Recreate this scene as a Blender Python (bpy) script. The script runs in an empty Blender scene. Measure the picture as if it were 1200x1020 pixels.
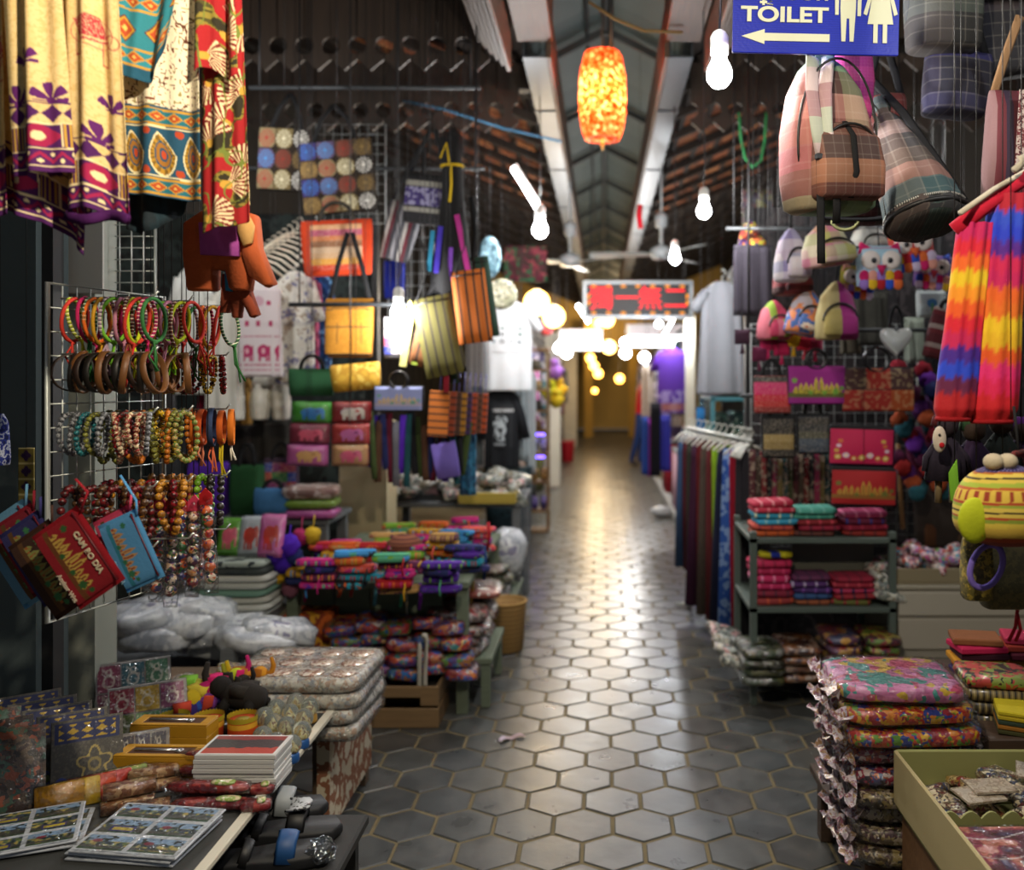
import bpy, bmesh, math, random
import numpy as np
from mathutils import Vector, Matrix, Euler
random.seed(7); rng = np.random.default_rng(7)
PI = math.pi
SC = bpy.context.scene
COL = SC.collection
# ------------------------------------------------------------------ camera
F, VX, VY, EYE = 1050.0, 705.0, 445.0, 1.5      # focal length and vanishing point in photo pixels, eye height in m
cam = bpy.data.cameras.new('camera'); cam_o = bpy.data.objects.new('camera', cam); COL.objects.link(cam_o)
cam_o.location = (0, 0, EYE); cam_o.rotation_euler = (PI/2, 0, 0)
cam.sensor_width = 36; cam.lens = F/1200*36; cam.shift_x = -(VX-600)/1200; cam.shift_y = -(510-VY)/1200
cam.clip_start = .05; cam.clip_end = 100
cam.dof.use_dof = True; cam.dof.focus_distance = 2.15; cam.dof.aperture_fstop = 2.0
SC.camera = cam_o
# ------------------------------------------------------------------ world (weak evening light outside) and exposure
w = bpy.data.worlds.new('world'); SC.world = w; w.use_nodes = True
w.node_tree.nodes['Background'].inputs[0].default_value = (.55, .62, .72, 1)
w.node_tree.nodes['Background'].inputs[1].default_value = .12
SC.view_settings.view_transform = 'Standard'; SC.view_settings.look = 'None'
SC.view_settings.exposure = 0.55; SC.view_settings.gamma = 1.0; SC.view_settings.use_curve_mapping = False
BULB_W = 13.0
# ------------------------------------------------------------------ helpers
def P(px, py, Y): return Vector(((px-VX)*Y/F, Y, EYE-(py-VY)*Y/F))
def S(px, Y): return px*Y/F
def floorY(py): return F*EYE/(py-VY)
def lin(c):
    c = c.lstrip('#'); r = [int(c[i:i+2], 16)/255 for i in (0, 2, 4)]
    return [x/12.92 if x <= .04045 else ((x+.055)/1.055)**2.4 for x in r]
def rgba(c): return (*lin(c), 1)
class MB:
    """collects shapes, builds one mesh object"""
    def __init__(s): s.v = []; s.f = []
    def add(s, v, f, M=None):
        o = len(s.v)
        if M is not None: v = [M @ Vector(p) for p in v]
        s.v += [tuple(p) for p in v]; s.f += [tuple(i+o for i in q) for q in f]; return s
    def box(s, x0, x1, y0, y1, z0, z1, M=None):
        return s.add([(x0,y0,z0),(x1,y0,z0),(x1,y1,z0),(x0,y1,z0),(x0,y0,z1),(x1,y0,z1),(x1,y1,z1),(x0,y1,z1)],
                     [(0,3,2,1),(4,5,6,7),(0,1,5,4),(1,2,6,5),(2,3,7,6),(3,0,4,7)], M)
    def bbox(s, x0, x1, y0, y1, z0, z1, b=.004, M=None):      # box with chamfered edges (three rings a side)
        def ring(z, i): return [(x0+i,y0+i,z),(x1-i,y0+i,z),(x1-i,y1-i,z),(x0+i,y1-i,z)]
        v = ring(z0, b)+ring(z0+b, 0)+ring(z1-b, 0)+ring(z1, b); f = [(3,2,1,0),(12,13,14,15)]
        for k in range(3):
            for i in range(4): j = (i+1) % 4; f.append((4*k+i, 4*k+j, 4*k+4+j, 4*k+4+i))
        return s.add(v, f, M)
    def tube(s, path, r, n=6, closed=False, M=None, r2=None):
        path = [Vector(p) for p in path]; N = len(path); v = []; f = []
        up = None
        for i, p in enumerate(path):
            a = path[(i-1) % N] if (closed or i > 0) else path[i]; b = path[(i+1) % N] if (closed or i < N-1) else path[i]
            t = (b-a); t = t.normalized() if t.length > 1e-9 else Vector((0,0,1))
            if up is None: up = Vector((0,0,1)) if abs(t.z) < .9 else Vector((0,1,0))
            x = t.cross(up); x = x.normalized() if x.length > 1e-6 else Vector((1,0,0)); y = x.cross(t).normalized(); up = y
            rr = r[i] if isinstance(r, (list, tuple)) else r; rb = rr if r2 is None else r2
            for k in range(n): q = 2*PI*k/n; v.append(p+x*math.cos(q)*rr+y*math.sin(q)*rb)
        for i in range(N if closed else N-1):
            for k in range(n):
                a, b = i*n, ((i+1) % N)*n; l = (k+1) % n; f.append((a+k, b+k, b+l, a+l))
        if not closed: f.append(tuple(range(n))); f.append(tuple((N-1)*n+k for k in reversed(range(n))))
        return s.add(v, f, M)
    def loft(s, rows, n=20, e=2.0, rip=0., rf=6, ph=0., M=None, tw=0.):   # rows: (z, cx, cy, hx, hy); closed superellipse rings
        v = []; f = []
        for j, (z, cx, cy, hx, hy) in enumerate(rows):
            for k in range(n):
                t = 2*PI*k/n; c, q = math.cos(t), math.sin(t); m = 1+rip*math.sin(rf*t+ph+tw*j)
                v.append((cx+hx*math.copysign(abs(c)**(2/e), c)*(1+rip*.15*math.sin(rf*t+ph)), cy+hy*m*math.copysign(abs(q)**(2/e), q), z))
        for j in range(len(rows)-1):
            for k in range(n): l = (k+1) % n; f.append((j*n+k, j*n+l, (j+1)*n+l, (j+1)*n+k))
        f.append(tuple(reversed(range(n)))); f.append(tuple((len(rows)-1)*n+k for k in range(n)))
        return s.add(v, f, M)
    def lathe(s, prof, n=16, M=None): return s.loft([(z, 0, 0, r, r) for r, z in prof], n, 2, M=M)
    def prism(s, poly, d, inset=0., M=None):     # outline in x,z; thickness d along y with softened rims
        k = len(poly); cx = sum(p[0] for p in poly)/k; cz = sum(p[1] for p in poly)/k; sc = 1-inset
        def ring(q, y): return [(cx+(p[0]-cx)*q, y, cz+(p[1]-cz)*q) for p in poly]
        L = [ring(sc, -d/2), ring(1, -d/4), ring(1, d/4), ring(sc, d/2)] if inset else [ring(1, -d/2), ring(1, d/2)]
        v = sum(L, []); f = [tuple(range(k)), tuple((len(L)-1)*k+i for i in reversed(range(k)))]
        for j in range(len(L)-1):
            for i in range(k): l = (i+1) % k; f.append((j*k+l, j*k+i, (j+1)*k+i, (j+1)*k+l))
        return s.add(v, f, M)
    def pillow(s, w, h, d, n=8, m=8, p=2.5, wr=0., seed=0, M=None):      # soft cushion, outline in x,z
        r = random.Random(seed); v = []; f = []
        a = [r.uniform(-1, 1) for _ in range(6)]
        def th(u, q): return d/2*max(0, (1-abs(2*u-1)**p)*(1-abs(2*q-1)**p))**.5
        for side in (-1, 1):
            for j in range(m+1):
                for i in range(n+1):
                    u, q = i/n, j/m; t = th(u, q)
                    t *= 1+wr*math.sin(9*u+5*q*a[0]+a[1]*6)*math.sin(7*q+a[2]*5*u+a[3]*6)
                    v.append(((u-.5)*w, side*t, (q-.5)*h))
        o = (n+1)*(m+1)
        for j in range(m):
            for i in range(n):
                q = j*(n+1)+i; f.append((q, q+1, q+n+2, q+n+1)); f.append((o+q, o+q+n+1, o+q+n+2, o+q+1))
        return s.add(v, f, M)
    def sq(s, w, l, h, e=.35, n=16, m=6, wr=0., seed=0, M=None):         # rounded block lying on z=0 (superellipsoid)
        r = random.Random(seed); v = []; f = []; a = [r.uniform(0, 6) for _ in range(4)]
        def pw(c, x): return math.copysign(abs(c)**x, c)
        for j in range(m+1):
            p = -PI/2+PI*j/m
            for i in range(n):
                t = 2*PI*i/n+PI/n; k = 1+wr*math.sin(3*t+a[0]+j)*math.cos(2*p+a[1])
                v.append((w/2*pw(math.cos(p), e)*pw(math.cos(t), e)*k, l/2*pw(math.cos(p), e)*pw(math.sin(t), e)*k, h/2+h/2*pw(math.sin(p), e)*(1+wr*math.sin(5*t+a[2]))))
        for j in range(m):
            for i in range(n): l2 = (i+1) % n; f.append((j*n+i, j*n+l2, (j+1)*n+l2, (j+1)*n+i))
        return s.add(v, f, M)
    def ball(s, r, c=(0,0,0), n=12, m=8, sz=1., sy=1.):
        v = []; f = []
        for j in range(m+1):
            p = -PI/2+PI*j/m
            for i in range(n): t = 2*PI*i/n; v.append((c[0]+r*math.cos(p)*math.cos(t), c[1]+sy*r*math.cos(p)*math.sin(t), c[2]+sz*r*math.sin(p)))
        for j in range(m):
            for i in range(n): l = (i+1) % n; f.append((j*n+i, j*n+l, (j+1)*n+l, (j+1)*n+i))
        return s.add(v, f)
    def mesh(s, name, smooth=True):
        me = bpy.data.meshes.new(name); me.from_pydata(s.v, [], s.f); me.validate(); me.update()
        if smooth and len(me.polygons): me.polygons.foreach_set('use_smooth', [True]*len(me.polygons))
        return me
    def build(s, name, m, parent=None, loc=None, rot=None, smooth=True):
        return link(name, s.mesh(name, smooth), m, parent, loc, rot)
def link(name, me, m=None, parent=None, loc=None, rot=None):
    o = bpy.data.objects.new(name, me); COL.objects.link(o)
    if parent is not None: o.parent = parent
    if loc is not None: o.location = loc
    if rot is not None: o.rotation_euler = rot
    if m is not None and me is not None:
        if len(me.materials) == 0: me.materials.append(m)
        elif me.materials[0] != m:
            o.material_slots[0].link = 'OBJECT'; o.material_slots[0].material = m
    return o
def tag(o, label, cat, group=None, kind=None):
    if label: o['label'] = label
    if cat: o['category'] = cat
    if group: o['group'] = group
    if kind: o['kind'] = kind
    return o
def thing(name, label, cat, loc=(0,0,0), rot=(0,0,0), group=None):
    o = bpy.data.objects.new(name, None); COL.objects.link(o); o.empty_display_size = .05
    o.location = loc; o.rotation_euler = rot
    return tag(o, label, cat, group)
def struct(o): o['kind'] = 'structure'; return o
def copy_tree(o, parent=None, loc=None, rot=None, label=None):
    c = o.copy(); COL.objects.link(c)
    if parent is not None: c.parent = parent
    if loc is not None: c.location = loc
    if rot is not None: c.rotation_euler = rot
    if label: c['label'] = label
    for ch in list(o.children): copy_tree(ch, c)
    return c
def recolor(o, m):
    o.material_slots[0].link = 'OBJECT'; o.material_slots[0].material = m
def Rx(a): return Matrix.Rotation(a, 4, 'X')
def Ry(a): return Matrix.Rotation(a, 4, 'Y')
def Rz(a): return Matrix.Rotation(a, 4, 'Z')
def Tr(x, y, z): return Matrix.Translation((x, y, z))
def arc(x0, x1, z0, h, n=10, y=0): # handle arch
    return [((x0+x1)/2-(x1-x0)/2*math.cos(PI*i/n), y, z0+h*math.sin(PI*i/n)) for i in range(n+1)]
def oval(rx, rz, n=20, y=0, cz=0): return [(rx*math.cos(2*PI*i/n), y, cz+rz*math.sin(2*PI*i/n)) for i in range(n)]
def shape2d(outer, holes, ext):                       # flat outline with holes -> mesh in x,z plane
    cu = bpy.data.curves.new('outline', 'CURVE'); cu.dimensions = '2D'; cu.fill_mode = 'BOTH'; cu.extrude = ext
    for pts in [outer]+holes:
        sp = cu.splines.new('POLY'); sp.points.add(len(pts)-1); sp.use_cyclic_u = True
        for q, p in zip(sp.points, pts): q.co = (p[0], p[1], 0, 1)
    return curve_mesh(cu)
def curve_mesh(cu):
    o = bpy.data.objects.new('temporary', cu); COL.objects.link(o)
    me = bpy.data.meshes.new_from_object(o.evaluated_get(bpy.context.evaluated_depsgraph_get()))
    bpy.data.objects.remove(o); bpy.data.curves.remove(cu)
    me.transform(Rx(PI/2)); me.materials.clear(); return me
def text_mesh(body, size, ext=.0008, align='CENTER', sx=1., bold=0.):
    cu = bpy.data.curves.new('lettering', 'FONT'); cu.body = body; cu.size = size; cu.extrude = ext
    cu.align_x = align; cu.align_y = 'CENTER'; cu.offset = bold
    me = curve_mesh(cu); me.transform(Matrix.Diagonal((sx, 1, 1, 1))); return me
# ------------------------------------------------------------------ materials
MAT = {}
def newmat(key):
    m = bpy.data.materials.new(key); m.use_nodes = True; nt = m.node_tree; b = nt.nodes['Principled BSDF']
    MAT[key] = m; return m, nt, b
def N(nt, t, **kw):
    n = nt.nodes.new(t)
    for k, v in kw.items(): setattr(n, k, v)
    return n
def L(nt, a, b): nt.links.new(a, b)
def coords(nt, rand=True):
    tc = N(nt, 'ShaderNodeTexCoord')
    if not rand: return tc.outputs['Object']
    oi = N(nt, 'ShaderNodeObjectInfo'); ml = N(nt, 'ShaderNodeMath', operation='MULTIPLY'); ml.inputs[1].default_value = 37.
    L(nt, oi.outputs['Random'], ml.inputs[0]); ad = N(nt, 'ShaderNodeVectorMath', operation='ADD')
    L(nt, tc.outputs['Object'], ad.inputs[0]); L(nt, ml.outputs[0], ad.inputs[1]); return ad.outputs[0]
def bump(nt, b, vec, scale, strength, coat=False, dist=.002):
    n = N(nt, 'ShaderNodeTexNoise'); n.inputs['Scale'].default_value = scale; n.inputs['Detail'].default_value = 3
    L(nt, vec, n.inputs['Vector']); bp = N(nt, 'ShaderNodeBump'); bp.inputs['Strength'].default_value = strength; bp.inputs['Distance'].default_value = dist
    L(nt, n.outputs[0], bp.inputs['Height']); L(nt, bp.outputs[0], b.inputs['Coat Normal' if coat else 'Normal']); return n
def fab(c, rough=.88, var=.16, sc=28.):
    key = f'fabric_{c}_{rough}_{var}_{sc}'
    if key in MAT: return MAT[key]
    m, nt, b = newmat(key); v = coords(nt); a = lin(c)
    n = bump(nt, b, v, sc*6, .35)
    n2 = N(nt, 'ShaderNodeTexNoise'); n2.inputs['Scale'].default_value = sc; L(nt, v, n2.inputs['Vector'])
    mx = N(nt, 'ShaderNodeMix', data_type='RGBA'); mx.inputs[6].default_value = (*[x*(1-var) for x in a], 1); mx.inputs[7].default_value = (*[min(1, x*(1+var)) for x in a], 1)
    L(nt, n2.outputs[0], mx.inputs[0]); L(nt, mx.outputs[2], b.inputs['Base Color']); b.inputs['Roughness'].default_value = rough
    b.inputs['Specular IOR Level'].default_value = .3
    return m
def plain(c, rough=.5, metal=0., coat=0., em=0.):
    key = f'plain_{c}_{rough}_{metal}_{coat}_{em}'
    if key in MAT: return MAT[key]
    m, nt, b = newmat(key); b.inputs['Base Color'].default_value = rgba(c); b.inputs['Roughness'].default_value = rough
    b.inputs['Metallic'].default_value = metal; b.inputs['Coat Weight'].default_value = coat; b.inputs['Coat Roughness'].default_value = .08
    if em: b.inputs['Emission Color'].default_value = rgba(c); b.inputs['Emission Strength'].default_value = em
    return m
def film(c='#dfe6ea', rough=.12, alpha=.35):         # clear crinkled plastic film
    key = f'film_{c}_{alpha}'
    if key in MAT: return MAT[key]
    m, nt, b = newmat(key); v = coords(nt)
    n = N(nt, 'ShaderNodeTexNoise'); n.inputs['Scale'].default_value = 34; n.inputs['Detail'].default_value = 2; L(nt, v, n.inputs['Vector'])
    bp = N(nt, 'ShaderNodeBump'); bp.inputs['Strength'].default_value = 1.; bp.inputs['Distance'].default_value = .03; L(nt, n.outputs[0], bp.inputs['Height'])
    g = N(nt, 'ShaderNodeBsdfGlossy'); g.inputs['Color'].default_value = rgba(c); g.inputs['Roughness'].default_value = rough; L(nt, bp.outputs[0], g.inputs['Normal'])
    t = N(nt, 'ShaderNodeBsdfTransparent'); fr = N(nt, 'ShaderNodeFresnel'); fr.inputs['IOR'].default_value = 1.5; L(nt, bp.outputs[0], fr.inputs['Normal'])
    ad = N(nt, 'ShaderNodeMath', operation='MULTIPLY_ADD', use_clamp=True); ad.inputs[1].default_value = .5; ad.inputs[2].default_value = alpha*.25; L(nt, fr.outputs[0], ad.inputs[0])
    mx = N(nt, 'ShaderNodeMixShader'); L(nt, ad.outputs[0], mx.inputs[0]); L(nt, t.outputs[0], mx.inputs[1]); L(nt, g.outputs[0], mx.inputs[2]); nt.nodes.remove(b); L(nt, mx.outputs[0], nt.nodes['Material Output'].inputs[0])
    return m
def ramp(nt, cols, const=True):
    r = N(nt, 'ShaderNodeValToRGB'); cr = r.color_ramp; cr.interpolation = 'CONSTANT' if const else 'LINEAR'
    n = len(cols)
    while len(cr.elements) < n: cr.elements.new(.5)
    for i, c in enumerate(cols):
        cr.elements[i].position = i/n if const else i/max(1, n-1); cr.elements[i].color = rgba(c)
    return r
def pat(cols, kind='vor', sc=30., rough=.85, coat=0., axis='X', crinkle=0., rand=True, stretch=(1,1,1)):
    """printed or woven pattern: vor = patches, str = stripes, noi = marbled"""
    key = f'pattern_{kind}_{"".join(cols)}_{sc}_{rough}_{coat}_{axis}_{crinkle}_{stretch}_{rand}'
    if key in MAT: return MAT[key]
    m, nt, b = newmat(key[:60]); MAT[key] = m; v = coords(nt, rand)
    if kind == 'vor':
        mp = N(nt, 'ShaderNodeVectorMath', operation='MULTIPLY'); mp.inputs[1].default_value = stretch; L(nt, v, mp.inputs[0])
        wn = N(nt, 'ShaderNodeTexNoise'); wn.inputs['Scale'].default_value = sc*1.3; L(nt, mp.outputs[0], wn.inputs['Vector']); wv = N(nt, 'ShaderNodeVectorMath', operation='SCALE'); wv.inputs['Scale'].default_value = .9/sc; L(nt, wn.outputs['Color'], wv.inputs[0])
        wa = N(nt, 'ShaderNodeVectorMath', operation='ADD'); L(nt, mp.outputs[0], wa.inputs[0]); L(nt, wv.outputs[0], wa.inputs[1])
        t = N(nt, 'ShaderNodeTexVoronoi'); t.inputs['Scale'].default_value = sc*1.25; L(nt, wa.outputs[0], t.inputs['Vector'])
        t2 = N(nt, 'ShaderNodeTexVoronoi'); t2.inputs['Scale'].default_value = sc*3.6; L(nt, wa.outputs[0], t2.inputs['Vector'])
        s1 = N(nt, 'ShaderNodeSeparateColor'); L(nt, t.outputs['Color'], s1.inputs[0]); s2 = N(nt, 'ShaderNodeSeparateColor'); L(nt, t2.outputs['Color'], s2.inputs[0])
        gt = N(nt, 'ShaderNodeMath', operation='GREATER_THAN'); gt.inputs[1].default_value = .66; L(nt, s2.outputs[1], gt.inputs[0])
        sx = N(nt, 'ShaderNodeMix', data_type='FLOAT'); L(nt, gt.outputs[0], sx.inputs[0]); L(nt, s1.outputs[0], sx.inputs[2]); L(nt, s2.outputs[0], sx.inputs[3]); fac = sx.outputs[0]; cst = True
    elif kind == 'str':
        sx = N(nt, 'ShaderNodeSeparateXYZ'); L(nt, v, sx.inputs[0]); ml = N(nt, 'ShaderNodeMath', operation='MULTIPLY'); ml.inputs[1].default_value = sc
        L(nt, sx.outputs[axis], ml.inputs[0]); fr = N(nt, 'ShaderNodeMath', operation='FRACT'); L(nt, ml.outputs[0], fr.inputs[0]); fac = fr.outputs[0]; cst = True
    else:
        t = N(nt, 'ShaderNodeTexNoise'); t.inputs['Scale'].default_value = sc; t.inputs['Detail'].default_value = 4; L(nt, v, t.inputs['Vector'])
        mr = N(nt, 'ShaderNodeMapRange'); mr.inputs[1].default_value = .3; mr.inputs[2].default_value = .7; L(nt, t.outputs[0], mr.inputs[0]); fac = mr.outputs[0]; cst = True
    r = ramp(nt, cols, cst); L(nt, fac, r.inputs[0]); L(nt, r.outputs[0], b.inputs['Base Color'])
    b.inputs['Roughness'].default_value = rough; b.inputs['Coat Weight'].default_value = coat; b.inputs['Coat Roughness'].default_value = .1
    bump(nt, b, v, 140, .3)
    if crinkle: bump(nt, b, v, 44, crinkle, True, .03); b.inputs['Coat Roughness'].default_value = .06; b.inputs['Coat IOR'].default_value = 1.7
    return m
def plaid(xs, zs, sc=8., rough=.85, lines='#e8e0d0'):
    key = f'plaid_{"".join(xs)}_{"".join(zs)}_{sc}'
    if key in MAT: return MAT[key]
    m, nt, b = newmat(key[:60]); MAT[key] = m; v = coords(nt); sx = N(nt, 'ShaderNodeSeparateXYZ'); L(nt, v, sx.inputs[0]); outs = []
    for ax, cols in (('X', xs), ('Z', zs)):
        ml = N(nt, 'ShaderNodeMath', operation='MULTIPLY'); ml.inputs[1].default_value = sc; L(nt, sx.outputs[ax], ml.inputs[0])
        fr = N(nt, 'ShaderNodeMath', operation='FRACT'); L(nt, ml.outputs[0], fr.inputs[0]); r = ramp(nt, cols); L(nt, fr.outputs[0], r.inputs[0]); outs.append(r.outputs[0])
    mx = N(nt, 'ShaderNodeMix', data_type='RGBA'); mx.inputs[0].default_value = .5; L(nt, outs[0], mx.inputs[6]); L(nt, outs[1], mx.inputs[7])
    col = mx.outputs[2]
    for ax in 'XZ':                                  # fine pin lines
        ml = N(nt, 'ShaderNodeMath', operation='MULTIPLY'); ml.inputs[1].default_value = sc*9; L(nt, sx.outputs[ax], ml.inputs[0])
        fr = N(nt, 'ShaderNodeMath', operation='FRACT'); L(nt, ml.outputs[0], fr.inputs[0]); gt = N(nt, 'ShaderNodeMath', operation='GREATER_THAN'); gt.inputs[1].default_value = .88; L(nt, fr.outputs[0], gt.inputs[0])
        mm = N(nt, 'ShaderNodeMath', operation='MULTIPLY'); mm.inputs[1].default_value = .05; L(nt, gt.outputs[0], mm.inputs[0])
        m2 = N(nt, 'ShaderNodeMix', data_type='RGBA'); L(nt, mm.outputs[0], m2.inputs[0]); L(nt, col, m2.inputs[6]); m2.inputs[7].default_value = rgba(lines); col = m2.outputs[2]
    L(nt, col, b.inputs['Base Color']); b.inputs['Roughness'].default_value = rough; bump(nt, b, v, 170, .35)
    return m
def printed(rough=.85, coat=0., crinkle=0.):           # flat print stored on the cloth or card itself
    key = f'printed_{rough}_{coat}_{crinkle}'
    if key in MAT: return MAT[key]
    m, nt, b = newmat(key); a = N(nt, 'ShaderNodeVertexColor', layer_name='Col'); L(nt, a.outputs[0], b.inputs['Base Color'])
    b.inputs['Roughness'].default_value = rough; b.inputs['Coat Weight'].default_value = coat; b.inputs['Coat Roughness'].default_value = .1; v = coords(nt)
    bump(nt, b, v, 160, .3)
    if crinkle: bump(nt, b, v, 30, crinkle, True, .02)
    return m
def glow(c, strength):
    key = f'glow_{c}_{strength}'
    if key in MAT: return MAT[key]
    m, nt, b = newmat(key); nt.nodes.remove(b); e = N(nt, 'ShaderNodeEmission'); e.inputs[0].default_value = rgba(c); e.inputs[1].default_value = strength
    t = N(nt, 'ShaderNodeBsdfTransparent'); ad = N(nt, 'ShaderNodeAddShader'); L(nt, e.outputs[0], ad.inputs[0]); L(nt, t.outputs[0], ad.inputs[1])
    L(nt, ad.outputs[0], nt.nodes['Material Output'].inputs[0]); return m
def wood(c1, c2, rough=.6, sc=6., axis=(1,12,12)):
    key = f'wood_{c1}{c2}{sc}{axis}'
    if key in MAT: return MAT[key]
    m, nt, b = newmat(key); v = coords(nt); mp = N(nt, 'ShaderNodeVectorMath', operation='MULTIPLY'); mp.inputs[1].default_value = axis; L(nt, v, mp.inputs[0])
    n = N(nt, 'ShaderNodeTexNoise'); n.inputs['Scale'].default_value = sc; n.inputs['Detail'].default_value = 5; L(nt, mp.outputs[0], n.inputs['Vector'])
    r = ramp(nt, [c1, c2], False); L(nt, n.outputs[0], r.inputs[0]); L(nt, r.outputs[0], b.inputs['Base Color']); b.inputs['Roughness'].default_value = rough
    bp = N(nt, 'ShaderNodeBump'); bp.inputs['Strength'].default_value = .25; bp.inputs['Distance'].default_value = .004; L(nt, n.outputs[0], bp.inputs['Height']); L(nt, bp.outputs[0], b.inputs['Normal'])
    return m
def print_grid(name, pos, colr, nu, nv, m, parent=None, loc=None, rot=None, thick=0.):
    """sheet whose print is stored per vertex: pos(u,v)->x,y,z arrays, colr(u,v)->r,g,b (linear)"""
    u, v = np.meshgrid(np.linspace(0, 1, nu+1), np.linspace(0, 1, nv+1)); x, y, z = pos(u, v)
    co = np.stack([x+0*u, y+0*u, z+0*u], -1).reshape(-1, 3)
    i = np.arange((nu+1)*nv).reshape(nv, nu+1)[:, :-1].ravel(); f = np.stack([i, i+1, i+nu+2, i+nu+1], -1)
    me = bpy.data.meshes.new(name); me.from_pydata(co.tolist(), [], f.tolist()); me.update()
    me.polygons.foreach_set('use_smooth', [True]*len(me.polygons))
    c = np.clip(np.asarray(colr(u, v)), 0, 1); a = me.color_attributes.new('Col', 'FLOAT_COLOR', 'POINT')
    rg = np.ones(((nu+1)*(nv+1), 4), np.float32); rg[:, :3] = np.stack([q+0*u for q in c], -1).reshape(-1, 3); a.data.foreach_set('color', rg.ravel())
    o = link(name, me, m, parent, loc, rot)
    if thick: md = o.modifiers.new('thickness', 'SOLIDIFY'); md.thickness = thick; md.offset = 0
    return o
class Pic:
    """numpy colour field: start with a ground colour, lay shapes over it"""
    def __init__(s, u, c): s.c = [np.full(u.shape, k) for k in lin(c)]
    def put(s, mask, c, a=1.):
        mk = np.clip(np.asarray(mask, float), 0, 1)*a
        for i, k in enumerate(lin(c)): s.c[i] = s.c[i]*(1-mk)+k*mk
        return s
def vnoise(x, y, seed=0):                             # cheap value noise on arrays
    def h(i, j): return np.modf(np.abs(np.sin(i*127.1+j*311.7+seed*74.7)*43758.5453))[0]
    xi, yi = np.floor(x), np.floor(y); fx, fy = x-xi, y-yi; fx = fx*fx*(3-2*fx); fy = fy*fy*(3-2*fy)
    return (h(xi, yi)*(1-fx)+h(xi+1, yi)*fx)*(1-fy)+(h(xi, yi+1)*(1-fx)+h(xi+1, yi+1)*fx)*fy
def cells(x, y, seed=0):                              # random value per unit cell
    return np.modf(np.abs(np.sin(np.floor(x)*127.1+np.floor(y)*311.7+seed*74.7)*43758.5453))[0]
def roofz(x):                                         # underside of the roof above a point
    if x < -.46: return 3.40+(-.455-x)*.411+.085
    if x > .53: return 3.40+(x-.52)*.411+.085
    return 4.03-.515*abs(x-.03)
CHILD = {}
def string_up(o, ztop=None, m=None):                  # thin string from a hanging thing to the roof
    pts = []
    for q in [o]+CHILD.get(o.name, []):
        if q.type == 'MESH': pts += [q.matrix_world @ Vector(b) for b in q.bound_box]
    zt = max(p.z for p in pts); c = sum((p for p in pts), Vector())/len(pts); a = Vector((c.x, c.y, zt-.02)); b = Vector((c.x, c.y, ztop or roofz(c.x)))
    s = MB().tube([a, b], .0012, 4).build('hanging_string', m or plain('#1d1d1f', .5)); s.parent = o; s.matrix_parent_inverse = o.matrix_world.inverted()
GRP = {}
def auto(o, label, cat, group):                       # look-alikes keep one label and one group
    return tag(o, label, cat, group)
# ================================================================== SETTING
# ---- floor: hexagonal clay tiles in mortar
def floor_mats():
    m, nt, b = newmat('hex_tile'); v = coords(nt); oi = N(nt, 'ShaderNodeObjectInfo')
    n = N(nt, 'ShaderNodeTexNoise'); n.inputs['Scale'].default_value = 9; n.inputs['Detail'].default_value = 6; L(nt, v, n.inputs['Vector'])
    r = ramp(nt, ['#484b4c', '#676b6c', '#807d78'], False); L(nt, n.outputs[0], r.inputs[0])
    r2 = ramp(nt, ['#8a8078', '#b9b4ab', '#a8aaac', '#c2bdb6'], False); L(nt, oi.outputs['Random'], r2.inputs[0])
    mx = N(nt, 'ShaderNodeMix', data_type='RGBA', blend_type='MULTIPLY'); mx.inputs[0].default_value = .85; L(nt, r.outputs[0], mx.inputs[6]); L(nt, r2.outputs[0], mx.inputs[7])
    L(nt, mx.outputs[2], b.inputs['Base Color'])
    mr = N(nt, 'ShaderNodeMapRange'); mr.inputs[3].default_value = .20; mr.inputs[4].default_value = .42; L(nt, n.outputs[0], mr.inputs[0]); L(nt, mr.outputs[0], b.inputs['Roughness'])
    bp = N(nt, 'ShaderNodeBump'); bp.inputs['Strength'].default_value = .35; bp.inputs['Distance'].default_value = .006; L(nt, n.outputs[0], bp.inputs['Height']); L(nt, bp.outputs[0], b.inputs['Normal'])
    return m
TILE = floor_mats()
GROUT = fab('#71654a', .9, .3, 9)
fl = struct(MB().box(-4, 4, -3, 27, -.12, -.0035).build('floor', GROUT, smooth=False))
R = .2003/math.sqrt(3); gap = .0060
def hexmesh():
    v = []; f = []
    for rr, z in ((R-gap, -.01), (R-gap, -.004), (R-gap-.004, 0)):
        for k in range(6): a = PI/6+PI/3*k; v.append((rr*math.cos(a), rr*math.sin(a), z))
    for j in range(2):
        for k in range(6): l = (k+1) % 6; f.append((j*6+k, j*6+l, j*6+6+l, j*6+6+k))
    f.append(tuple(12+k for k in range(6))); return v, f
hv, hf = hexmesh(); hm = bpy.data.meshes.new('tile'); hm.from_pydata(hv, [], hf); hm.update(); hm.materials.append(TILE)
tiles = []
for j in range(-6, 128):
    Y = 2.843+j*.1735; off = .1 if j % 2 else 0
    lim = 1.75 if Y < 5 else (1.25 if Y < 16 else 1.9)
    for i in range(-12, 13):
        X = -.0623+.1001+i*.2003+off
        if abs(X+.1) < lim: tiles.append((X, Y))
def seen(t):
    px, py = VX+t[0]*F/t[1], VY+EYE*F/t[1]
    return 230 < px < 1130 and py < 1060 and -1.35 < t[0] < 1.15 and not (t[0] < -.95 and t[1] > 3.9) and not (t[0] > .85 and t[1] > 4)
vis = sorted([t for t in tiles if seen(t)], key=lambda t: t[1])[:300]; vs = set(vis)
for (X, Y) in vis:
    link('tile', hm, None, fl, (X, Y, random.uniform(-.0012, .0012)), (random.gauss(0, .008), random.gauss(0, .008), random.choice([0, PI/3, 2*PI/3])))
rest = MB()
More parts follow.
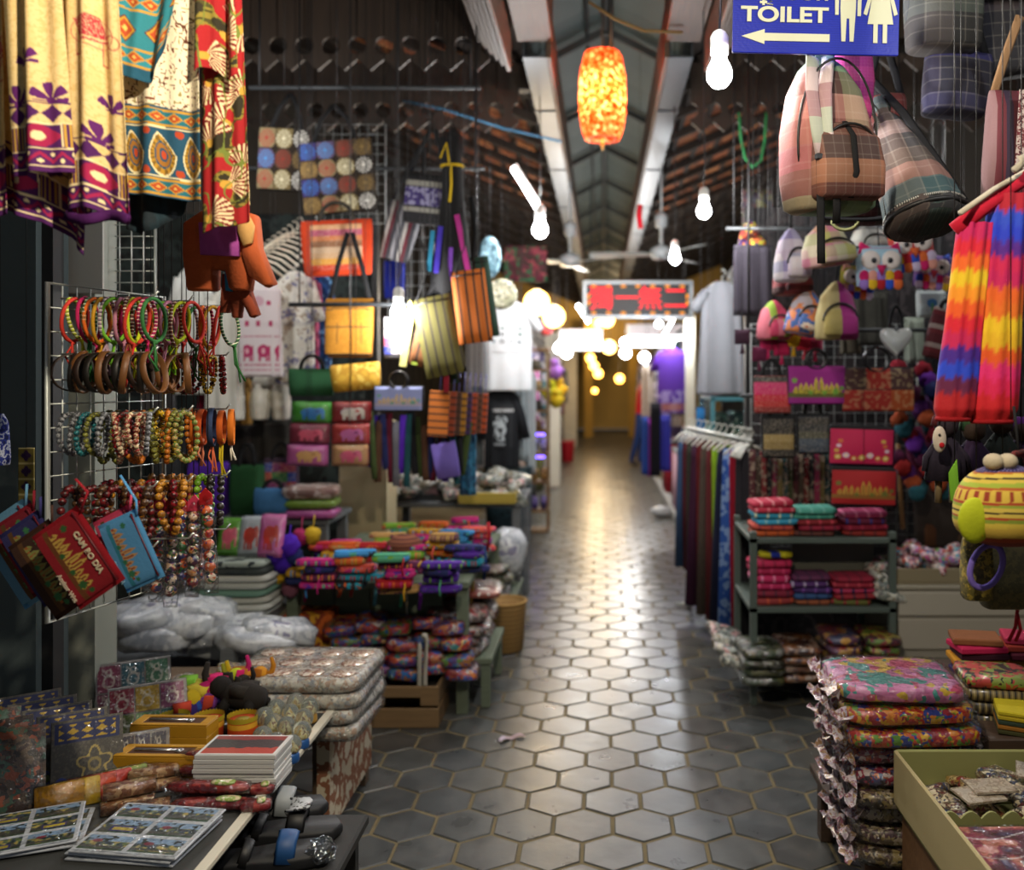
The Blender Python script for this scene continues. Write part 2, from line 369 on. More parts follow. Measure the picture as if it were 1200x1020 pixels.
for (X, Y) in tiles:
    if (X, Y) not in vs: rest.add(hv, hf, Tr(X, Y, random.uniform(-.001, .001)) @ Rx(random.gauss(0, .008)) @ Ry(random.gauss(0, .008)))
ro = rest.build('tile_field', TILE, fl, smooth=False); ro['kind'] = 'stuff'
# ---- side and end walls
WALL = fab('#2b2722', .9, .25, 4); DARKW = wood('#17110c', '#2c2118', .7, 5)
struct(MB().box(-3.4, -3.3, -1.0, 26, 0, 5.2).build('wall_left', WALL, smooth=False))
struct(MB().box(3.2, 3.3, -1.0, 26, 0, 5.2).build('wall_right', WALL, smooth=False))
wb = MB(); wb.box(-3.3, -.95, 24, 24.2, 0, 5.0); wb.box(1.3, 3.2, 24, 24.2, 0, 5.0); wb.box(-.95, 1.3, 24, 24.2, 2.5, 5.0); wb.box(-1.2, 1.6, 27.2, 27.4, 0, 3)
struct(wb.build('wall_back', fab('#c9a45a', .8, .1, 3), smooth=False))
# ---- roofs: side roofs fall towards two long box gutters, a steel gable covers the aisle
GX = (-.355, .42); GZ = 3.22
CORR = plain('#465250', .6, .3)
gb = MB(); n = 60
for sgn in (-1, 1):
    v = []; f = []
    for i in range(n+1):
        for j in range(2):
            X = .03+sgn*(j*.66); Y = -1+i*.47; v.append((X, Y, 4.05-j*.34+.02*math.sin(i*2.2)))
    for i in range(n): a = 2*i; f.append((a, a+1, a+3, a+2))
    gb.add(v, f)
cl = struct(gb.build('ceiling', CORR, smooth=False))
pm = MB().box(-.64, .0, -.02, .02, -.05, 0, Ry(-.476+.0)).box(0, .64, -.02, .02, -.05, 0, Ry(.476)).mesh('purlin', False)
for k in range(14): link('purlin', pm, plain('#3a3d3c', .6, .3), cl, (.03, 1.6+k*1.6, 4.02))
MB().tube([(.03, -1, 4.0), (.03, 27, 4.0)], .025).build('ridge_bar', plain('#2f3232', .6, .3), cl)
MB().tube([(-.1, -1, 3.93), (-.1, 27, 3.93)], .012).build('conduit', plain('#2a2c2d', .6, .3), cl)
# side roofs
TILER = pat(['#9a5230', '#b86c40', '#c88450', '#a8603a', '#7b4a32'], 'vor', 4, .85)
tm = MB().bbox(-.095, .095, -.13, .13, -.012, .012, .003).mesh('roof_tile', False)
RAFT = wood('#1d140e', '#35271c', .7, 5)
for s, nm in ((-1, 'ceiling_left'), (1, 'ceiling_right')):
    gx = GX[0] if s < 0 else GX[1]; ang = .39
    def rp(d, Y): return Vector((gx+s*(.1+d*math.cos(ang)), Y, GZ+.18+d*math.sin(ang)))
    a, b_ = rp(0, 0), rp(3.4, 0)
    deck = MB(); vv = []
    for Y in (-1, 26):
        for q in (a, b_): vv += [(q.x, Y, q.z+.09), (q.x, Y, q.z+.12)]
    deck.add(vv, [(0,2,6,4),(1,5,7,3),(0,4,5,1),(2,3,7,6),(0,1,3,2),(4,6,7,5)])
    ce = struct(deck.build(nm, plain('#241a14', .9), smooth=False))
    rm = MB().box(0, 3.3, -.03, .03, -.015, .05).mesh('rafter', False)
    Ys = [5.9+k*.62 for k in range(9)] + [12+k*1.2 for k in range(10)]
    for Y in Ys:
        link('rafter', rm, RAFT, ce, rp(0, Y), (0, -s*ang if s > 0 else PI+ang, 0))
    bm_ = MB().box(-.02, .02, -9.5, 9.5, -.018, .018).mesh('batten', False)
    for d in range(8): link('batten', bm_, RAFT, ce, rp(.1+d*.235, 15.0)+Vector((0, 0, .045)), (0, -s*ang, 0))
    for k, Y in enumerate(Ys[:8]):
        for d in range(7):
            for h in (0, 1):
                o = link('roof_tile', tm, TILER, ce, rp(.215+d*.235, Y+.17+h*.28)+Vector((0, 0, .062+random.uniform(-.004, .006))), (0, -s*ang+random.gauss(0, .02), random.gauss(0, .015)))
# gutters
GUT = plain('#393e43', .42, .6); GWD = wood('#33231a', '#5a3f28', .6, 5, (12, 1, 12))
for i, gx in enumerate(GX):
    sg = -1 if i == 0 else 1
    m = MB().box(gx-.065, gx+.065, 4.75, 26, GZ-.012, GZ).box(gx-.065, gx-.053, 4.75, 26, GZ, GZ+.2).box(gx+.053, gx+.065, 4.75, 26, GZ, GZ+.2)
    g = struct(m.build(f'trim_{i+1}', GUT, smooth=False))
    inner = gx-sg*.078
    MB().bbox(inner-.012, inner+.012, 4.7, 26, GZ-.03, GZ+.24).build('fascia_board', GWD, g, smooth=False)
    for k in range(11): MB().box(gx-.07, gx+.07, 5.7+k*1.6-.012, 5.7+k*1.6+.012, GZ-.02, GZ-.012).build('gutter_strap', plain('#5a5f63', .5, .6), g, smooth=False)
    # stepped wooden cornice blocks ahead of the gutter
    MB().bbox(gx-.09, gx+.1, 4.05, 4.7, GZ+.05, GZ+.36, .006).build('cornice_block', GWD, g, smooth=False)
    MB().bbox(gx-.12, gx+.075, 3.3, 4.0, GZ+.0, GZ+.3, .006).build('cornice_block', GWD, g, smooth=False)
    MB().box(gx-.1, gx+.055, 3.3, 3.98, GZ-.02, GZ-.002).build('cornice_soffit', GUT, g, smooth=False)
    for k in range(6): MB().bbox(gx+sg*(.12+k*.03)-.012, gx+sg*(.12+k*.03)+.012, 3.5, 4.6, GZ-.14+.03*k, GZ+.3).build('cornice_slat', GWD, g, smooth=False)
# ---- frieze boards: planks with half-round notches and pointed tips
FR = wood('#1b130d', '#33251a', .55, 6, (12, 12, 1))
def plank(w, ztop):
    r = w*.34; h = w/2-.002; left = [(-h, ztop), (-h, r)]
    left += [(-h+r*math.sin(PI*i/10), r*math.cos(PI*i/10)) for i in range(1, 10)]
    left += [(-h, -r), (-h, -r-.025), (0, -r-.025-w*.42)]
    return left+[(-x, z) for x, z in reversed(left[:-1])]
for nm, Y, zc, x0, x1 in (('trim_3', 4.74, 3.265, -2.55, -.50), ('trim_4', 5.55, 3.165, -2.75, -.45), ('trim_5', 4.74, 3.265, .62, 2.6), ('trim_6', 5.55, 3.165, .55, 2.8)):
    w_ = .14; top = .55 if Y < 5 else .3
    fr = struct(MB().bbox(x0, x1, Y+.02, Y+.11, zc+.14, zc+top).build(nm, FR, smooth=False))
    me = MB().prism(plank(w_, top), .022).mesh('plank', False)
    for k in range(int((x1-x0)/w_)):
        link('plank', me, FR, fr, (x0+w_*(k+.5), Y, zc+random.uniform(-.003, .003)), (0, random.gauss(0, .006), 0))
# tie beams and hanging rails under the friezes
RAIL = plain('#3f4245', .55, .5); IRON = plain('#2a2a2c', .5, .5); WHITEM = plain('#9a9e9e', .5, .3)
# ---- columns
CREAM = fab('#b9ab88', .75, .1, 5)
def column(x, y, w, d, z1, m, name='column'):
    o = MB().bbox(x-w/2, x+w/2, y-d/2, y+d/2, 0, z1, .012).build(name, m, smooth=False); return struct(o)
column(P(427, 0, 5.32).x, 5.42, .28, .26, 1.25, CREAM)
column(P(100, 0, 2.7).x, 2.7, .125, .12, 3.3, fab('#8f9388', .7, .1, 5))
TEALP = fab('#4f5a5c', .6, .1, 4)
struct(MB().bbox(-2.2, P(42, 0, 2.45).x, 2.45, 2.6, 0, 3.3, .01).build('wall_stall', TEALP, smooth=False))
column(P(58, 0, 2.5).x, 2.5, .05, .05, 3.3, plain('#1c1c1c', .7), 'column')
for (px, Y, wd) in ((648, 12.6, .2), (808, 9.2, .1), (668, 20, .3)):
    column(P(px, 0, Y).x, Y, wd, wd, 2.16, fab('#c9c2b0', .7, .1, 5))
# end room: warm columns and doorway
GOLD = fab('#c99b3e', .6, .1, 3)
for px in (742, 757, 690): column(P(px, 0, 23.3).x, 23.3, .22, .22, 3.0, GOLD)
# white side wall panels near the end of the aisle
struct(MB().box(-2.3, -.95, 15.2, 15.3, 0, 2.6).build('wall_partition', fab('#b9b4b2', .8, .1, 2), smooth=False))
# ================================================================== LAMPS
WIRE = plain('#1d1d1f', .5); SOCK = plain('#d8d8d4', .4)
def point(o, z, power, col, r=.03):
    l = bpy.data.lights.new('lamp_light', 'POINT'); l.energy = power; l.color = col; l.shadow_soft_size = r
    q = bpy.data.objects.new('lamp_light', l); COL.objects.link(q); q.parent = o; q.location = (0, 0, z)
def bulb(px, py, Y, label, power=1., r=.034, zt=3.25, col=(1., .97, .92), em=28, P0=None):
    c = P(px, py, Y) if P0 is None else Vector(P0)
    t = thing('light_bulb', label, 'light bulb', c, group='hanging light bulbs')
    MB().lathe([(.004, -r*1.05), (r*.55, -r*.9), (r*.95, -r*.4), (r, .0), (r*.92, r*.5), (r*.62, r*1.1), (r*.5, r*1.5)], 18).build('glass', glow('#f4f8ff', em), t)
    MB().lathe([(r*.52, r*1.45), (r*.7, r*1.6), (r*.72, r*2.9), (r*.5, r*3.3), (r*.2, r*3.5)], 14).build('socket', SOCK, t)
    MB().tube([(0, 0, r*3.4), (.004, 0, r*6), (-.003, 0, max(r*8, (roofz(c.x)-c.z)*.6)), (0, 0, roofz(c.x)-c.z)], .0035, 5).build('cord', WIRE, t)
    point(t, 0, BULB_W*power, col); return t
bulb(843, 88, 2.5, 'bright white bulb on a looped cord beside the toilet sign', 1.3, .036)
bulb(825, 248, 4.3, 'white bulb hanging under the roof tiles beyond the toilet sign', 1.3)
bulb(791, 303, 5.6, 'white bulb hanging beside the ceiling fan on the tote bag side', 2.2, col=(.92, .96, 1.))
bulb(633, 270, 5.4, 'white bulb hanging below the tube light by the gutter', 1.3, .045)
bulb(467, 368, 4.15, 'white bulb hanging among the bags over the wallet table', .7, .036, 3.1)
bulb(0, 0, 0, 'warm bulb hanging over the aisle in front of the scarves', 5.4, P0=(-.05, .85, 2.45), col=(1., .86, .64))
bulb(0, 0, 0, 'added unseen white bulb lighting the wrapped fabric stack and scalloped tray', 1.0, P0=(1.25, 1.5, 2.55))  # fill bulb added outside the view, for the fabric stack and tray
bulb(0, 0, 0, 'added white bulb lighting the back of the printed tote stall', 1.0, P0=(1.95, 4.2, 2.6))  # extra bulb added to brighten the tote stall
bulb(0, 0, 0, 'added white bulb lighting the back of the white shirt stall', 1.2, P0=(-2.0, 3.9, 2.75))  # added to light the shirt stall from within
bulb(0, 0, 0, 'added unseen white bulb lighting the aisle ahead of the first stalls', 1.0, P0=(-.05, 2.3, 2.85))  # added above the view to light the front of the aisle
# tube light under the left roof
t = thing('tube_light', 'white fluorescent tube light fixed under the roof above the quilted bags', 'tube light', P(616, 222, 5.5), (0, .95, .5))
MB().bbox(-.16, .16, -.02, .02, .012, .035).build('housing', SOCK, t, smooth=False)
MB().tube([(-.15, 0, 0), (.15, 0, 0)], .014, 10).build('tube', glow('#f4f8ff', 18), t)
point(t, -.05, BULB_W*1.0, (1, .98, .95), .05)
# big woven lantern over the aisle
t = thing('paper_lantern', 'glowing orange barrel lantern of shredded paper over the aisle', 'lantern', P(706, 113, 5.0))
m, nt, b = newmat('lantern_paper'); v = coords(nt, False); tc = v
n = N(nt, 'ShaderNodeTexNoise'); n.inputs['Scale'].default_value = 38; n.inputs['Detail'].default_value = 5; L(nt, v, n.inputs['Vector'])
r = ramp(nt, ['#7a1200', '#c8380c', '#e8683a', '#ffb088'], False); mr = N(nt, 'ShaderNodeMapRange'); mr.inputs[1].default_value = .3; mr.inputs[2].default_value = .66; L(nt, n.outputs[0], mr.inputs[0])
sx = N(nt, 'ShaderNodeSeparateXYZ'); L(nt, v, sx.inputs[0]); L(nt, mr.outputs[0], r.inputs[0])
tl = N(nt, 'ShaderNodeBsdfTranslucent'); df = N(nt, 'ShaderNodeBsdfDiffuse'); mx = N(nt, 'ShaderNodeMixShader'); mx.inputs[0].default_value = .25
L(nt, r.outputs[0], tl.inputs[0]); L(nt, r.outputs[0], df.inputs[0]); L(nt, tl.outputs[0], mx.inputs[1]); L(nt, df.outputs[0], mx.inputs[2]); L(nt, mx.outputs[0], nt.nodes['Material Output'].inputs[0])
prof = [(.07, -.24), (.088, -.225), (.118, -.12), (.131, 0), (.118, .12), (.085, .222), (.06, .24)]
rows = []
for i in range(25):
    z = -.24+.48*i/24; rr = .131*(1-(abs(z)/.33)**2.6*.55); rows.append((z, 0, 0, rr, rr))
sh = MB(); nn = 40
for (z, _, _, rr, _) in rows:
    for k in range(nn): q = rr*(1+random.uniform(-.035, .035)); sh.v.append((q*math.cos(2*PI*k/nn), q*math.sin(2*PI*k/nn), z))
for j in range(24):
    for k in range(nn): l = (k+1) % nn; sh.f.append((j*nn+k, j*nn+l, (j+1)*nn+l, (j+1)*nn+k))
sh.build('shade', m, t)
MB().tube(oval(.068, .068, 20), .005, 6, True, Tr(0, 0, .24) @ Rx(PI/2)).tube(oval(.074, .074, 20), .005, 6, True, Tr(0, 0, -.24) @ Rx(PI/2)).build('rim', plain('#b4380c', .7), t)
MB().ball(.045, (0, 0, 0), 14, 10).build('lamp_globe', glow('#ffd9a0', 30), t)
MB().tube([(0, 0, .2), (0, 0, .89)], .006).tube([(.05, 0, .24), (.05, 0, .86)], .012).build('rod', plain('#20201f', .5), t)
MB().lathe([(.004, -.30), (.012, -.27), (.006, -.24)], 8).build('tassel', plain('#e0a040', .6), t)
point(t, 0, 6.5, (1, .5, .22), .045)
# paper globes and bare lamps further down the aisle
def globe(px, py, Y, rpx, c, em, label, power=0, zt=3.3):
    t = thing('globe_lamp', label, 'lamp', P(px, py, Y), group='lamps down the aisle'); r = S(rpx, Y)
    MB().ball(r, (0,0,0), 16, 10).build('globe', glow(c, em), t)
    MB().lathe([(r*.3, r*.92), (r*.3, r*1.1), (r*.1, r*1.15)], 8).build('cap', SOCK, t)
    MB().tube([(0, 0, r*1.1), (0, 0, roofz(t.location.x)-t.location.z)], .004, 5).build('cord', WIRE, t)
    if power: point(t, 0, power, (1, .8, .5) if c != '#f4f8ff' else (1, .98, .95), r*.8)
AM = '#ffc266'; WH = '#f4f8ff'
globe(629, 355, 8.0, 15, AM, 5, 'large amber globe lamp over the white T-shirt', 12)
globe(649, 371, 9.0, 13, AM, 5, 'amber globe lamp behind the large amber globe', 9)
globe(711, 375, 10.5, 9, AM, 5, 'amber globe lamp hanging under the red lettered sign', 8)
globe(714, 407, 12.5, 8, AM, 5, 'amber globe lamp lower down beneath the red lettered sign', 7)
for k, (px, py, Y, r) in enumerate(((692, 420, 15, 5), (696, 429, 17, 5), (701, 438, 19, 5), (726, 444, 16, 5), (697, 458, 21, 3))):
    globe(px, py, Y, r, '#ffb347', 6, 'small amber lamp in the row towards the end of the aisle', 12 if k != 4 else 0)
for k, (px, py, Y, r) in enumerate(((655, 408, 10.5, 6), (664, 414, 11, 6), (733, 402, 13, 6), (733, 414, 14, 6), (755, 419, 12, 6), (757, 432, 13.5, 4), (748, 395, 11, 6), (772, 380, 8.5, 4))):
    globe(px, py, Y, r, WH, 14, 'small white lamp above the stalls near the end of the aisle', 22 if k in (0, 2, 4, 6) else 0)
for px, py, Y in ((683, 368, 9.5), (782, 385, 9.0)):
    t = thing('tube_light', 'short white tube light over the far stalls', 'tube light', P(px, py, Y), (0, .9 if px < 700 else -.9, .6), group='tube lights over the far stalls')
    MB().bbox(-.12, .12, -.02, .02, .014, .035).build('housing', SOCK, t, smooth=False); MB().tube([(-.11, 0, 0), (.11, 0, 0)], .016, 8).build('tube', glow(WH, 14), t)
    point(t, -.06, 22, (.93, .97, 1), .05)
# white light boxes over the far stalls
for (x0, y0, x1, y1, Y, lb) in ((655, 386, 706, 411, 11.5, 'white lit sign box beyond the shelf tower and amber globes'), (735, 380, 803, 408, 10.5, 'white lit sign box above the purple T-shirt')):
    a, b2 = P(x0, y1, Y), P(x1, y0, Y); t = thing('light_box', lb, 'light box', ((a.x+b2.x)/2, Y, a.z)); w2 = (b2.x-a.x)/2; h = b2.z-a.z
    MB().bbox(-w2, w2, -.03, .05, 0, h).build('case', SOCK, t, smooth=False); MB().bbox(-w2+.01, w2-.01, -.04, -.03, .02, h*.5).build('lit_panel', glow('#ffffff', 4), t, smooth=False)
    MB().bbox(-w2+.01, w2-.01, -.037, -.03, h*.5, h-.01).build('upper_panel', plain('#e8e0e4', .6), t, smooth=False)
globe(745, 300, 25.6, 6, '#ffb347', 8, 'added amber lamp brightening the room at the end of the aisle', 70, 2.9)  # added lamp, raises the brightness of the far end
globe(700, 380, 22.5, 5, '#ffb347', 8, 'added amber lamp brightening the aisle before the end doorway', 40)  # another added lamp, more warm light before the doorway
# ceiling fans
def fan(px, py, Y, rot, label, zt):
    c = P(px, py, Y); t = thing('ceiling_fan', label, 'ceiling fan', c); W = plain('#b9bec0', .45)
    MB().lathe([(.02, -.05), (.075, -.045), (.095, -.01), (.09, .035), (.04, .06), (.02, .07)], 18).build('motor', W, t)
    MB().lathe([(.014, .06), (.014, .2), (.05, .22), (.055, .3), (.03, .33)], 14).build('canopy', W, t)
    MB().tube([(0, 0, .3), (0, 0, zt-c.z)], .01).build('rod', W, t)
    bm2 = MB().prism([(.08, -.035), (.16, -.05), (.58, -.062), (.6, -.03), (.6, .03), (.58, .062), (.16, .05), (.08, .035)], .008, .05).mesh('blade')
    bm2.transform(Rx(-PI/2+.2))
    for k in range(3): link('blade', bm2, plain('#c2c6c2', .5), t, (0, 0, -.01), (0, 0, rot+k*2*PI/3))
fan(668, 306, 7.6, 3.5, 'white three-blade ceiling fan above the white marked T-shirt side', 3.3)
fan(775, 297, 7.4, 3.1, 'white three-blade ceiling fan above the grey dress side', 3.3)
# ================================================================== NEAR LEFT: scarves, bracelet rack, souvenir table
CLOTH = printed(.88)
def cloth(name, parent, Y, xl, xr, y0, yb, colr, nu, nv, fold=.012, k=2.5, ph=0., lean=0., m=None, px_mm=1.0):
    """hanging cloth: xl(v), xr(v), yb(u) give its edges in photo pixels at depth Y; colr(a, b): a px across, b px above the hem"""
    o = parent.location
    def pos(u, v):
        ax = xl(v)+(xr(v)-xl(v))*u; ay = y0+(yb(u)-y0)*v; d = Y+fold*np.sin(2*PI*(k*u+ph)+.8*v)*(.4+.6*v)+fold*.4*np.sin(2*PI*(k*2.3*u+.3)+2*v)+lean*v
        return (ax-VX)*Y/F-o.x, d-o.y, EYE-(ay-VY)*Y/F-o.z
    def cc(u, v): return colr((xr(v)-xl(v))*u*px_mm, (yb(u)-y0)*(1-v)*px_mm).c
    return print_grid(name, pos, cc, nu, nv, m or CLOTH, parent, thick=.0012)
def frac(x): return x-np.floor(x)
def palmette(p, a, b, a0, b0, r, c):
    x, y = a-a0, b-b0; q = np.hypot(x, y); th = np.arctan2(y, x)
    p.put((q < r) & (q > r*.15) & (y > -1) & (np.abs(np.sin(3.5*(th-.35))) > .25+.55*(q/r)**3*1.0) & (q < r*(.75+.25*np.abs(np.sin(th)))), c)
    p.put(q < r*.2, c)
def hem_a(p, a, b):
    pu, ma, cr, go = '#4b0e58', '#a3154a', '#efd9a6', '#c99a3a'
    p.put((b > 80) & (b < 82), pu)
    p.put((b < 80) & (np.abs(frac(a/21)-.5)*2+np.abs((b-69)/11) < 1), pu)
    p.put(b < 57, pu); t = frac(a/62)
    s1 = (b > 29) & (b < 56)
    p.put(s1 & (t < .26) & (frac(a/4.2) < .5), go); p.put(s1 & (t > .28) & (t < .98) & (np.abs(t-.63)*2.4+np.abs(b-42)/16 < .95), ma)
    p.put(s1 & (np.hypot((t-.63)*62, b-42) < 5.5), cr); p.put(s1 & ((np.abs(t-.28) < .012) | (np.abs(t-.98) < .012)), cr)
    p.put((np.abs(b-57) < 1.1) | (np.abs(b-27.5) < 1.1) | (np.abs(b-7) < 1.0), cr)
    z = 17+5*(np.abs(frac(a/20)-.5)*4-1); s2 = (b > 9) & (b < 26)
    p.put(s2 & (np.abs(b-z) < 2.2), ma); p.put(s2 & (np.hypot((frac(a/20)-.5)*20, b-21) < 2.3), cr); p.put(s2 & (np.hypot((frac(a/20+.5)-.5)*20, b-13) < 2.3), cr)
def scarf_a(elephant=None, pals=(), tops=()):
    def f(a, b):
        p = Pic(a, '#e6c88c'); p.put(vnoise(a*.45, b*.45, 3) > .68, '#c8a257', .45); p.put(vnoise(a*.08, b*.05, 5) > .6, '#dcb873', .4)
        hem_a(p, a, b)
        for a0 in pals: palmette(p, a, b, a0, 84, 22, '#5b1464')
        for a0, b0 in tops: palmette(p, a, b, a0, b0, 20, '#5b1464')
        if elephant:
            x, y = a-elephant[0], b-elephant[1]; xr_, yr = x*.9+y*.42, -x*.42+y*.9; c = '#b8323c'
            body = (xr_/24)**2+(yr/17)**2; p.put(np.abs(body-1) < .06, c, .7)
            sad = (np.abs(xr_) < 15) & (yr < 17) & (yr > -11); p.put(sad, c); p.put(sad & (vnoise(a*1.2, b*1.2, 9) > .62), '#e6b08a', .8)
            p.put(sad & (np.abs(yr+7) < .8), '#e6c88c')
            for lx in (-15, 11):
                p.put((np.abs(np.abs(x-lx-2)-4) < .8) & (y < -8) & (y > -34), c, .7); p.put((np.abs(x-lx-2) < 5) & (np.abs(y+33) < 1.2), c, .8)
            p.put((np.abs(np.hypot(x-22, y+2)-8) < 1) & (x > 14), c, .7)
        return p
    return f
Ys = 1.6
root = thing('elephant_scarf', 'cream cotton scarf with purple hem and red elephant print', 'scarf', P(75, 290, Ys))
lf = lambda x0, x1: (lambda v: x0+(x1-x0)*v)
cloth('under_fold', root, Ys+.05, lf(-20, -12), lf(118, 112), -140, lambda u: 238+26*np.sin(u*2.2)+44*np.clip((u-.5)*2.2, 0, 1)**1.5*(u < .93)+0*u, scarf_a(), 90, 240, .02, 1.6)
cloth('back_fold', root, Ys, lf(66, 78), lf(128, 153), -140, lambda u: 247+9*u-6*np.sin(u*5), scarf_a((36, 212), (40,), ((55, 128),)), 96, 260, .014, 1.2, .25)
cloth('front_fold', root, Ys-.03, lf(-8, 12), lf(62, 82), -140, lambda u: 206-6*u, scarf_a(None, (12, 52), ((28, 128),)), 90, 250, .014, 1.1, .1)
cloth('side_fold', root, Ys+.02, lf(-50, -45), lf(-2, 14), -140, lambda u: 262-10*u, scarf_a((40, 190)), 50, 200, .012, 1.3, .4)
# hem roll along the bottom of the back fold
hr = MB(); pts = [P(78+8*i, 252+4*math.sin(i*.7)+.6*i, Ys+.01*math.cos(i)) - root.location for i in range(10)]
hr.tube(pts, .006, 8, r2=.010).build('hem_roll', fab('#43104f'), root)
def band_d(p, a, b, b0, h, base='#1f6f7c', per=18):
    o, g = '#b4491f', '#c8962f'; s = (b > b0) & (b < b0+h); p.put(s, base)
    p.put(s & ((b < b0+2.5) | (b > b0+h-2.5)), g)
    d = np.abs(frac(a/per)-.5)*2*.9+np.abs(b-b0-h/2)/(h/2-3); p.put(s & (d < .95), g); p.put(s & (d < .72), o); p.put(s & (d < .25), '#e0b45a')
def scarf_b(a, b):
    p = Pic(a, '#efe2c4'); n = vnoise(a*.16, b*.16, 11); p.put(np.abs(n-.5) < .035, '#5c2f1a'); n2 = vnoise(a*.3, b*.3, 12); p.put(n2 > .83, '#7a3a1e'); p.put((n2 < .12), '#8a7a2a', .9)
    p.put(b < 106, '#1d4f6a'); band_d(p, a, b, 2, 20); band_d(p, a, b, 84, 20)
    s = (b > 23) & (b < 83); p.put(s & ((b < 25) | (b > 81)), '#e9dcae')
    x = (frac(a/34)-.5)*34; y = b-50; xx = x+.25*y*np.where(y > 0, 1, 0)*.9
    r = np.hypot(xx/(12.5-np.clip(y, 0, 40)*.3), y/23)
    p.put(s & (r < 1.12) & (r > .98), '#e9dcae'); p.put(s & (r < 1.0), '#b98a26'); th = np.arctan2(y, xx); p.put(s & (r < 1.0) & (r > .74) & (np.sin(th*16) > 0), '#7a5a1a')
    p.put(s & (r < .7), '#1d4f6a'); p.put(s & (r < .6), '#a06a22'); p.put(s & (r < .36), '#1d4f6a'); p.put(s & (r < .22), '#c2471f')
    for q in (30, 76): p.put(s & (np.hypot((frac(a/34+.5)-.5)*34, b-q) < 4.5), '#b8431f')
    return p
def scarf_b2(a, b):
    p = Pic(a, '#2a7f8c'); p.put(b < 14, '#17526a'); band_d(p, a, b, 14, 22, '#2a8794', 17)
    x = (frac(a/32)-.5)*32; d = np.abs(x)/13+np.abs(b-56)/16; s = (b > 38) & (b < 76); p.put(s & (d < 1), '#5c1f2a'); p.put(s & (d < .88), '#c8962f'); p.put(s & (d < .68), '#b4491f'); p.put(s & (d < .25), '#e8c060'); band_d(p, a, b, 78, 22, '#2a8794', 17)
    return p
root = thing('paisley_scarf', 'teal and gold paisley scarf with cream vine ground', 'scarf', P(190, 240, Ys+.06))
cloth('main_fold', root, Ys+.08, lf(136, 142), lf(230, 238), -140, lambda u: 226+11*u, scarf_b, 130, 260, .01, 1.4, .1)
cloth('top_fold', root, Ys+.04, lf(128, 134), lf(232, 196), -140, lambda u: 84+10*np.sin(u*3)-34*np.clip((u-.62)*2.2, 0, 1), scarf_b2, 110, 160, .012, 1.2, .4)
cloth('lining_fold', root, Ys+.12, lf(136, 146), lf(236, 228), -140, lambda u: 268-26*u+14*np.sin(u*4), lambda a, b: Pic(a, '#16242c').put(vnoise(a*.2, b*.2) > .6, '#1e3b47', .6), 30, 40, .015, 1.5)
def scarf_c(sd):
    def f(a, b):
        p = Pic(a, '#a3161c'); n = vnoise(a*.07, b*.07, sd); p.put(n > .58, '#4a4418'); p.put((n > .58) & (vnoise(a*.12+n*5, b*.4, sd+1) > .5), '#8a7a2c'); p.put((n > .72), '#2a2410')
        for k in range(9):
            rx, ry = 10+(k*37 % 55), 14+(k*53 % 230); x, y = a-rx, b-ry; q = np.hypot(x, y); th = np.arctan2(y, x); o = k*1.3
            fan_ = (q < 26) & (q > 5) & (np.cos(th-o) > .45); p.put(fan_, '#7a1216'); p.put(fan_ & (np.sin(th*26+k) > 0), '#e6cfa2')
            p.put(q < 5, '#c89a3a')
        n3 = vnoise(a*.05+9, b*.05, sd+7); p.put((np.abs(n3-.5) < .025), '#6d7a30'); return p
    return f
root = thing('floral_scarf', 'red scarf with olive leaves and cream striped fans', 'scarf', P(262, 260, Ys+.1))
cloth('main_fold', root, Ys+.1, lf(232, 236), lf(276, 292), -140, lambda u: 273-14*u, scarf_c(21), 90, 260, .012, 1.2, .2)
cloth('top_fold', root, Ys+.07, lf(228, 231), lf(270, 281), -140, lambda u: 86-6*np.sin(u*6), scarf_c(44), 80, 150, .012, 1.1, .5)
cloth('edge_fold', root, Ys+.13, lf(268, 270), lf(277, 292), -140, lambda u: 240+0*u, lambda a, b: Pic(a, '#d9bd80').put(vnoise(a*.5, b*.18, 6) > .66, '#2a2410'), 20, 160, .008, 1)
# rail above carrying the scarves
MB().tube([(-1.35, Ys+.05, 2.42), (-.55, Ys+.06, 2.42)], .012).tube([(-.98, Ys+.05, 2.42), (-.98, Ys+.05, 3.3)], .006).build('hanging_rail', RAIL)
tag(bpy.data.objects['hanging_rail'], 'grey steel rail carrying the three printed scarves', 'rail')
# ---- brown felt elephant hanging under the floral scarf
Ye = 1.85; c0 = P(262, 300, Ye); t = thing('felt_elephant', 'brown cloth elephant with purple saddle hanging under the floral scarf', 'elephant', c0)
def pz(pts, Y=Ye): return [(S(x-262, Y), S(300-y, Y)) for x, y in pts]
BR = fab('#b0542c', .9); BR2 = fab('#8e4028', .9)
MB().prism(pz([(219,262),(240,248),(285,246),(303,262),(300,300),(294,341),(275,341),(270,318),(252,316),(252,341),(223,341),(218,300)]), .05, .06).build('body', BR, t)
MB().prism(pz([(292,250),(304,254),(308,292),(325,334),(316,338),(298,326),(290,300)]), .04, .06, Tr(0, -.012, 0)).build('trunk', BR, t)
MB().prism(pz([(286,254),(298,252),(306,268),(304,288),(294,292),(288,276)]), .012, .05, Tr(0, -.036, 0)).build('ear', fab('#c79a5c'), t)
MB().prism(pz([(241,264),(286,262),(288,303),(243,301)]), .012, .04, Tr(0, -.03, 0)).build('saddle_cloth', fab('#a04a98'), t)
MB().prism(pz([(258,320),(286,318),(290,340),(300,368),(292,372),(280,348),(277,372),(270,372),(268,346),(262,366),(255,366)]), .03, .05, Tr(0, .02, 0)).build('small_elephant', BR2, t)
MB().prism(pz([(264,318),(271,318),(272,342),(265,341)]), .01, .05, Tr(0, -.0, 0)).build('ribbon', fab('#2f7fa8'), t)
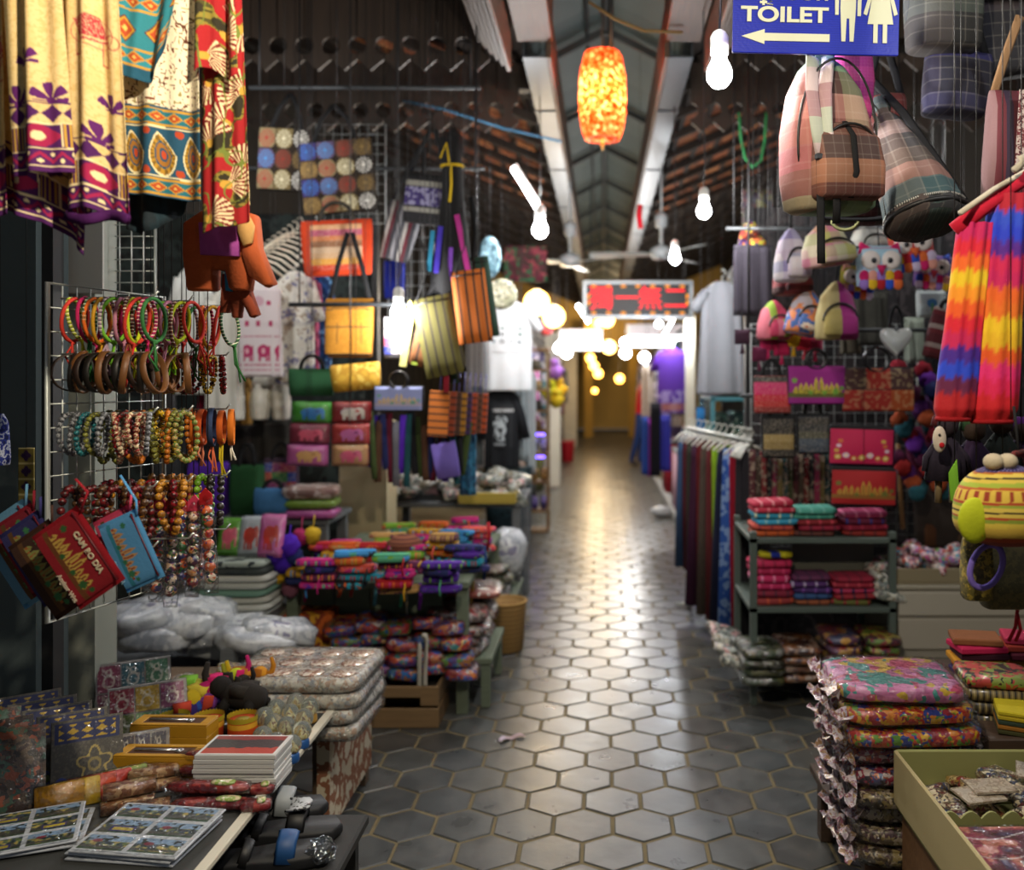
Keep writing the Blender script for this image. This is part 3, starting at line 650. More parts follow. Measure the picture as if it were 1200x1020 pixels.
MB().tube([(0, 0, S(50, Ye)), (0, .02, S(120, Ye)), (0, .05, .75)], .002).build('string', fab('#3a2a20'), t)
# ---- wire bracelet rack
WR = plain('#b3b8b4', .35, .5)
r0, r1 = Vector((-1.175, 1.9, 0)), Vector((-1.09, 2.23, 0)); dv = (r1-r0)
t = thing('bracelet_rack', 'white wire grid rack with rows of prongs for bracelets', 'display rack', (r0.x, r0.y, .5))
def rk(s, z): q = r0+dv*s; return (q.x-r0.x, q.y-r0.y, z-.5)
zt, zb = 1.705, .985
MB().tube([rk(0, zb), rk(0, zt), rk(1, zt), rk(1, zb)], .006, 8, True).build('frame', WR, t)
g = MB()
for k in range(1, 9): g.tube([rk(k/9, zb), rk(k/9, zt)], .0018, 5)
for k in range(14): z = zb+(zt-zb)*k/14; g.tube([rk(0, z), rk(1, z)], .0018, 5)
g.build('wire_grid', WR, t)
PR = [(.10, 0), (.42, 1), (.80, 2)]; ROWZ = [1.675, 1.555, 1.425, 1.265, 1.135]
pm = MB().tube([(0, 0, 0), (.2, 0, .004), (.21, 0, .016)], .0022, 6).mesh('prong')
for z in ROWZ:
    for s, _ in PR: link('prong', pm, WR, t, rk(s, z), (0, 0, 0))
def on_prong(row, pr, k):   # k 0..1 along the prong
    q = r0+dv*PR[pr][0]; return Vector((q.x+.02+.18*k, q.y, ROWZ[row]))
NEON = [('neon yellow', '#b7c41c'), ('lime green', '#6fae2a'), ('orange', '#d9641c'), ('coral red', '#c8382c'), ('dusty pink', '#b8788c'), ('mustard', '#b8871c'), ('magenta', '#b81c58'), ('rust brown', '#7a3c20'), ('pale mauve', '#a58a98'), ('green', '#2f6a34')]
def loop_mesh(rx, rz, r, n=18, flat=1.): return MB().tube([(p[1], p[0], p[2]-rz) for p in oval(rx, rz, n)], r, 6, True, r2=r*flat)
LP = [loop_mesh(.034+.003*k, .044+.003*k, .0042).mesh('band') for k in range(3)]
def tails(L_, sd):
    r = random.Random(sd); m = MB()
    for q in range(3): m.tube([(r.uniform(-.004, .004), r.uniform(-.006, .006), 0), (r.uniform(-.008, .008), r.uniform(-.012, .012), -L_*.5), (r.uniform(-.012, .012), r.uniform(-.012, .012), -L_)], .0022, 5)
    m.ball(.006, (0, 0, -.002), 8, 5); return m.mesh('tie_cords')
TL = [tails(.05+.014*k, k) for k in range(4)]
def bracelet(p, name, m, label, grp, lp, rz, tail=None, tm=None, rot=None):
    t = thing(name, label, 'bracelet', p, rot or (random.gauss(0, .12), random.gauss(0, .1), random.gauss(0, .16)), grp)
    link('band', lp, m, t)
    if tail: link('tie_cords', tail, tm or m, t, (0, 0, -2*rz))
    return t
for pr in range(3):                     # row of woven cord bracelets
    for k in range(14):
        nm, c = NEON[(k*3+pr*4) % 10] if pr < 2 else NEON[[6, 5, 4, 2, 6, 0, 3, 8, 9, 2, 6, 5, 3, 9][k]]
        mt = fab(c, .8) if (pr+k) % 3 else pat([c, '#e8e0c8', c, '#3a2a3a', c], 'str', 120, .85, axis='Z')
        i = k % 3; bracelet(on_prong(0, pr, k/13), 'woven_bracelet', mt, f'{nm} woven cord bracelet with loose ties on the top row of the rack', 'woven bracelets on the top row', LP[i], .044+.003*i, TL[(k+pr) % 4], fab(c, .8))
LTH = [('dark brown', '#2a1a12'), ('black', '#17130f'), ('tan', '#6d4522')]
LB = [MB().loft([(-.007, 0, 0, .039+.003*k, .039+.003*k), (-.006, 0, 0, .041+.003*k, .041+.003*k), (.006, 0, 0, .041+.003*k, .041+.003*k), (.007, 0, 0, .039+.003*k, .039+.003*k), (.0065, 0, 0, .038+.003*k, .038+.003*k), (-.0065, 0, 0, .038+.003*k, .038+.003*k)], 22, M=Tr(0, 0, -.040) @ Ry(PI/2)) .mesh('band') for k in range(3)]
for me in LB:                            # the open loft end caps are removed so that the band is a ring
    bm = bmesh.new(); bm.from_mesh(me); bmesh.ops.delete(bm, geom=[f for f in bm.faces if len(f.verts) > 4], context='FACES_ONLY'); bm.to_mesh(me); bm.free()
for pr in range(2):
    for k in range(12):
        nm, c = LTH[(k+pr) % 3 if pr == 0 else (2 if k > 3 else k % 2)]; i = k % 3
        o = link('leather_bracelet', LB[i], plain(c, .5), None, on_prong(1, pr, k/11.5), (random.gauss(0, .1), random.gauss(0, .12), random.gauss(0, .3)))
        tag(o, f'{nm} leather cuff bracelet on the second row of the rack', 'bracelet', 'leather bracelets on the second row')
def beads(rx, rz, rb, n): 
    m = MB()
    for (x, y, z) in oval(rx, rz, n): m.ball(rb, (0, x, z-rz), 8, 6)
    return m.mesh('beads')
BD = [beads(.028, .043, .006, 22), beads(.026, .056, .0068, 22), beads(.028, .056, .0088, 17)]
BC = [('yellow and black', ['#d8b018', '#1a1410']), ('red and black', ['#a01818', '#14100e']), ('green and tan', ['#5a7a30', '#a88a50']), ('cream and red', ['#d8c8a0', '#8a2420']), ('orange', ['#c8781c', '#a85a14']), ('olive', ['#8a8a3a', '#4a4a1c']), ('silver grey', ['#8a8c90', '#3a3c40']), ('turquoise', ['#2a7a80', '#123c44'])]
def beadmat(cs, sc=150): return pat(cs, 'vor', sc, .4)
for k in range(9):
    nm, c = BC[[2, 0, 2, 1, 1, 1, 0, 0, 1][k]]
    tag(link('beaded_bracelet', BD[0], beadmat(c), None, on_prong(1, 2, k/8.5), (random.gauss(0, .1), random.gauss(0, .1), random.gauss(0, .4))), f'{nm} beaded bracelet on the second row of the rack', 'bracelet', 'beaded bracelets on the second row')
for pr in range(3):
    for k in range(10):
        if pr == 2 and k > 5: break
        nm, c = BC[[[6, 6, 7, 5, 6, 3, 1, 3, 3, 6], [5, 5, 3, 4, 4, 5, 0, 4, 5, 2], [2, 5, 4, 0, 2, 4, 4, 4, 4, 4]][pr][k]]
        o = tag(link('beaded_bracelet', BD[1 if pr else 0], beadmat(c, 190), None, on_prong(2, pr, k/9.5), (random.gauss(0, .1), random.gauss(0, .1), random.gauss(0, .4))), f'{nm} beaded bracelet on the third row of the rack', 'bracelet', 'beaded bracelets on the third row')
for k in range(5):                       # wide orange cuffs at the end of the third row
    nm, c, tc = [('orange', '#c8641c', '#d88a1c'), ('rust orange', '#b84c1c', '#e08a6a'), ('navy and orange', '#2c3a58', '#e0704a'), ('burnt orange', '#c0581c', '#c8b01c'), ('bright orange', '#c86a1c', '#e6dcc8')][k]
    t2 = thing('woven_cuff', f'{nm} wide woven cuff bracelet at the end of the third rack row', 'bracelet', on_prong(2, 2, .55+k*.13), (0, 0, random.uniform(.2, .6)), 'wide cuffs on the third row')
    link('band', LB[k % 3], fab(c), t2, None, (0, 0, 0)); link('tie_cords', TL[k % 4], fab(tc), t2, (0, 0, -.07))
for pr in range(3):
    for k in range(8):
        nm, c = [[('dark red', ['#6a1418', '#2a0c0c']), ('brown', ['#5a3a1c', '#2a1a10'])], [('red', ['#8a1420', '#3a0c10']), ('amber', ['#c88a2a', '#8a5a18'])], [('wooden', ['#8a5a24', '#b8823c']), ('black', ['#14120f', '#2a2622'])]][pr][k % 2 if pr < 2 else (0 if k < 5 else 1)]
        if pr == 2 and k == 5: nm, c = 'lime green', ['#7aa82a', '#5a8a1c']
        tag(link('bead_bracelet', BD[2], beadmat(c, 120), None, on_prong(3, pr, k/7.5), (random.gauss(0, .08), random.gauss(0, .1), random.gauss(0, .4))), f'{nm} large bead bracelet on the fourth row of the rack', 'bracelet', 'large bead bracelets on the fourth row')
# plastic sleeves of ceramic beads on the lowest prongs
PK = [pat(['#7a1420', '#c8a88a', '#2a2450', '#3a5a2c', '#c88a4a', '#e0d0c0', '#5a1c4a'], 'vor', 55, .35, 1., crinkle=.6), pat(['#a01c24', '#2c2a6a', '#d8c0a8', '#c8581c', '#2c6a3a'], 'vor', 48, .35, 1., crinkle=.6)]
for k, (px, y0, y1, Y) in enumerate(((192, 600, 700, 2.18), (234, 596, 690, 2.2), (178, 585, 690, 2.16), (188, 590, 706, 2.1), (202, 588, 712, 2.06), (213, 590, 690, 2.12), (228, 588, 700, 2.12), (241, 580, 696, 2.1), (168, 600, 690, 2.2), (220, 575, 660, 2.2))):
    c = P(px, y0, Y); t2 = thing('bead_sleeve', 'clear sleeve of painted round beads hanging from the lowest rack row', 'bead strand', c, (0, random.gauss(0, .04), 0), 'bead sleeves on the lowest row'); h = S(y1-y0, Y); r = S(7.5, Y)
    m = MB(); nb = 7
    for q in range(nb): m.ball(r*.92, (0, 0, -h*(.16+.8*q/nb)), 10, 7)
    m.build('beads', PK[k % 2], t2)
    MB().loft([(-h, 0, 0, r*1.1, .004), (-h*.9, 0, 0, r*1.2, r), (-h*.2, 0, 0, r*1.2, r), (-h*.1, 0, 0, r*1.1, .005), (0, 0, 0, r*.9, .002)], 12).build('sleeve', film(alpha=.22), t2)
    MB().prism([(-r, 0), (0, r*1.1), (r, 0), (r, -h*.1), (-r, -h*.1)], .004).build('card', plain('#a8141c' if k % 3 else '#c83a5a', .5), t2, smooth=False)
# ---- embroidered Cambodia pouches
def skyline(p, u, v, ground, gold, green, c2):
    p.put((v > .17) & (v < .30), ground)
    for i in range(9):
        a = .12+.09*i; hgt = .16+.13*math.sin(i*2.1)**2+.18*math.exp(-((i-4.5)/1.6)**2); x = np.abs(u-a)
        p.put((v > .28) & (v < .3+hgt) & (x < .035*(1-np.clip((v-.3-hgt*.55)/(hgt*.45), 0, .95))), gold)
        p.put((v > .30) & (v < .28+hgt*.7) & (x < .008), c2)
    p.put((v > .29) & (v < .36) & (u > .08) & (u < .92), c2); p.put((v > .29) & (v < .36) & (u > .08) & (u < .92) & (np.sin(u*110) > -.2), gold)
    for a, b, r in ((.1, .62, .055), (.38, .30, .045), (.62, .30, .05), (.82, .33, .07), (.93, .42, .045)):
        th = np.arctan2(v-b, u-a); p.put(np.hypot(u-a, (v-b)*.66) < r*(.8+.2*np.sin(th*9)), green)
def pouch(name, label, ctr, w, h, ang, c, art=None, words=(), strap=None, Y=None, tilt=.12, d=.012, group=None):
    t = thing(name, label, 'pouch', ctr, (tilt, ang, 0), group)
    MB().pillow(w, h, d, 8, 8, 10).build('body', fab(c, .85), t)
    if art:
        print_grid('embroidery', lambda u, v: ((u-.5)*w*.9, -d/2*(1-np.abs(2*u-1)**9*.6)-.0015, (v-.5)*h*.9), art, 90, 60, printed(.8), t)
    MB().tube([(-w*.46, -d*.55, h*.40), (w*.46, -d*.55, h*.40)], .002, 6).build('zip', plain('#5a1420', .5), t)
    for (s, sz, x, z, cc, sxx) in words:
        o = link('lettering', text_mesh(s, sz, .0006, bold=.0006), plain(cc, .6), t, (x*w, -d/2-.003, z*h))
    if strap:
        MB().tube([(-w*.4, 0, h*.46), *strap], .004, 6, r2=.0015).build('strap', fab(c, .85), t)
    return t
Yp = 1.72
def art_red(u, v): p = Pic(u, '#8e0f1e'); skyline(p, u, v, '#6b3a14', '#c8a24a', '#2c5a2a', '#7a3a1c'); return p.c
def art_blue(u, v): p = Pic(u, '#4f8fc0'); skyline(p, u, v, '#2a7a92', '#b08a5a', '#2a6a4a', '#8a3a2a'); return p.c
w_, h_ = S(103, Yp), S(70, Yp)
pouch('souvenir_pouch', 'red embroidered pouch lettered CAM BO DIA hanging from the bracelet rack', P(92, 654, Yp), w_, h_, .98, '#8e0f1e', art_red, [('CAM BO DIA', .016, .02, .26, '#e0d0b0', 1), ('Angkor Wat', .012, .22, -.42, '#d8c8b0', 1)], [(-w_*.55, 0, h_*.8), (-w_*.75, 0, h_*.75)])
w2, h2 = S(88, Yp), S(54, Yp)
pouch('souvenir_pouch', 'sky blue embroidered pouch beside the red lettered pouch', P(154, 646, Yp+.04), w2, h2, 1.15, '#4f8fc0', art_blue, [('CAMBODIA', .009, .2, -.42, '#8ab4d0', 1)], [(-w2*.6, 0, h2*.6), (-w2*1.0, 0, h2*.5)])
for (px, py, Y, c, wpx, hpx, a, lb) in ((62, 668, 1.78, '#3a2014', 104, 64, .98, 'dark brown embroidered pouch behind the red lettered pouch'), (48, 655, 1.8, '#2c2a5c', 100, 60, 1.0, 'navy pouch behind the dark brown pouch'), (38, 645, 1.83, '#7a1424', 96, 60, 1.02, 'wine red pouch between the blue pouches on the rack'), (28, 650, 1.86, '#5f8fae', 110, 74, 1.0, 'pale blue pouch rearmost in the bunch on the rack'), (148, 640, 1.79, '#b83a58', 84, 50, 1.1, 'pink pouch behind the sky blue pouch')):
    pouch('souvenir_pouch', lb, P(px, py, Y), S(wpx, Y), S(hpx, Y), a, c, (lambda cc: (lambda u, v: (lambda p: (skyline(p, u, v, '#5a3a1a', '#8a8a4a', '#3a7a4a', '#a05a2a'), p.c)[1])(Pic(u, cc))))(c), strap=[(-S(wpx, Y)*.6, 0, S(hpx, Y)*.7)])
# woven diamond strap hanging behind the rack and a blue tassel at the frame edge
o = print_grid('woven_band', lambda u, v: ((u-.5)*.04, 0*u, -v*.36), lambda u, v: Pic(u, '#8a7a3a').put((np.abs(frac(v*9)-.5)*2+np.abs(u-.5)*2 < .75), '#3a1c4a').put((frac(v*9) < .06), '#d8c88a').c, 16, 90, CLOTH, None, P(31, 525, 2.3), thick=.003)
tag(o, 'olive woven band with purple diamonds hanging beside the rack', 'woven band')
o = MB().loft([(-.12, 0, 0, .02, .015), (-.1, 0, 0, .022, .016), (-.02, .004, 0, .014, .01), (0, .004, 0, .004, .004)], 14, rip=.3, rf=5).build('blue_bag', pat(['#2a3a9a', '#c8d0e8', '#2a3a9a', '#16205a'], 'noi', 60), None, P(0, 485, 2.1)); tag(o, 'blue and white cloth bundle hanging at the stall post', 'bundle')
# ---- white wire grid and hanging card behind the rack
def wire_panel(name, label, x0, y0, x1, y1, Y, nx, ny, m=WR, rot=0.):
    a, b = P(x0, y1, Y), P(x1, y0, Y); w, h = b.x-a.x, b.z-a.z; t = thing(name, label, 'wire panel', (a.x, Y, a.z), (0, 0, rot))
    MB().tube([(0,0,0),(w,0,0),(w,0,h),(0,0,h)], .005, 6, True).build('frame', m, t); g = MB()
    for i in range(1, nx): g.tube([(w*i/nx, 0, 0), (w*i/nx, 0, h)], .002, 5)
    for i in range(1, ny): g.tube([(0, 0, h*i/ny), (w, 0, h*i/ny)], .002, 5)
    g.build('wires', m, t); return t
wire_panel('wire_panel', 'white wire grid panel behind the bracelet rack', 112, 250, 182, 345, 2.75, 5, 7)
o = MB().bbox(-.09, .09, -.004, .004, 0, .42).build('paper_bag', plain('#b8b6ae', .7), None, P(85, 345, 2.62), smooth=False); tag(o, 'plain white card sheet hanging behind the bracelet rack', 'card')
# ================================================================== NEAR LEFT TABLE
TZ = .5
t = thing('souvenir_table', 'low grey table with white foam edge under the souvenirs', 'table', (-1.35, 2.1, 0))
MB().bbox(-.18, .53, -.75, .64, TZ-.035, TZ-.003).build('table_top', plain('#3c3d3c', .6), t, smooth=False)
MB().bbox(.52, .545, -.75, .66, TZ-.012, TZ+.004, .003).build('foam_edge', plain('#cfc9b8', .8), t, smooth=False)
for sx in (-.15, .32):
    for sy in (-.68, .55): MB().bbox(sx, sx+.05, sy, sy+.05, 0, TZ-.035).build('leg', plain('#2e2c2a', .7), t, smooth=False)
t = thing('low_bench', 'low bench carrying the silver packs behind the souvenir table', 'bench', (-1.2, 3.05, 0))
MB().bbox(-.6, .36, -.26, .35, .38, .41).build('bench_top', wood('#4a3a2a', '#6a5640'), t, smooth=False)
for sx in (-.55, .28):
    for sy in (-.2, .25): MB().bbox(sx, sx+.05, sy, sy+.05, 0, .38).build('leg', wood('#4a3a2a', '#6a5640'), t, smooth=False)
MB().bbox(.30, .34, -.22, .3, .06, .36).build('side_board', pat(['#b8aa90', '#8a5a40', '#c8bca4'], 'noi', 14), t, smooth=False)
def onT(px, py, z=TZ): Y = (EYE-z)*F/(py-VY); return Vector(((px-VX)*Y/F, Y, z))
SHINY = .9
# photo magnet sheets
def sheet(u, v, sd):
    p = Pic(u, '#c9ced6'); gx, gy = u*2.0, v*3.0; fx, fy = frac(gx), frac(gy); ins = (fx > .05) & (fx < .95) & (fy > .08) & (fy < .92); s = cells(gx, gy, sd)
    p.put(ins, '#3a4a5c'); n = vnoise(u*26, v*26, sd); p.put(ins & (n > .5), '#6a7a4a'); p.put(ins & (n > .68), '#b8a45a'); p.put(ins & (fy > .6) & (s > .3), '#8aa8c8'); p.put(ins & (n < .28), '#1c2c20'); p.put(ins & (s > .75) & (np.hypot(fx-.3, fy-.6) < .1), '#8a2c3c'); tw = np.abs(frac(fx*4)-.5)*2; p.put(ins & (fy > .2) & (fy < .35+.25*tw*(s < .7)), '#4a4a44'); p.put(ins & (fy < .2), '#2c4a2c')
    p.put(ins & (s < .45) & (np.abs(fx-.5) < .25) & (np.abs(fy-.35) < .16), '#33307a'); p.put(ins & (s < .45) & (np.abs(fx-.5) < .2) & (np.abs(fy-.35) < .09), '#c8b440'); return p.c
def magnet_set(c, rz, tilt, sd, label, w=.235, l=.2, d=.006):
    t = thing('magnet_sheet', label, 'magnet sheet', c, (tilt, 0, rz), 'photo magnet sheets')
    MB().bbox(-w/2, w/2, -l/2, l/2, 0, d, .002).build('card', plain('#c4cad4', .4), t, smooth=False)
    print_grid('pictures', lambda u, v: ((u-.5)*w*.97, (v-.5)*l*.97, d+.001+0*u), lambda u, v: sheet(u, v, sd), 120, 120, printed(.4, SHINY, .35), t)
    print_grid('wrap', lambda u, v: ((u-.5)*w*1.02, (v-.5)*l*1.02, d+.004+.0025*np.sin(9*u+4*v)*np.sin(7*v-3*u)), lambda u, v: Pic(u, '#ffffff').c, 16, 16, film(alpha=.10), t)
a = onT(172, 985); magnet_set(a+Vector((0, 0, .0)), -.12, .02, 1, 'photo magnet sheet at the bottom of the small pile', .24, .19)
magnet_set(a+Vector((.0, .0, .010)), -.16, .03, 2, 'photo magnet sheet in the middle of the small pile', .24, .19)
magnet_set(a+Vector((.01, -.005, .022)), -.13, .06, 3, 'photo magnet sheet on top of the pile beside the red spoon packs', .24, .19)
a = onT(50, 985); magnet_set(a+Vector((-.02, .01, .006)), .35, .05, 4, 'dark photo magnet sheet beside the main pile, under another', .2, .16)
magnet_set(a+Vector((-.03, .0, .02)), .42, .1, 5, 'dark photo magnet sheet beside the main pile, on top', .2, .16)
# red wrapped wooden spoons
RED = pat(['#8a1c20', '#6a1216', '#a83a30', '#8a1c20'], 'noi', 20, .4, SHINY, crinkle=.7)
for k, (px, py, dz, a) in enumerate(((250, 948, 0, .03), (245, 940, .024, -.02), (258, 930, 0, .06), (256, 920, .026, .04), (262, 915, .05, -.03), (300, 950, 0, .2), (305, 930, .0, .1))):
    ln = .2 if k < 5 else .07; c = onT(px, py); t = thing('spoon_pack', 'red wooden spoon in a clear wrapper beside the magnet sheets' if k < 5 else 'short red spoon pack at the table edge', 'spoon pack', c+Vector((0, 0, dz)), (0, 0, a), 'red spoon packs')
    MB().sq(ln, .036, .024, .6, 16, 6, .05, k).build('spoon', RED, t); MB().sq(ln*1.06, .044, .027, .5, 16, 6, .08, k+3).build('wrapper', film(alpha=.16), t, (0, 0, -.001))
    MB().sq(ln*.3, .026, .010, .7, 12, 5).build('inlay', pat(['#d8cdb0', '#8aa04a', '#c8b890'], 'noi', 60, .4, .5), t, (ln*.18, -.004, .02))
# white edged picture books
for k in range(8):
    c = onT(284, 918)+Vector((random.gauss(0, .0015), .01+random.gauss(0, .0015), k*.0115)); t = thing('picture_book', 'white edged picture book in the stack with red and black cover' if k == 7 else 'white edged picture book below the top of the stack', 'book', c, (0, 0, random.gauss(0, .012)), 'stacked picture books')
    MB().bbox(-.098, .098, -.062, .062, 0, .0105, .0012).build('pages', plain('#c8c8c6', .6), t, smooth=False)
    if k == 7: print_grid('cover', lambda u, v: ((u-.5)*.19, (v-.5)*.118, .0112+0*u), lambda u, v: Pic(u, '#e6e6e4').put((u > .03) & (u < .97) & (v > .05) & (v < .95), '#2a2020').put((u > .03) & (u < .97) & (v > .05) & (v < .30+.1*vnoise(u*16, v*3, 2)), '#b83418').put((u > .03) & (u < .97) & (v > .82-.12*vnoise(u*9, v*2, 5)) & (v < .95), '#8a2018').c, 80, 50, printed(.35, .8), t)
# yellow gift boxes with windows
for k, (px, py, dz) in enumerate(((190, 910, 0), (190, 910, .032), (205, 872, 0), (205, 872, .032))):
    c = onT(px, py)+Vector((0, 0, dz)); t = thing('gift_box', ['yellow spoon gift box under another in the front pair', 'yellow spoon gift box on top of the front pair', 'yellow spoon gift box under another in the rear pair', 'yellow spoon gift box on top of the rear pair'][k], 'gift box', c, (0, 0, -.03), 'yellow gift boxes')
    Yq = plain('#b8861c', .5); MB().bbox(-.105, .105, -.036, .036, 0, .031, .002).build('box', Yq, t, smooth=False)
    fr = MB(); fr.bbox(-.105, .105, -.036, -.022, .031, .0345, .001).bbox(-.105, .105, .022, .036, .031, .0345, .001).bbox(-.105, -.08, -.022, .022, .031, .0345, .001).bbox(.08, .105, -.022, .022, .031, .0345, .001).build('lid_frame', Yq, t, smooth=False)
    MB().bbox(-.08, .08, -.022, .022, .0305, .0318, .0003).build('tray', plain('#4a2a14', .7), t, smooth=False)
    MB().ball(.012, (.045, 0, .034), 10, 6, .35).tube([(.04, 0, .034), (-.07, 0, .034)], .004, 6).build('spoon', plain('#c8c8cc', .25, .9), t)
# scalloped tins
for k, (px, c, lb) in enumerate(((200, '#2f5560', 'blue scalloped tin beside the two orange tins'), (241, '#b8401c', 'orange scalloped tin between the blue tin and the end tin'), (281, '#c2441a', 'orange scalloped tin beside the glass globes'))):
    t = thing('scalloped_tin', lb, 'tin', onT(px, 866)+Vector((0, .02, 0)), group='scalloped tins'); r = .04
    MB().lathe([(r*.96, 0), (r, .004), (r, .044), (r*.97, .048)], 22).build('body', pat([c, c, '#d8a02a', c, c], 'str', 14, .5, axis='Z', rand=False), t)
    m = MB(); nn = 28
    v = []; f = []
    for q in range(nn*2): a = PI*q/nn; rr = r*1.03; v += [(rr*math.cos(a), rr*math.sin(a), .046), (rr*math.cos(a), rr*math.sin(a), .058+(.004 if q % 2 else 0))]
    for q in range(nn*2): l = (q+1) % (nn*2); f.append((2*q, 2*l, 2*l+1, 2*q+1))
    m.add(v, f).build('scalloped_rim', plain('#a8941c', .6), t); MB().lathe([(r*.98, .047), (.002, .049)], 22).build('lid', plain('#8a7a14', .6), t)
# glass globes on small bases
GL = plain('#cfd8d4', .06); gm, nt, b = newmat('globe_glass'); b.inputs['Transmission Weight'].default_value = .85; b.inputs['Roughness'].default_value = .04; b.inputs['Base Color'].default_value = rgba('#e8efe8'); b.inputs['IOR'].default_value = 1.3
gmesh = MB().ball(.026, (0, 0, .045), 16, 12).mesh('glass'); gb1 = MB().lathe([(.019, 0), (.021, .004), (.02, .02), (.016, .026)], 16).mesh('base')
inner = MB().loft([(.026, 0, 0, .012, .012), (.036, 0, 0, .014, .012), (.05, 0, 0, .005, .005), (.058, 0, 0, .001, .001)], 8).mesh('figure')
for k, (px, py) in enumerate(((352, 878), (334, 872), (318, 868), (306, 884), (322, 892), (340, 895), (355, 862), (338, 856), (322, 850), (362, 848), (345, 842), (308, 860))):
    t = thing('glass_globe', 'small glass globe with blue base on the foam edge' if k in (0, 5) else 'small glass globe with gilt base in the cluster by the tins', 'glass globe', onT(px, py)+Vector((0, .01, 0)), (0, 0, random.uniform(0, 6)), 'small glass globes')
    link('base', gb1, plain('#2a5a9a' if k in (0, 5) else '#a8823a', .35, .2), t); link('figure', inner, pat(['#c8a040', '#e8d8a0', '#8a5a2a'], 'noi', 90, .3, .5), t); link('glass', gmesh, gm, t)
# felt animals lying behind the tins
def plush(px, py, z, c1, c2, cap, label, rz, s=1.):
    t = thing('felt_elephant_toy', label, 'toy elephant', onT(px, py)+Vector((0, 0, z)), (0, 0, rz), 'felt animals'); A, B = fab(c1), fab(c2)
    MB().loft([(-.06*s, 0, .0, .004, .004), (-.055*s, 0, 0, .026*s, .026*s), (-.02*s, 0, 0, .036*s, .034*s), (.03*s, 0, 0, .033*s, .031*s), (.055*s, 0, 0, .018*s, .018*s), (.06*s, 0, 0, .003, .003)], 14, M=Tr(0, 0, .036*s) @ Ry(PI/2)).build('body', A, t)
    MB().ball(.028*s, (.065*s, 0, .055*s), 12, 8).build('head', B, t)
    MB().tube([(.085*s, 0, .055*s), (.105*s, 0, .06*s), (.112*s, 0, .085*s), (.104*s, 0, .115*s)], [.013*s, .011*s, .009*s, .006*s], 8).build('trunk', A, t)
    MB().prism([(0, 0), (.03*s, .01*s), (.034*s, .04*s), (.008*s, .045*s)], .008*s, .1, Tr(.045*s, -.028*s, .04*s)).build('ear', fab(cap), t)
    for q in ((-.035, -.02), (.03, -.02), (-.035, .02), (.03, .02)): MB().tube([(q[0]*s, q[1]*s, .03*s), (q[0]*s*1.15, q[1]*s*2.0, .012*s)], [.014*s, .013*s], 8).build('leg', B, t)
    MB().prism([(-.03, 0), (.02, .0), (.02, .03), (-.03, .03)], .07*s, .1, Tr(0, 0, .042*s)).build('saddle_cloth', fab(cap), t)
plush(215, 850, .0, '#2c1c5c', '#7a3a8a', '#b8402c', 'purple felt toy elephant with orange saddle beside the tins', .5)
plush(236, 842, .03, '#b8a01c', '#2a4a9a', '#c8b43a', 'yellow felt toy elephant with blue legs on the heap', 1.2, .95)
plush(222, 832, .03, '#8a8a24', '#c86a1c', '#6aa02a', 'olive and orange felt toy elephant at the back of the heap', .2, .9)
plush(255, 838, .05, '#b01c64', '#b8c42a', '#d0206a', 'magenta felt toy elephant with raised trunk on the heap', .9, .9)
plush(285, 845, .03, '#26221f', '#1c1917', '#2c2824', 'black felt toy elephant lying on its side near the globes', 2.9, 1.15)
plush(268, 832, .045, '#1c1a18', '#26221f', '#33302c', 'black felt toy elephant with raised trunk behind the magenta one', -.3, .8)
plush(283, 828, .05, '#b8781c', '#c88a24', '#a8641c', 'ochre felt toy elephant behind the black ones', .1, .85)
for k in range(3): tag(MB().bbox(-.05, .05, -.03, .03, 0, .03, .004).build('jewel_box', plain('#17120f', .3, 0, .5), None, onT(262+26*k, 862-3*k)+Vector((0, .03, 0)), (0, 0, .1*k)), 'small black lacquer box beneath the felt toys', 'box', 'black lacquer boxes')
# leaning sets of coloured card squares
def lean_set(px, py, w, h, tilt, rz, cols, label, z=TZ, d=.022, nx=3, ny=2):
    t = thing('soap_set', label, 'boxed set', onT(px, py, z), (-tilt, 0, rz), 'leaning boxed sets')
    MB().bbox(-w/2, w/2, 0, d, 0, h, .003).build('tray', plain('#8a8480', .5), t, smooth=False)
    for i in range(nx):
        for j in range(ny):
            x0, z0 = -w/2+.004+i*(w-.008)/nx, .004+j*(h-.008)/ny; ww, hh = (w-.008)/nx-.004, (h-.008)/ny-.004; c = cols[(i+j*nx) % len(cols)]
            def cp(u, v, c=c): p = Pic(u, c); p.put(np.abs(np.hypot(u-.5, (v-.4))-.22) < .04, '#cfc8b8', .6); p.put(np.abs(np.hypot(u-.5, (v-.75)*1.4)-.12) < .04, '#cfc8b8', .6); p.put(vnoise(u*14, v*14, 3) > .75, '#e8e0d0', .35); return p.c
            print_grid('card_square', lambda u, v, x0=x0, z0=z0, ww=ww, hh=hh: (x0+u*ww, -.002+0*u, z0+v*hh), cp, 24, 24, printed(.45), t)
    MB().bbox(-w/2-.001, w/2+.001, -.006, d+.001, -.001, h+.001, .003).build('wrap', film(alpha=.16), t, smooth=False)
pk = ['#8a1c34', '#b8962a', '#8a3060', '#3a6a3a', '#5a8a4a', '#2a6a6a']
lean_set(175, 865, .2, .15, .5, .52, ['#5a6a2a', '#4a7a4a', '#2a6a66', '#8a1c34', '#b8962a', '#7a2a58'], 'wrapped set of red, yellow and green card squares leaning at the front')
lean_set(158, 842, .2, .17, .5, .52, ['#6a2440', '#3a5a6a', '#5a2440', '#7a2444', '#2a5a66', '#35694a'], 'wrapped set of crimson and teal card squares leaning behind another')
lean_set(168, 905, .12, .10, .45, .45, ['#2a2438', '#38304a', '#2a2438'], 'dark wrapped set of ovals leaning in front of the colour squares', ny=1)
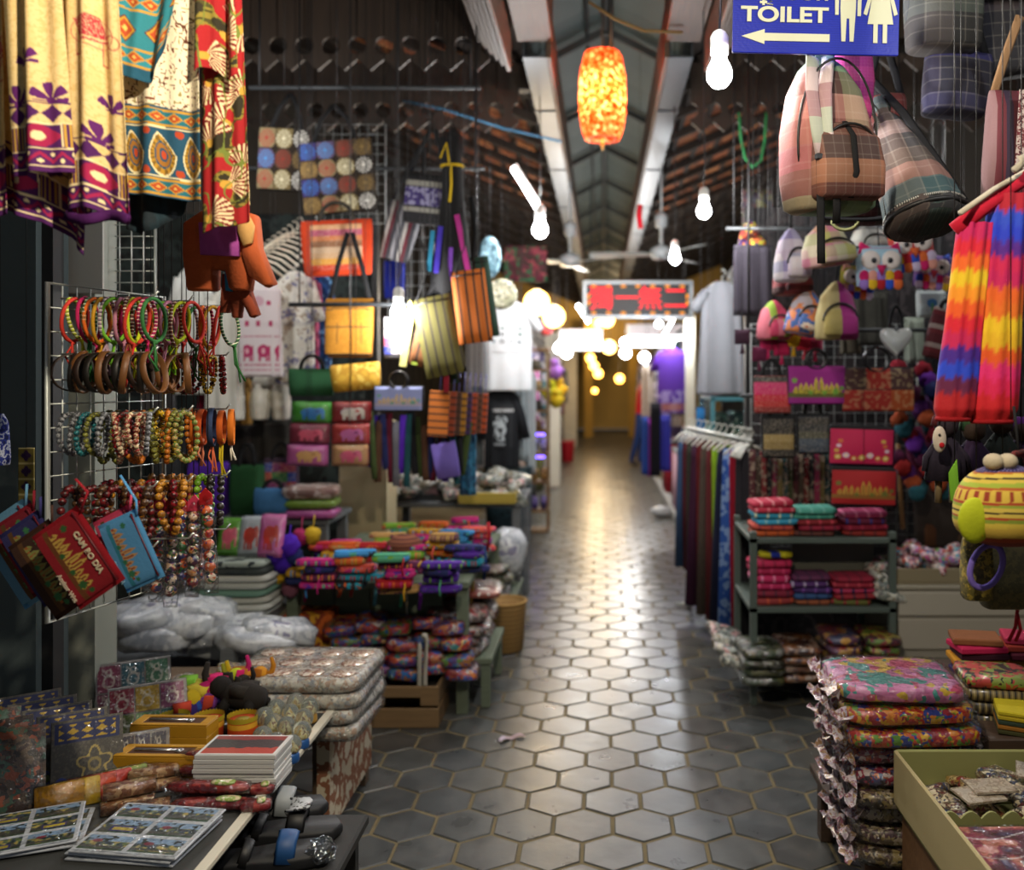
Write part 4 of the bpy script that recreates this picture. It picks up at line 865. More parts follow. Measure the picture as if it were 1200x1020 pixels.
# patterned fabric notebooks leaning in a row
def note_art(u, v): 
    p = Pic(u, '#4a4640'); p.put(vnoise(u*40, v*40, 2) > .6, '#5c574c'); p.put((v > .68) & (v < .97) & (u > .05) & (u < .95), '#1a2350'); d = np.abs(frac(u*5)-.5)+np.abs(frac(v*9)-.5); p.put((v > .72) & (v < .93) & (u > .1) & (u < .9) & (d < .42), '#b8962a')
    th = np.arctan2(v-.34, u-.6); r = np.hypot(u-.6, v-.34); p.put(np.abs(r-.2-.05*np.sin(5*th)) < .018, '#b09a5a'); p.put(np.abs(r-.08) < .02, '#8a7a4a'); p.put(np.hypot(u-.15, v-.12) < .1, '#2a3c8a'); p.put(np.hypot(u-.15, v-.12) < .05, '#8aa03a'); return p.c
for k in range(5):
    t = thing('fabric_notebook', ['notebook with blue and gold patterned grey cover at the front of the leaning row', 'notebook leaning second in the row behind the patterned one', 'notebook leaning third in the row behind the patterned one', 'notebook leaning fourth in the row behind the patterned one', 'notebook leaning last in the row behind the patterned one'][k], 'notebook', onT(102-17*k, 926-k*9), (-.42, 0, .5+.03*k), 'leaning notebooks')
    MB().bbox(-.075, .075, 0, .018, 0, .165, .002).build('pages', plain('#6a655c', .7), t, smooth=False); MB().bbox(-.078, .078, .018, .021, 0, .168, .001).build('back_cover', fab('#3a3c44'), t, smooth=False)
    print_grid('front_cover', lambda u, v: ((u-.5)*.156, -.002+0*u, v*.168), note_art, 70, 70, printed(.6, .6, .3), t, thick=.002)
    print_grid('spine', lambda u, v: (-.078+0*u, u*.02, v*.168), lambda u, v: Pic(u, '#2c3450').put(vnoise(u*5, v*60, 4) > .55, '#8a93b0').c, 6, 80, printed(.5, .7), t)
# dark packs at the far left edge
for k in range(3):
    t = thing('leaning_pack', ['wrapped dark scarf pack leaning beside the notebooks, foremost', 'wrapped dark scarf pack leaning beside the notebooks, middle', 'wrapped dark scarf pack leaning beside the notebooks, rearmost'][k], 'scarf pack', onT(5-14*k, 962-k*14), (-.45, 0, .55), 'leaning dark packs')
    MB().pillow(.16, .2, .035, 8, 8, 5, .1, k, Tr(0, .018, .1)).build('contents', pat(['#2c1c16', '#4a3a2c', '#7a3a1c', '#2c4a3a', '#1c1a18'], 'vor', 30, .6, SHINY, crinkle=.6), t)
# small bright boxed soaps leaning in a fan
for k, (c, lb) in enumerate((('#a87a1c', 'ochre'), ('#c8a41c', 'yellow'), ('#c8481c', 'orange'), ('#b8301c', 'red orange'), ('#8a9a3a', 'green and cream'))):
    t = thing('wrapped_soap', f'{lb} wrapped paper soap leaning in the fan of bright packs', 'wrapped soap', onT(70+19*k, 952-5*k), (-.35, 0, .55), 'bright paper packs')
    MB().bbox(-.05, .05, 0, .016, 0, .062, .003).build('packet', pat([c, c, '#d8c890' if k == 4 else c, c], 'noi', 40, .45, SHINY, crinkle=.6), t)
    MB().bbox(-.052, .052, -.001, .017, 0, .065, .003).build('wrapper', film(alpha=.15), t)
# brown wooden packs
for k, (px, py, dz, a) in enumerate(((150, 948, 0, .45), (152, 944, .028, .5), (183, 925, 0, .5), (180, 922, .026, .42), (168, 955, 0, .4))):
    t = thing('incense_pack', 'brown paper incense pack in clear film beside the yellow boxes', 'incense pack', onT(px, py)+Vector((0, 0, dz)), (0, 0, a), 'brown incense packs')
    MB().bbox(-.055, .055, -.022, .022, 0, .024, .003).build('packet', pat(['#6a4226', '#8a5c38', '#b8946a', '#7a4a2c'], 'noi', 30, .45, SHINY, crinkle=.7), t); MB().bbox(-.058, .058, -.024, .024, -.0005, .0265, .004).build('wrapper', film(alpha=.15), t)
# silver wrapped packs on the low bench
SILV = pat(['#b8b4aa', '#d0cabc', '#989488', '#c4ac98', '#dcd8cc', '#a4a8ae', '#b49884', '#d4d2ca'], 'vor', 48, .35, 1., crinkle=.9)
for k, (px, x1, z, dy) in enumerate(((355, 0, .41, 0), (352, 0, .458, .01), (350, 0, .505, 0), (358, 0, .552, .01))):
    t = thing('silver_pack', ['silver foil pack at the bottom of the tall foil stack', 'silver foil pack second from the bottom of the foil stack', 'silver foil pack third from the bottom of the foil stack', 'silver foil pack with round prints on top of the foil stack'][k], 'foil pack', (-.94, 2.86+dy, z), (0, 0, random.gauss(-.05, .03)), 'silver foil packs')
    MB().sq(.42, .34, .045, .22, 24, 6, .02, k).build('contents', SILV, t)
    if k == 3:
        rm_ = MB().lathe([(.001, .003), (.036, .0025), (.04, 0)], 18).mesh('round_print')
        for i in range(4):
            for j in range(3): link('round_print', rm_, pat(['#b89a84', '#d8cfc0', '#8a5a44', '#c8b8a0'], 'noi', 50, .35, .9), t, (-.15+.1*i, -.11+.1*j, .0445))
    MB().sq(.435, .35, .0465, .2, 24, 6, .02, k+9).build('wrapper', film(alpha=.14), t)
CLR = [pat(['#7a6a50', '#b8aa8a', '#5a5a4a', '#8a5a50', '#c8c0a8', '#4a5a6a'], 'vor', 60, .35, 1., crinkle=.9), pat(['#8a7a3a', '#b8a878', '#6a2c3a', '#9aa090', '#5a4a6a'], 'vor', 70, .35, 1., crinkle=.9)]
for k in range(26):
    px, py = 212+(k*37 % 175), 800+(k*23 % 42); o = MB().sq(.09, .07, .022, .45, 14, 6, .1, k).build('trinket_pack', CLR[k % 2], None, onT(px, py, .43)+Vector((0, .0, .02*(k % 3))), (random.gauss(0, .15), random.gauss(0, .15), random.uniform(0, 3)))
    tag(o, 'small clear packet of trinkets heaped on the low bench', 'packet', 'trinket packets on the low bench')
for k in range(3): tag(MB().bbox(-.1, .1, -.06, .06, 0, .004).build('price_card', plain('#a89c80', .7), None, onT(300+30*k, 792+3*k, .5), (0, .03, .2-.2*k), smooth=False), 'beige card lying on the heap of clear packets', 'card', 'cards on the packets')
# support blanket under the rear half of the packets
# ---- sandals and crumpled plastic bag on the floor
def sandal(px, py, rz, label, strap, z=0.):
    t = thing('sandal', label, 'sandal', onT(px, py, z), (0, 0, rz), 'sandals on the stool')
    out = [(-.13, -.02), (-.12, -.042), (-.04, -.036), (.05, -.048), (.12, -.04), (.138, 0), (.12, .04), (.05, .046), (-.04, .034), (-.12, .042)]
    MB().prism(out, .03, .04, Tr(0, 0, .015) @ Rx(-PI/2)).build('sole', plain('#16171a', .6), t)
    MB().tube([(.03, -.045, .02), (.035, -.03, .06), (.04, 0, .072), (.035, .03, .06), (.03, .045, .02)], .022, 8, r2=.004).build('strap', plain(strap, .5), t)
    MB().tube([(-.06, -.036, .02), (-.05, -.03, .05), (-.045, 0, .06), (-.05, .03, .05), (-.06, .036, .02)], .012, 8, r2=.003).build('heel_strap', plain('#1a1a1c', .5), t)
    return t
t = thing('low_stool', 'low black stool carrying the sandals beside the souvenir table', 'stool', (-.72, 2.1, 0)); BS = plain('#232220', .7)
MB().bbox(-.1, .13, -.24, .17, .37, .4, .006).build('seat', BS, t, smooth=False)
for sx in (-.08, .08):
    for sy in (-.2, .12): MB().bbox(sx, sx+.03, sy, sy+.03, 0, .37).build('leg', BS, t, smooth=False)
sandal(318, 1014, .25, 'black sandal with blue piping lying in a clear bag', '#1c4a80', .4); s2 = sandal(332, 983, .15, 'black sandal with white printed buckle on the low stool', '#111214', .4)
MB().prism([(-.02, -.03), (-.028, -.034), (.02, -.03), (.03, -.012), (.03, .012), (.02, .03), (-.028, .034), (-.02, .03)], .006, .05, Tr(.037, 0, .08) @ Rx(-PI/2)).build('buckle', pat(['#b8bcc0', '#b8bcc0', '#1a1a1c', '#b8bcc0'], 'vor', 60, .4), s2)
sandal(318, 958, .2, 'black sandal with pale strap half under the table', '#9aa0a4', .4)
c = onT(378, 1012, .401); m = MB().ball(.032, (0, 0, .028), 18, 12, .8)
m.v = [(x*(1+.25*random.uniform(-1, 1)), y*(1+.25*random.uniform(-1, 1)), max(.002, z*(1+.2*random.uniform(-1, 1)))) for x, y, z in m.v]
tag(m.build('plastic_bag', film('#e8f0f8', .12, .9), None, c, smooth=False), 'crumpled clear plastic bag around the sandals', 'plastic bag')
# ================================================================== MAKERS FOR STALL GOODS
BLK = fab('#1b1b1d', .85)
def boxpx(x0, y0, x1, y1, Y): a, b = P(x0, y1, Y), P(x1, y0, Y); return Vector(((a.x+b.x)/2, Y, a.z)), b.x-a.x, b.z-a.z
def tote(x0, y0, x1, y1, Y, label, body, art=None, name='tote_bag', cat='bag', d=.06, hh=.5, hm=None, rz=0., roll=0., group=None, ring=False, art_h=(.08, .92), art_w=.9, nu=60, nv=45, strap_up=None, taper=.94, e=4.5):
    c, w, h = boxpx(x0, y0, x1, y1, Y); t = thing(name, label, cat, c, (0, roll, rz), group)
    MB().loft([(0, 0, 0, w*.46*taper, d*.35), (h*.03, 0, 0, w*.49*taper, d*.5), (h*.4, 0, 0, w*.5*(taper+1)/2, d*.52), (h*.85, 0, 0, w*.5, d*.34), (h*.97, 0, 0, w*.495, d*.16), (h, 0, 0, w*.49, d*.08)], 28, e, .06, 5, x0).build('body', body, t)
    hm = hm or BLK
    if art is not None:
        za, zb = art_h
        def pos(u, v):
            z = za+(zb-za)*v; th = np.interp(z, [0, .03, .4, .85, .97, 1], [.35, .5, .52, .34, .16, .08]); return (u-.5)*w*art_w, -d*th*(1-np.abs(2*u-1)**6*.25)-.003, z*h
        print_grid('print_panel', pos, art, nu, nv, printed(.8), t, thick=.002)
    if ring:
        for s in (-.12, .12): MB().tube([(x, -.004+s*.1, z+h) for x, _, z in oval(w*.17, w*.17, 20, 0, w*.1)], .006, 6, True).build('ring_handle', plain('#1a1a1c', .3), t)
    elif hh:
        for s in (-1, 1): MB().tube([(q[0], q[1]+s*d*.12, q[2]) for q in arc(-w*.24, w*.24, h*.97, h*hh, 12)], .008, 6, r2=.0025).build('handle', hm, t)
    if strap_up:
        for s in (-1, 1): MB().tube([(s*w*.42, 0, h*.95), (s*w*.25, 0, h+strap_up*.5), (s*.01, 0, h+strap_up)], .012, 6, r2=.003).build('strap', hm, t)
    return t
HANG = plain('#d8d6cc', .5)
def hanger(t, w, z, m=HANG):
    MB().tube([(-w*.5, 0, z-.06), (-w*.25, 0, z-.015), (0, 0, z), (w*.25, 0, z-.015), (w*.5, 0, z-.06)], .006, 6).tube([(0, 0, z), (0, 0, z+.03), (.02, 0, z+.045), (.028, 0, z+.065), (.014, 0, z+.085), (-.006, 0, z+.078)], .003, 6).build('hanger', m, t)
def top_garment(x0, y0, x1, y1, Y, label, mt, name='shirt', cat='shirt', sleeves=.22, rz=0., art=None, arth=(.1, .9), flare=1.0, group=None, d=.06, rip=.16, hang=True, artw=.8, nu=60, nv=70):
    c, w, h = boxpx(x0, y0, x1, y1, Y); t = thing(name, label, cat, c, (0, 0, rz), group); b = w*.36
    rows = [(0, 0, 0, b*flare, d*.5), (h*.02, 0, 0, b*flare*1.01, d*.55), (h*.35, 0, 0, b*(1+flare)*.5, d*.55), (h*.7, 0, 0, b, d*.5), (h*.86, 0, 0, b*1.02, d*.42), (h*.94, 0, 0, b*.8, d*.32), (h*.985, 0, 0, b*.38, d*.22), (h, 0, 0, b*.3, d*.16)]
    MB().loft(rows, 40, 2.6, rip, 9, x0, tw=.1).build('torso', mt, t)
    if sleeves:
        for s in (-1, 1):
            MB().tube([(s*b*.72, 0, h*.9), (s*b*1.0, 0, h*(.88-sleeves*.35)), (s*w*.485, 0, h*(.86-sleeves))], [h*.055, w*.11, w*.12], 12, r2=d*.42).build('sleeve', mt, t)
    MB().tube([(q[0], q[1]*1.0, q[2]) for q in [(b*.36*math.cos(a), d*.2*math.sin(a), h*.985+.006*math.sin(a)) for a in np.linspace(0, 2*PI, 20)[:-1]]], .004, 6, True).build('collar', mt, t)
    if art is not None:
        print_grid('print', lambda u, v: ((u-.5)*w*.72*artw, -d*.62+d*.25*np.abs(2*u-1)**2, h*(arth[0]+(arth[1]-arth[0])*v)), art, nu, nv, printed(.85), t, thick=.0015)
    if hang: hanger(t, w*.6, h*1.0)
    return t
def drape(x0, y0, x1, y1, Y, label, mt, name='hanging_cloth', cat='cloth', d=.05, rip=.35, rf=7, rz=0., group=None, taper=1., n=36, shear=0.):
    c, w, h = boxpx(x0, y0, x1, y1, Y); t = thing(name, label, cat, c, (0, 0, rz), group)
    rows = [(h*k/10, shear*(1-k/10)*w, 0, w*.5*(1+(taper-1)*(1-k/10))*(1 if k not in (10,) else .96), d*.5*(1-.35*k/10)) for k in range(11)]
    MB().loft(rows, n, 2.4, rip, rf, x0*.3, tw=.12).build('cloth', mt, t)
    MB().bbox(-w*.5, w*.5, -d*.2, d*.2, h-.01, h+.012, .003).build('top_band', mt, t); return t
def pants(x0, y0, x1, y1, Y, label, mt, group=None, rz=0., cuff=None):
    c, w, h = boxpx(x0, y0, x1, y1, Y); t = thing('trousers', label, 'trousers', c, (0, 0, rz), group)
    MB().loft([(h*.74, 0, 0, w*.44, .035), (h*.9, 0, 0, w*.42, .035), (h, 0, 0, w*.36, .025)], 28, 2.6, .2, 8, x0).build('waist', mt, t)
    for s in (-1, 1): MB().loft([(0, s*w*.25, 0, w*.16, .03), (h*.06, s*w*.25, 0, w*.2, .034), (h*.4, s*w*.24, 0, w*.23, .036), (h*.8, s*w*.2, 0, w*.22, .034)], 22, 2.4, .25, 6, s).build('leg', mt, t)
    return t
WL = [MB().sq(.155, .11, .028, .32, 16, 6, .04, 1).mesh('body'), MB().sq(.13, .13, .034, .4, 16, 6, .05, 2).mesh('body'), MB().sq(.18, .10, .022, .28, 16, 6, .03, 3).mesh('body')]
WF = [MB().sq(.15, .06, .008, .3, 14, 4).mesh('flap'), MB().sq(.126, .07, .008, .5, 14, 4).mesh('flap'), MB().sq(.174, .05, .007, .3, 14, 4).mesh('flap')]
WT = MB().tube([(0, 0, 0), (.004, -.03, -.004), (.0, -.05, -.03), (.004, -.052, -.06)], .004, 5).mesh('tassel')
WCOL = [('magenta', '#b01c6a'), ('purple', '#4a1c8a'), ('orange', '#c8581c'), ('mint green', '#4fa07a'), ('lime green', '#6fa02a'), ('crimson', '#a0141c'), ('turquoise', '#1c8aa0'), ('mustard', '#b88a1c'), ('navy', '#1c245a'), ('coral', '#d85a4a'), ('sky blue', '#3a8ac8'), ('black', '#1c1a1e'), ('plum', '#5a1c44'), ('tan', '#a8824a')]
def wallet(loc, ci, k, place, grp, rz=0., sc=1., shiny=False, tassel=None, tilt=(0, 0)):
    nm, c = WCOL[ci % 14]; c2 = WCOL[(ci*5+3) % 14][1]; c3 = WCOL[(ci*3+1) % 14][1]
    mt = pat([c, c, c2, c, c3, c], 'str' if k % 2 else 'vor', 22 if k % 2 else 26, .85 if not shiny else .4, .9 if shiny else 0., axis='X', crinkle=.7 if shiny else 0.)
    t = thing('cloth_wallet', f'{nm} woven cloth wallet {place}', 'wallet', loc, (tilt[0], tilt[1], rz), grp); t.scale = (sc, sc, sc); i = k % 3
    link('body', WL[i], mt, t); link('flap', WF[i], fab(c) if not shiny else plain(c, .35, 0, .8), t, (0, -.02, (.028, .034, .022)[i]-.003))
    if tassel is None: tassel = k % 3 == 0
    if tassel: link('tassel', WT, fab(WCOL[(ci+2) % 14][1]), t, (random.uniform(-.06, .06), -.05, .018))
    return t
def pile(c, n, cols, place, grp, rz=0., sc=1., shiny=False, dz=None, jit=.012):
    z = c.z
    for k in range(n):
        wallet((c.x+random.gauss(0, jit), c.y+random.gauss(0, jit), z), cols[k % len(cols)], k+int(abs(c.x*100)), place, grp, rz+random.gauss(0, .12), sc, shiny); z += (.034 if dz is None else dz)*sc
# pictures for bags
def art_skyline(bg, gr, gd, gn): return lambda u, v: (lambda p: (skyline(p, u, v, gr, gd, gn, gr), p.c)[1])(Pic(u, bg))
def art_flowers(bg, cs, rows=((.2, 7), (.45, 2))):
    def f(u, v):
        p = Pic(u, bg)
        for k in range(7): a, b = .12+.127*k, .2+.05*math.sin(k*2); p.put(np.hypot(u-a, (v-b)*.7) < .055, cs[k % len(cs)]); p.put(np.hypot(u-a, (v-b)*.7) < .022, '#f0e0a0')
        for k in range(3):
            for s in (0, 1): a = .1+.03*k if s == 0 else .9-.03*k; b = .38+.14*k; p.put(np.hypot(u-a, (v-b)*.7) < .04, cs[(k+s) % len(cs)])
        return p.c
    return f
def art_stripes(cs): 
    def f(u, v):
        p = Pic(u, cs[0]); n = len(cs)
        for i, c in enumerate(cs): p.put((v >= i/n) & (v < (i+1)/n), c)
        p.put(vnoise(u*60, v*90, 3) > .7, '#e8d8c0', .2); return p.c
    return f
def art_patches(nx, ny, cs, sd=1):
    def f(u, v):
        p = Pic(u, cs[0]); s = cells(u*nx*.999, v*ny*.999, sd); fx, fy = frac(u*nx*.999), frac(v*ny*.999)
        for i, c in enumerate(cs): p.put((s >= i/len(cs)) & (s < (i+1)/len(cs)), c)
        p.put((vnoise(u*nx*9, v*ny*9, 2) > .62), '#e0c890', .25); p.put((fx < .04) | (fy < .04), '#1a1412'); return p.c
    return f
def elephant_pic(bg, fg, c3):
    def f(u, v):
        p = Pic(u, bg); x, y = (u-.5)*1.25, v-.5; p.put((x/.34)**2+(y/.24)**2 < 1, fg)
        p.put((np.hypot(x-.32, y-.1) < .16), fg); p.put((np.abs(x-.44) < .05) & (y < .1) & (y > -.32), fg)
        for a in (-.22, -.02, .14): p.put((np.abs(x-a) < .06) & (y < -.1) & (y > -.38), fg)
        p.put(np.hypot(x-.25, y-.08) < .08, c3); return p.c
    return f
def elephant_rows(bg, fg):
    def f(u, v):
        p = Pic(u, bg)
        for b in (.06, .12, .45): p.put((np.abs(v-b) < .012) & (np.sin(u*90) > -.3), fg)
        fx = frac(u*2.4)-.5; y = v-.28; p.put(((fx/.36)**2+(y/.075)**2 < 1) | ((np.abs(fx-.34) < .06) & (np.abs(y+.03) < .09)), fg); p.put(((np.abs(np.abs(fx)-.2) < .07) & (y < 0) & (y > -.12)), fg); p.put((fx/.12)**2+(y/.035)**2 < 1, '#e8b0c0')
        for a in (.2, .5, .8): p.put((np.abs(u-a) < .05) & (np.abs(v-.6) < .03), fg); 
        p.put(np.hypot((u-.5)/.14, (v-.86)/.06) < 1, '#d0a8b8'); p.put(np.hypot((u-.75)/.06, (v-.84)/.03) < 1, fg); return p.c
    return f
# ================================================================== LEFT STALL, MIDDLE DISTANCE
# wire partition and hanging rails
wire_panel('wire_panel', 'white wire grid panel behind the patchwork bags', 370, 146, 452, 262, 5.0, 8, 10, WHITEM)
wire_panel('wire_panel', 'white wire grid panel behind the striped shoulder bags', 455, 250, 535, 420, 5.15, 6, 12, WHITEM)
for k, (x0, x1, Y, z, lb) in enumerate(((-2.7, -.62, 4.75, 2.62, 'long steel rail carrying the white shirts and printed tops'), (-1.75, -.6, 4.45, 2.95, 'upper steel rail carrying the patchwork and striped bags'), (-1.5, -.55, 4.3, 1.86, 'lower steel rail carrying the pouches over the wallet table'))):
    t = thing('hanging_rail', lb, 'rail', (x0, Y, z)); MB().tube([(0, 0, 0), (x1-x0, 0, 0)], .011, 8).build('rail', RAIL, t)
    for q in (.05, x1-x0-.05): MB().tube([(q, 0, 0), (q, 0, 3.42-z)], .004, 5).build('suspension_wire', IRON, t)
# black mesh backdrop partition at the rear of the stall
t = thing('stall_partition', 'dark green cloth partition behind the white shirts and rear shelf', 'partition', (-2.05, 5.95, 0))
MB().bbox(-1.2, .55, -.01, .01, 0, 2.6).build('panel', pat(['#242c2a', '#1c2220', '#303a38', '#1a1c1c'], 'noi', 8, .9), t, smooth=False)
for q in (-1.2, -.3, .55): MB().bbox(q-.02, q+.02, -.03, .03, 0, 2.6).build('post', IRON, t, smooth=False)
# patchwork bags with star stitching
def star_patch(bg, c):
    def f(u, v):
        p = Pic(u, bg); x, y = u-.5, v-.5; r = np.hypot(x, y); th = np.arctan2(y, x); p.put((r < .44) & (r > .06) & (np.cos(th*14) > .1+.5*(1-r/.44)), c); p.put(r < .1, c); p.put((u < .05) | (v < .05), '#1a1614'); return p.c
    return f
def patch_bag(x0, y0, x1, y1, Y, label, nx, ny, cols, roll):
    c, w, h = boxpx(x0, y0, x1, y1, Y); t = thing('patchwork_bag', label, 'bag', c, (0, roll, 0)); MB().pillow(w, h, .05, 10, 10, 6, 0, 0, Tr(0, 0, h/2)).build('body', fab('#2a2018'), t)
    for i in range(nx):
        for j in range(ny):
            bg, cc = cols[(i*3+j*5) % len(cols)]
            print_grid('patch', lambda u, v, i=i, j=j: ((i+u)/nx*w-w/2, -.03+.006*((2*u-1)**2+(2*v-1)**2), (j+v)/ny*h), star_patch(bg, cc), 30, 30, printed(.85), t, thick=.003)
    for s in (-.3, .3): MB().tube([(s*w, 0, h), (s*w*.6, .02, h+.12), (0, .04, h+.2)], .012, 6, r2=.003).build('handle', BLK, t)
PC = [('#6a5230', '#a88a50'), ('#5a3a2c', '#8a2c20'), ('#2c2440', '#d8d4c8'), ('#8a7a58', '#a0302c'), ('#4a3a24', '#8a7040'), ('#3c3470', '#3a78c8'), ('#7a6a44', '#e0d8b8'), ('#b88a80', '#b0302c'), ('#5a4a6a', '#4a8ac8'), ('#2a2420', '#e8e4dc')]
patch_bag(358, 166, 444, 250, 4.5, 'patchwork bag with star stitched squares in front of the wire grid', 4, 4, PC, -.10)
patch_bag(302, 152, 362, 224, 4.62, 'darker patchwork bag with star stitched squares beside the floral scarf', 3, 3, PC[3:]+PC[:3], .05)
tote(355, 258, 439, 323, 4.45, 'orange and red striped tote bag with grey handles under the patchwork bag', fab('#c8401c'), art_stripes(['#c83a1c', '#d89a3a', '#c8a07a', '#c8a888', '#8a5a3a', '#c87a4a', '#b04a6a', '#d8a070']), 'tote_bag', hh=.35, hm=fab('#3a3630'), roll=-.04, art_w=.72)
for s in (-1, 1): pass
# mustard folded satchel
def satchel_art(u, v): p = Pic(u, '#b87a1c'); p.put(vnoise(u*40, v*40, 8) > .6, '#c88a2c', .6); p.put((np.abs(v-.82-.03*np.sin(u*3)) < .012) | (np.abs(v-.52) < .012) & ((u < .25) | (u > .2)), '#3a2a18'); p.put((u > .26) & (u < .8) & (v > .2) & (v < .6) & ((u < .28) | (u > .78) | (v < .22) | (v > .58)), '#3a2a18'); p.put((v < .03), '#2a2018'); return p.c
tote(382, 350, 438, 419, 4.35, 'mustard cotton satchel with dark stitched pocket hanging over the wallets', fab('#b0741c'), satchel_art, 'satchel', hh=0, strap_up=.32, art_w=.97, art_h=(.03, .97))
tote(389, 426, 448, 458, 4.3, 'yellow brocade pouch hanging below the mustard satchel', pat(['#b8902a', '#a87c1c', '#c8a848'], 'noi', 22, .6), None, 'brocade_pouch', 'pouch', d=.05, hh=0, roll=-.09)
tote(338, 432, 393, 464, 4.4, 'dark green cloth pouch beside the yellow brocade pouch', fab('#1f4a2c'), None, 'cloth_pouch', 'pouch', d=.05, hh=.5)
# clothes on the rail
WHT = fab('#dcdedb', .85, .06, 12)
top_garment(200, 312, 250, 462, 4.85, 'plain white long shirt beside the brown elephant', WHT, 'long_shirt', rip=.25, flare=1.05)
top_garment(236, 338, 292, 492, 4.78, 'plain white long shirt next to the pink elephant dress', fab('#dddcd4', .85, .06, 12), 'long_shirt', sleeves=.3, rip=.3, flare=1.1)
top_garment(274, 326, 338, 442, 4.62, 'white sleeveless top with rows of pink elephants', fab('#e0d8dc', .85, .05, 12), 'sleeveless_top', 'top', 0, art=elephant_rows('#e2d8de', '#b83068'), arth=(.02, .88), artw=1.0, flare=1.1, nu=80, nv=110)
top_garment(316, 318, 376, 450, 4.72, 'white blouse printed with blue flowers beside the pink elephant top', pat(['#d8d8d0', '#e2e2dc', '#d8d8d0', '#7a7aa0', '#e2e2dc', '#d8d8d0', '#a89a8a'], 'vor', 22, .85), 'blouse', 'blouse', .3, flare=1.05)
top_garment(346, 322, 378, 436, 4.9, 'magenta patterned shirt behind the white blouse', pat(['#8a1c4a', '#6a1438', '#b04a6a'], 'noi', 14), 'shirt', sleeves=.3)
top_garment(362, 318, 392, 436, 4.98, 'blue patterned shirt behind the magenta shirt', pat(['#1c4a8a', '#143868', '#6a9ac8'], 'noi', 16), 'shirt', sleeves=.3)
pants(292, 440, 342, 492, 4.9, 'white cotton trousers hanging below the printed tops', fab('#d8d4c8'))
pants(262, 444, 297, 498, 5.0, 'tan cotton trousers hanging beside the white trousers', fab('#9a7438'))
pants(243, 452, 268, 512, 5.02, 'teal blue trousers hanging beside the tan trousers', fab('#1c4a66'))
pants(232, 452, 250, 500, 5.06, 'crimson trousers hanging beside the teal trousers', fab('#8a1c3c'))
for k in range(9):                                        # bare hangers
    c = P(302+6*k, 322-4.5*k, 4.6+.03*k); t = thing('clothes_hanger', 'empty cream plastic hanger in the row over the white tops', 'hanger', c, (0, 0, .9), 'empty hangers'); hanger(t, .3, .06, plain('#e0d8c4', .5))
# packaged elephant purses
EP = [[('#3f8f2c', '#2a78c0', '#1c5aa0'), ('#7a2038', '#d85a78', '#b83a5a'), ('#b85a98', '#d8a868', '#b88a50')], [('#8a1418', '#d8d0c8', '#b83a3a'), ('#a82c28', '#c868a8', '#8a3a78'), ('#b88a5a', '#d85a80', '#c04068')]]
for i in range(2):
    for j in range(3):
        x0 = 342+47*i; y0 = 471+25*j; bg, fg, c3 = EP[i][j]; c, w, h = boxpx(x0-3*j*(1-i), y0, x0+46-2*j, y0+25, 4.2-.01*j)
        t = thing('elephant_purse', ['blue elephant purse on green in a clear pack', 'pink elephant purse on dark red in a clear pack', 'tan elephant purse on pink in a clear pack', 'white elephant purse on red in a clear pack', 'mauve elephant purse on brick red in a clear pack', 'rose elephant purse on tan in a clear pack'][i*3+j]+' hanging over the wallets', 'purse', c, (0, .03*(1-i), 0), 'packed elephant purses')
        MB().pillow(w, h, .04, 8, 8, 5, .05, j, Tr(0, 0, h/2)).build('backing', fab(bg), t)
        print_grid('elephant_panel', lambda u, v: ((u-.5)*w*.9, -.012-.012*(1-(2*u-1)**4)*(1-(2*v-1)**4), h*(.06+.88*v)), elephant_pic(bg, fg, c3), 44, 30, printed(.6, .9, .5), t, thick=.002)
        MB().pillow(w*1.04, h*1.03, .055, 8, 8, 6, .08, j+2, Tr(0, 0, h/2)).build('clear_pack', film(alpha=.12), t)
tote(438, 452, 498, 482, 4.1, 'black tote bag with lavender skyline panel and ring handles', BLK, art_skyline('#8a92c0', '#a8a0b8', '#c8a868', '#6a9a8a'), ring=True, art_h=(.05, .95), art_w=.92, hh=0)
bpy.data.objects['tote_bag.001'].scale = (1, 1, 1)
# shoulder bags high on the rail
tote(470, 204, 522, 262, 4.4, 'black shoulder bag with purple brocade panel high on the rail', BLK, lambda u, v: Pic(u, '#15141a').put((v > .3) & (v < .75), '#3a2c6a').put((v > .3) & (v < .75) & (vnoise(u*18, v*14, 3) > .55), '#8a86a8').put((np.abs(v-.83) < .06) | (np.abs(v-.2) < .06), '#8a8880').c, 'shoulder_bag', strap_up=.22, hh=0, roll=.10)
tote(440, 236, 482, 305, 4.55, 'round grey shoulder bag with red and white stripes', pat(['#4a4a52', '#a8a4a0', '#5a1c28', '#35353c', '#8a8a90'], 'str', 11, .85, axis='X'), None, 'shoulder_bag', strap_up=.3, hh=0, e=2.2, roll=.25, taper=.8)
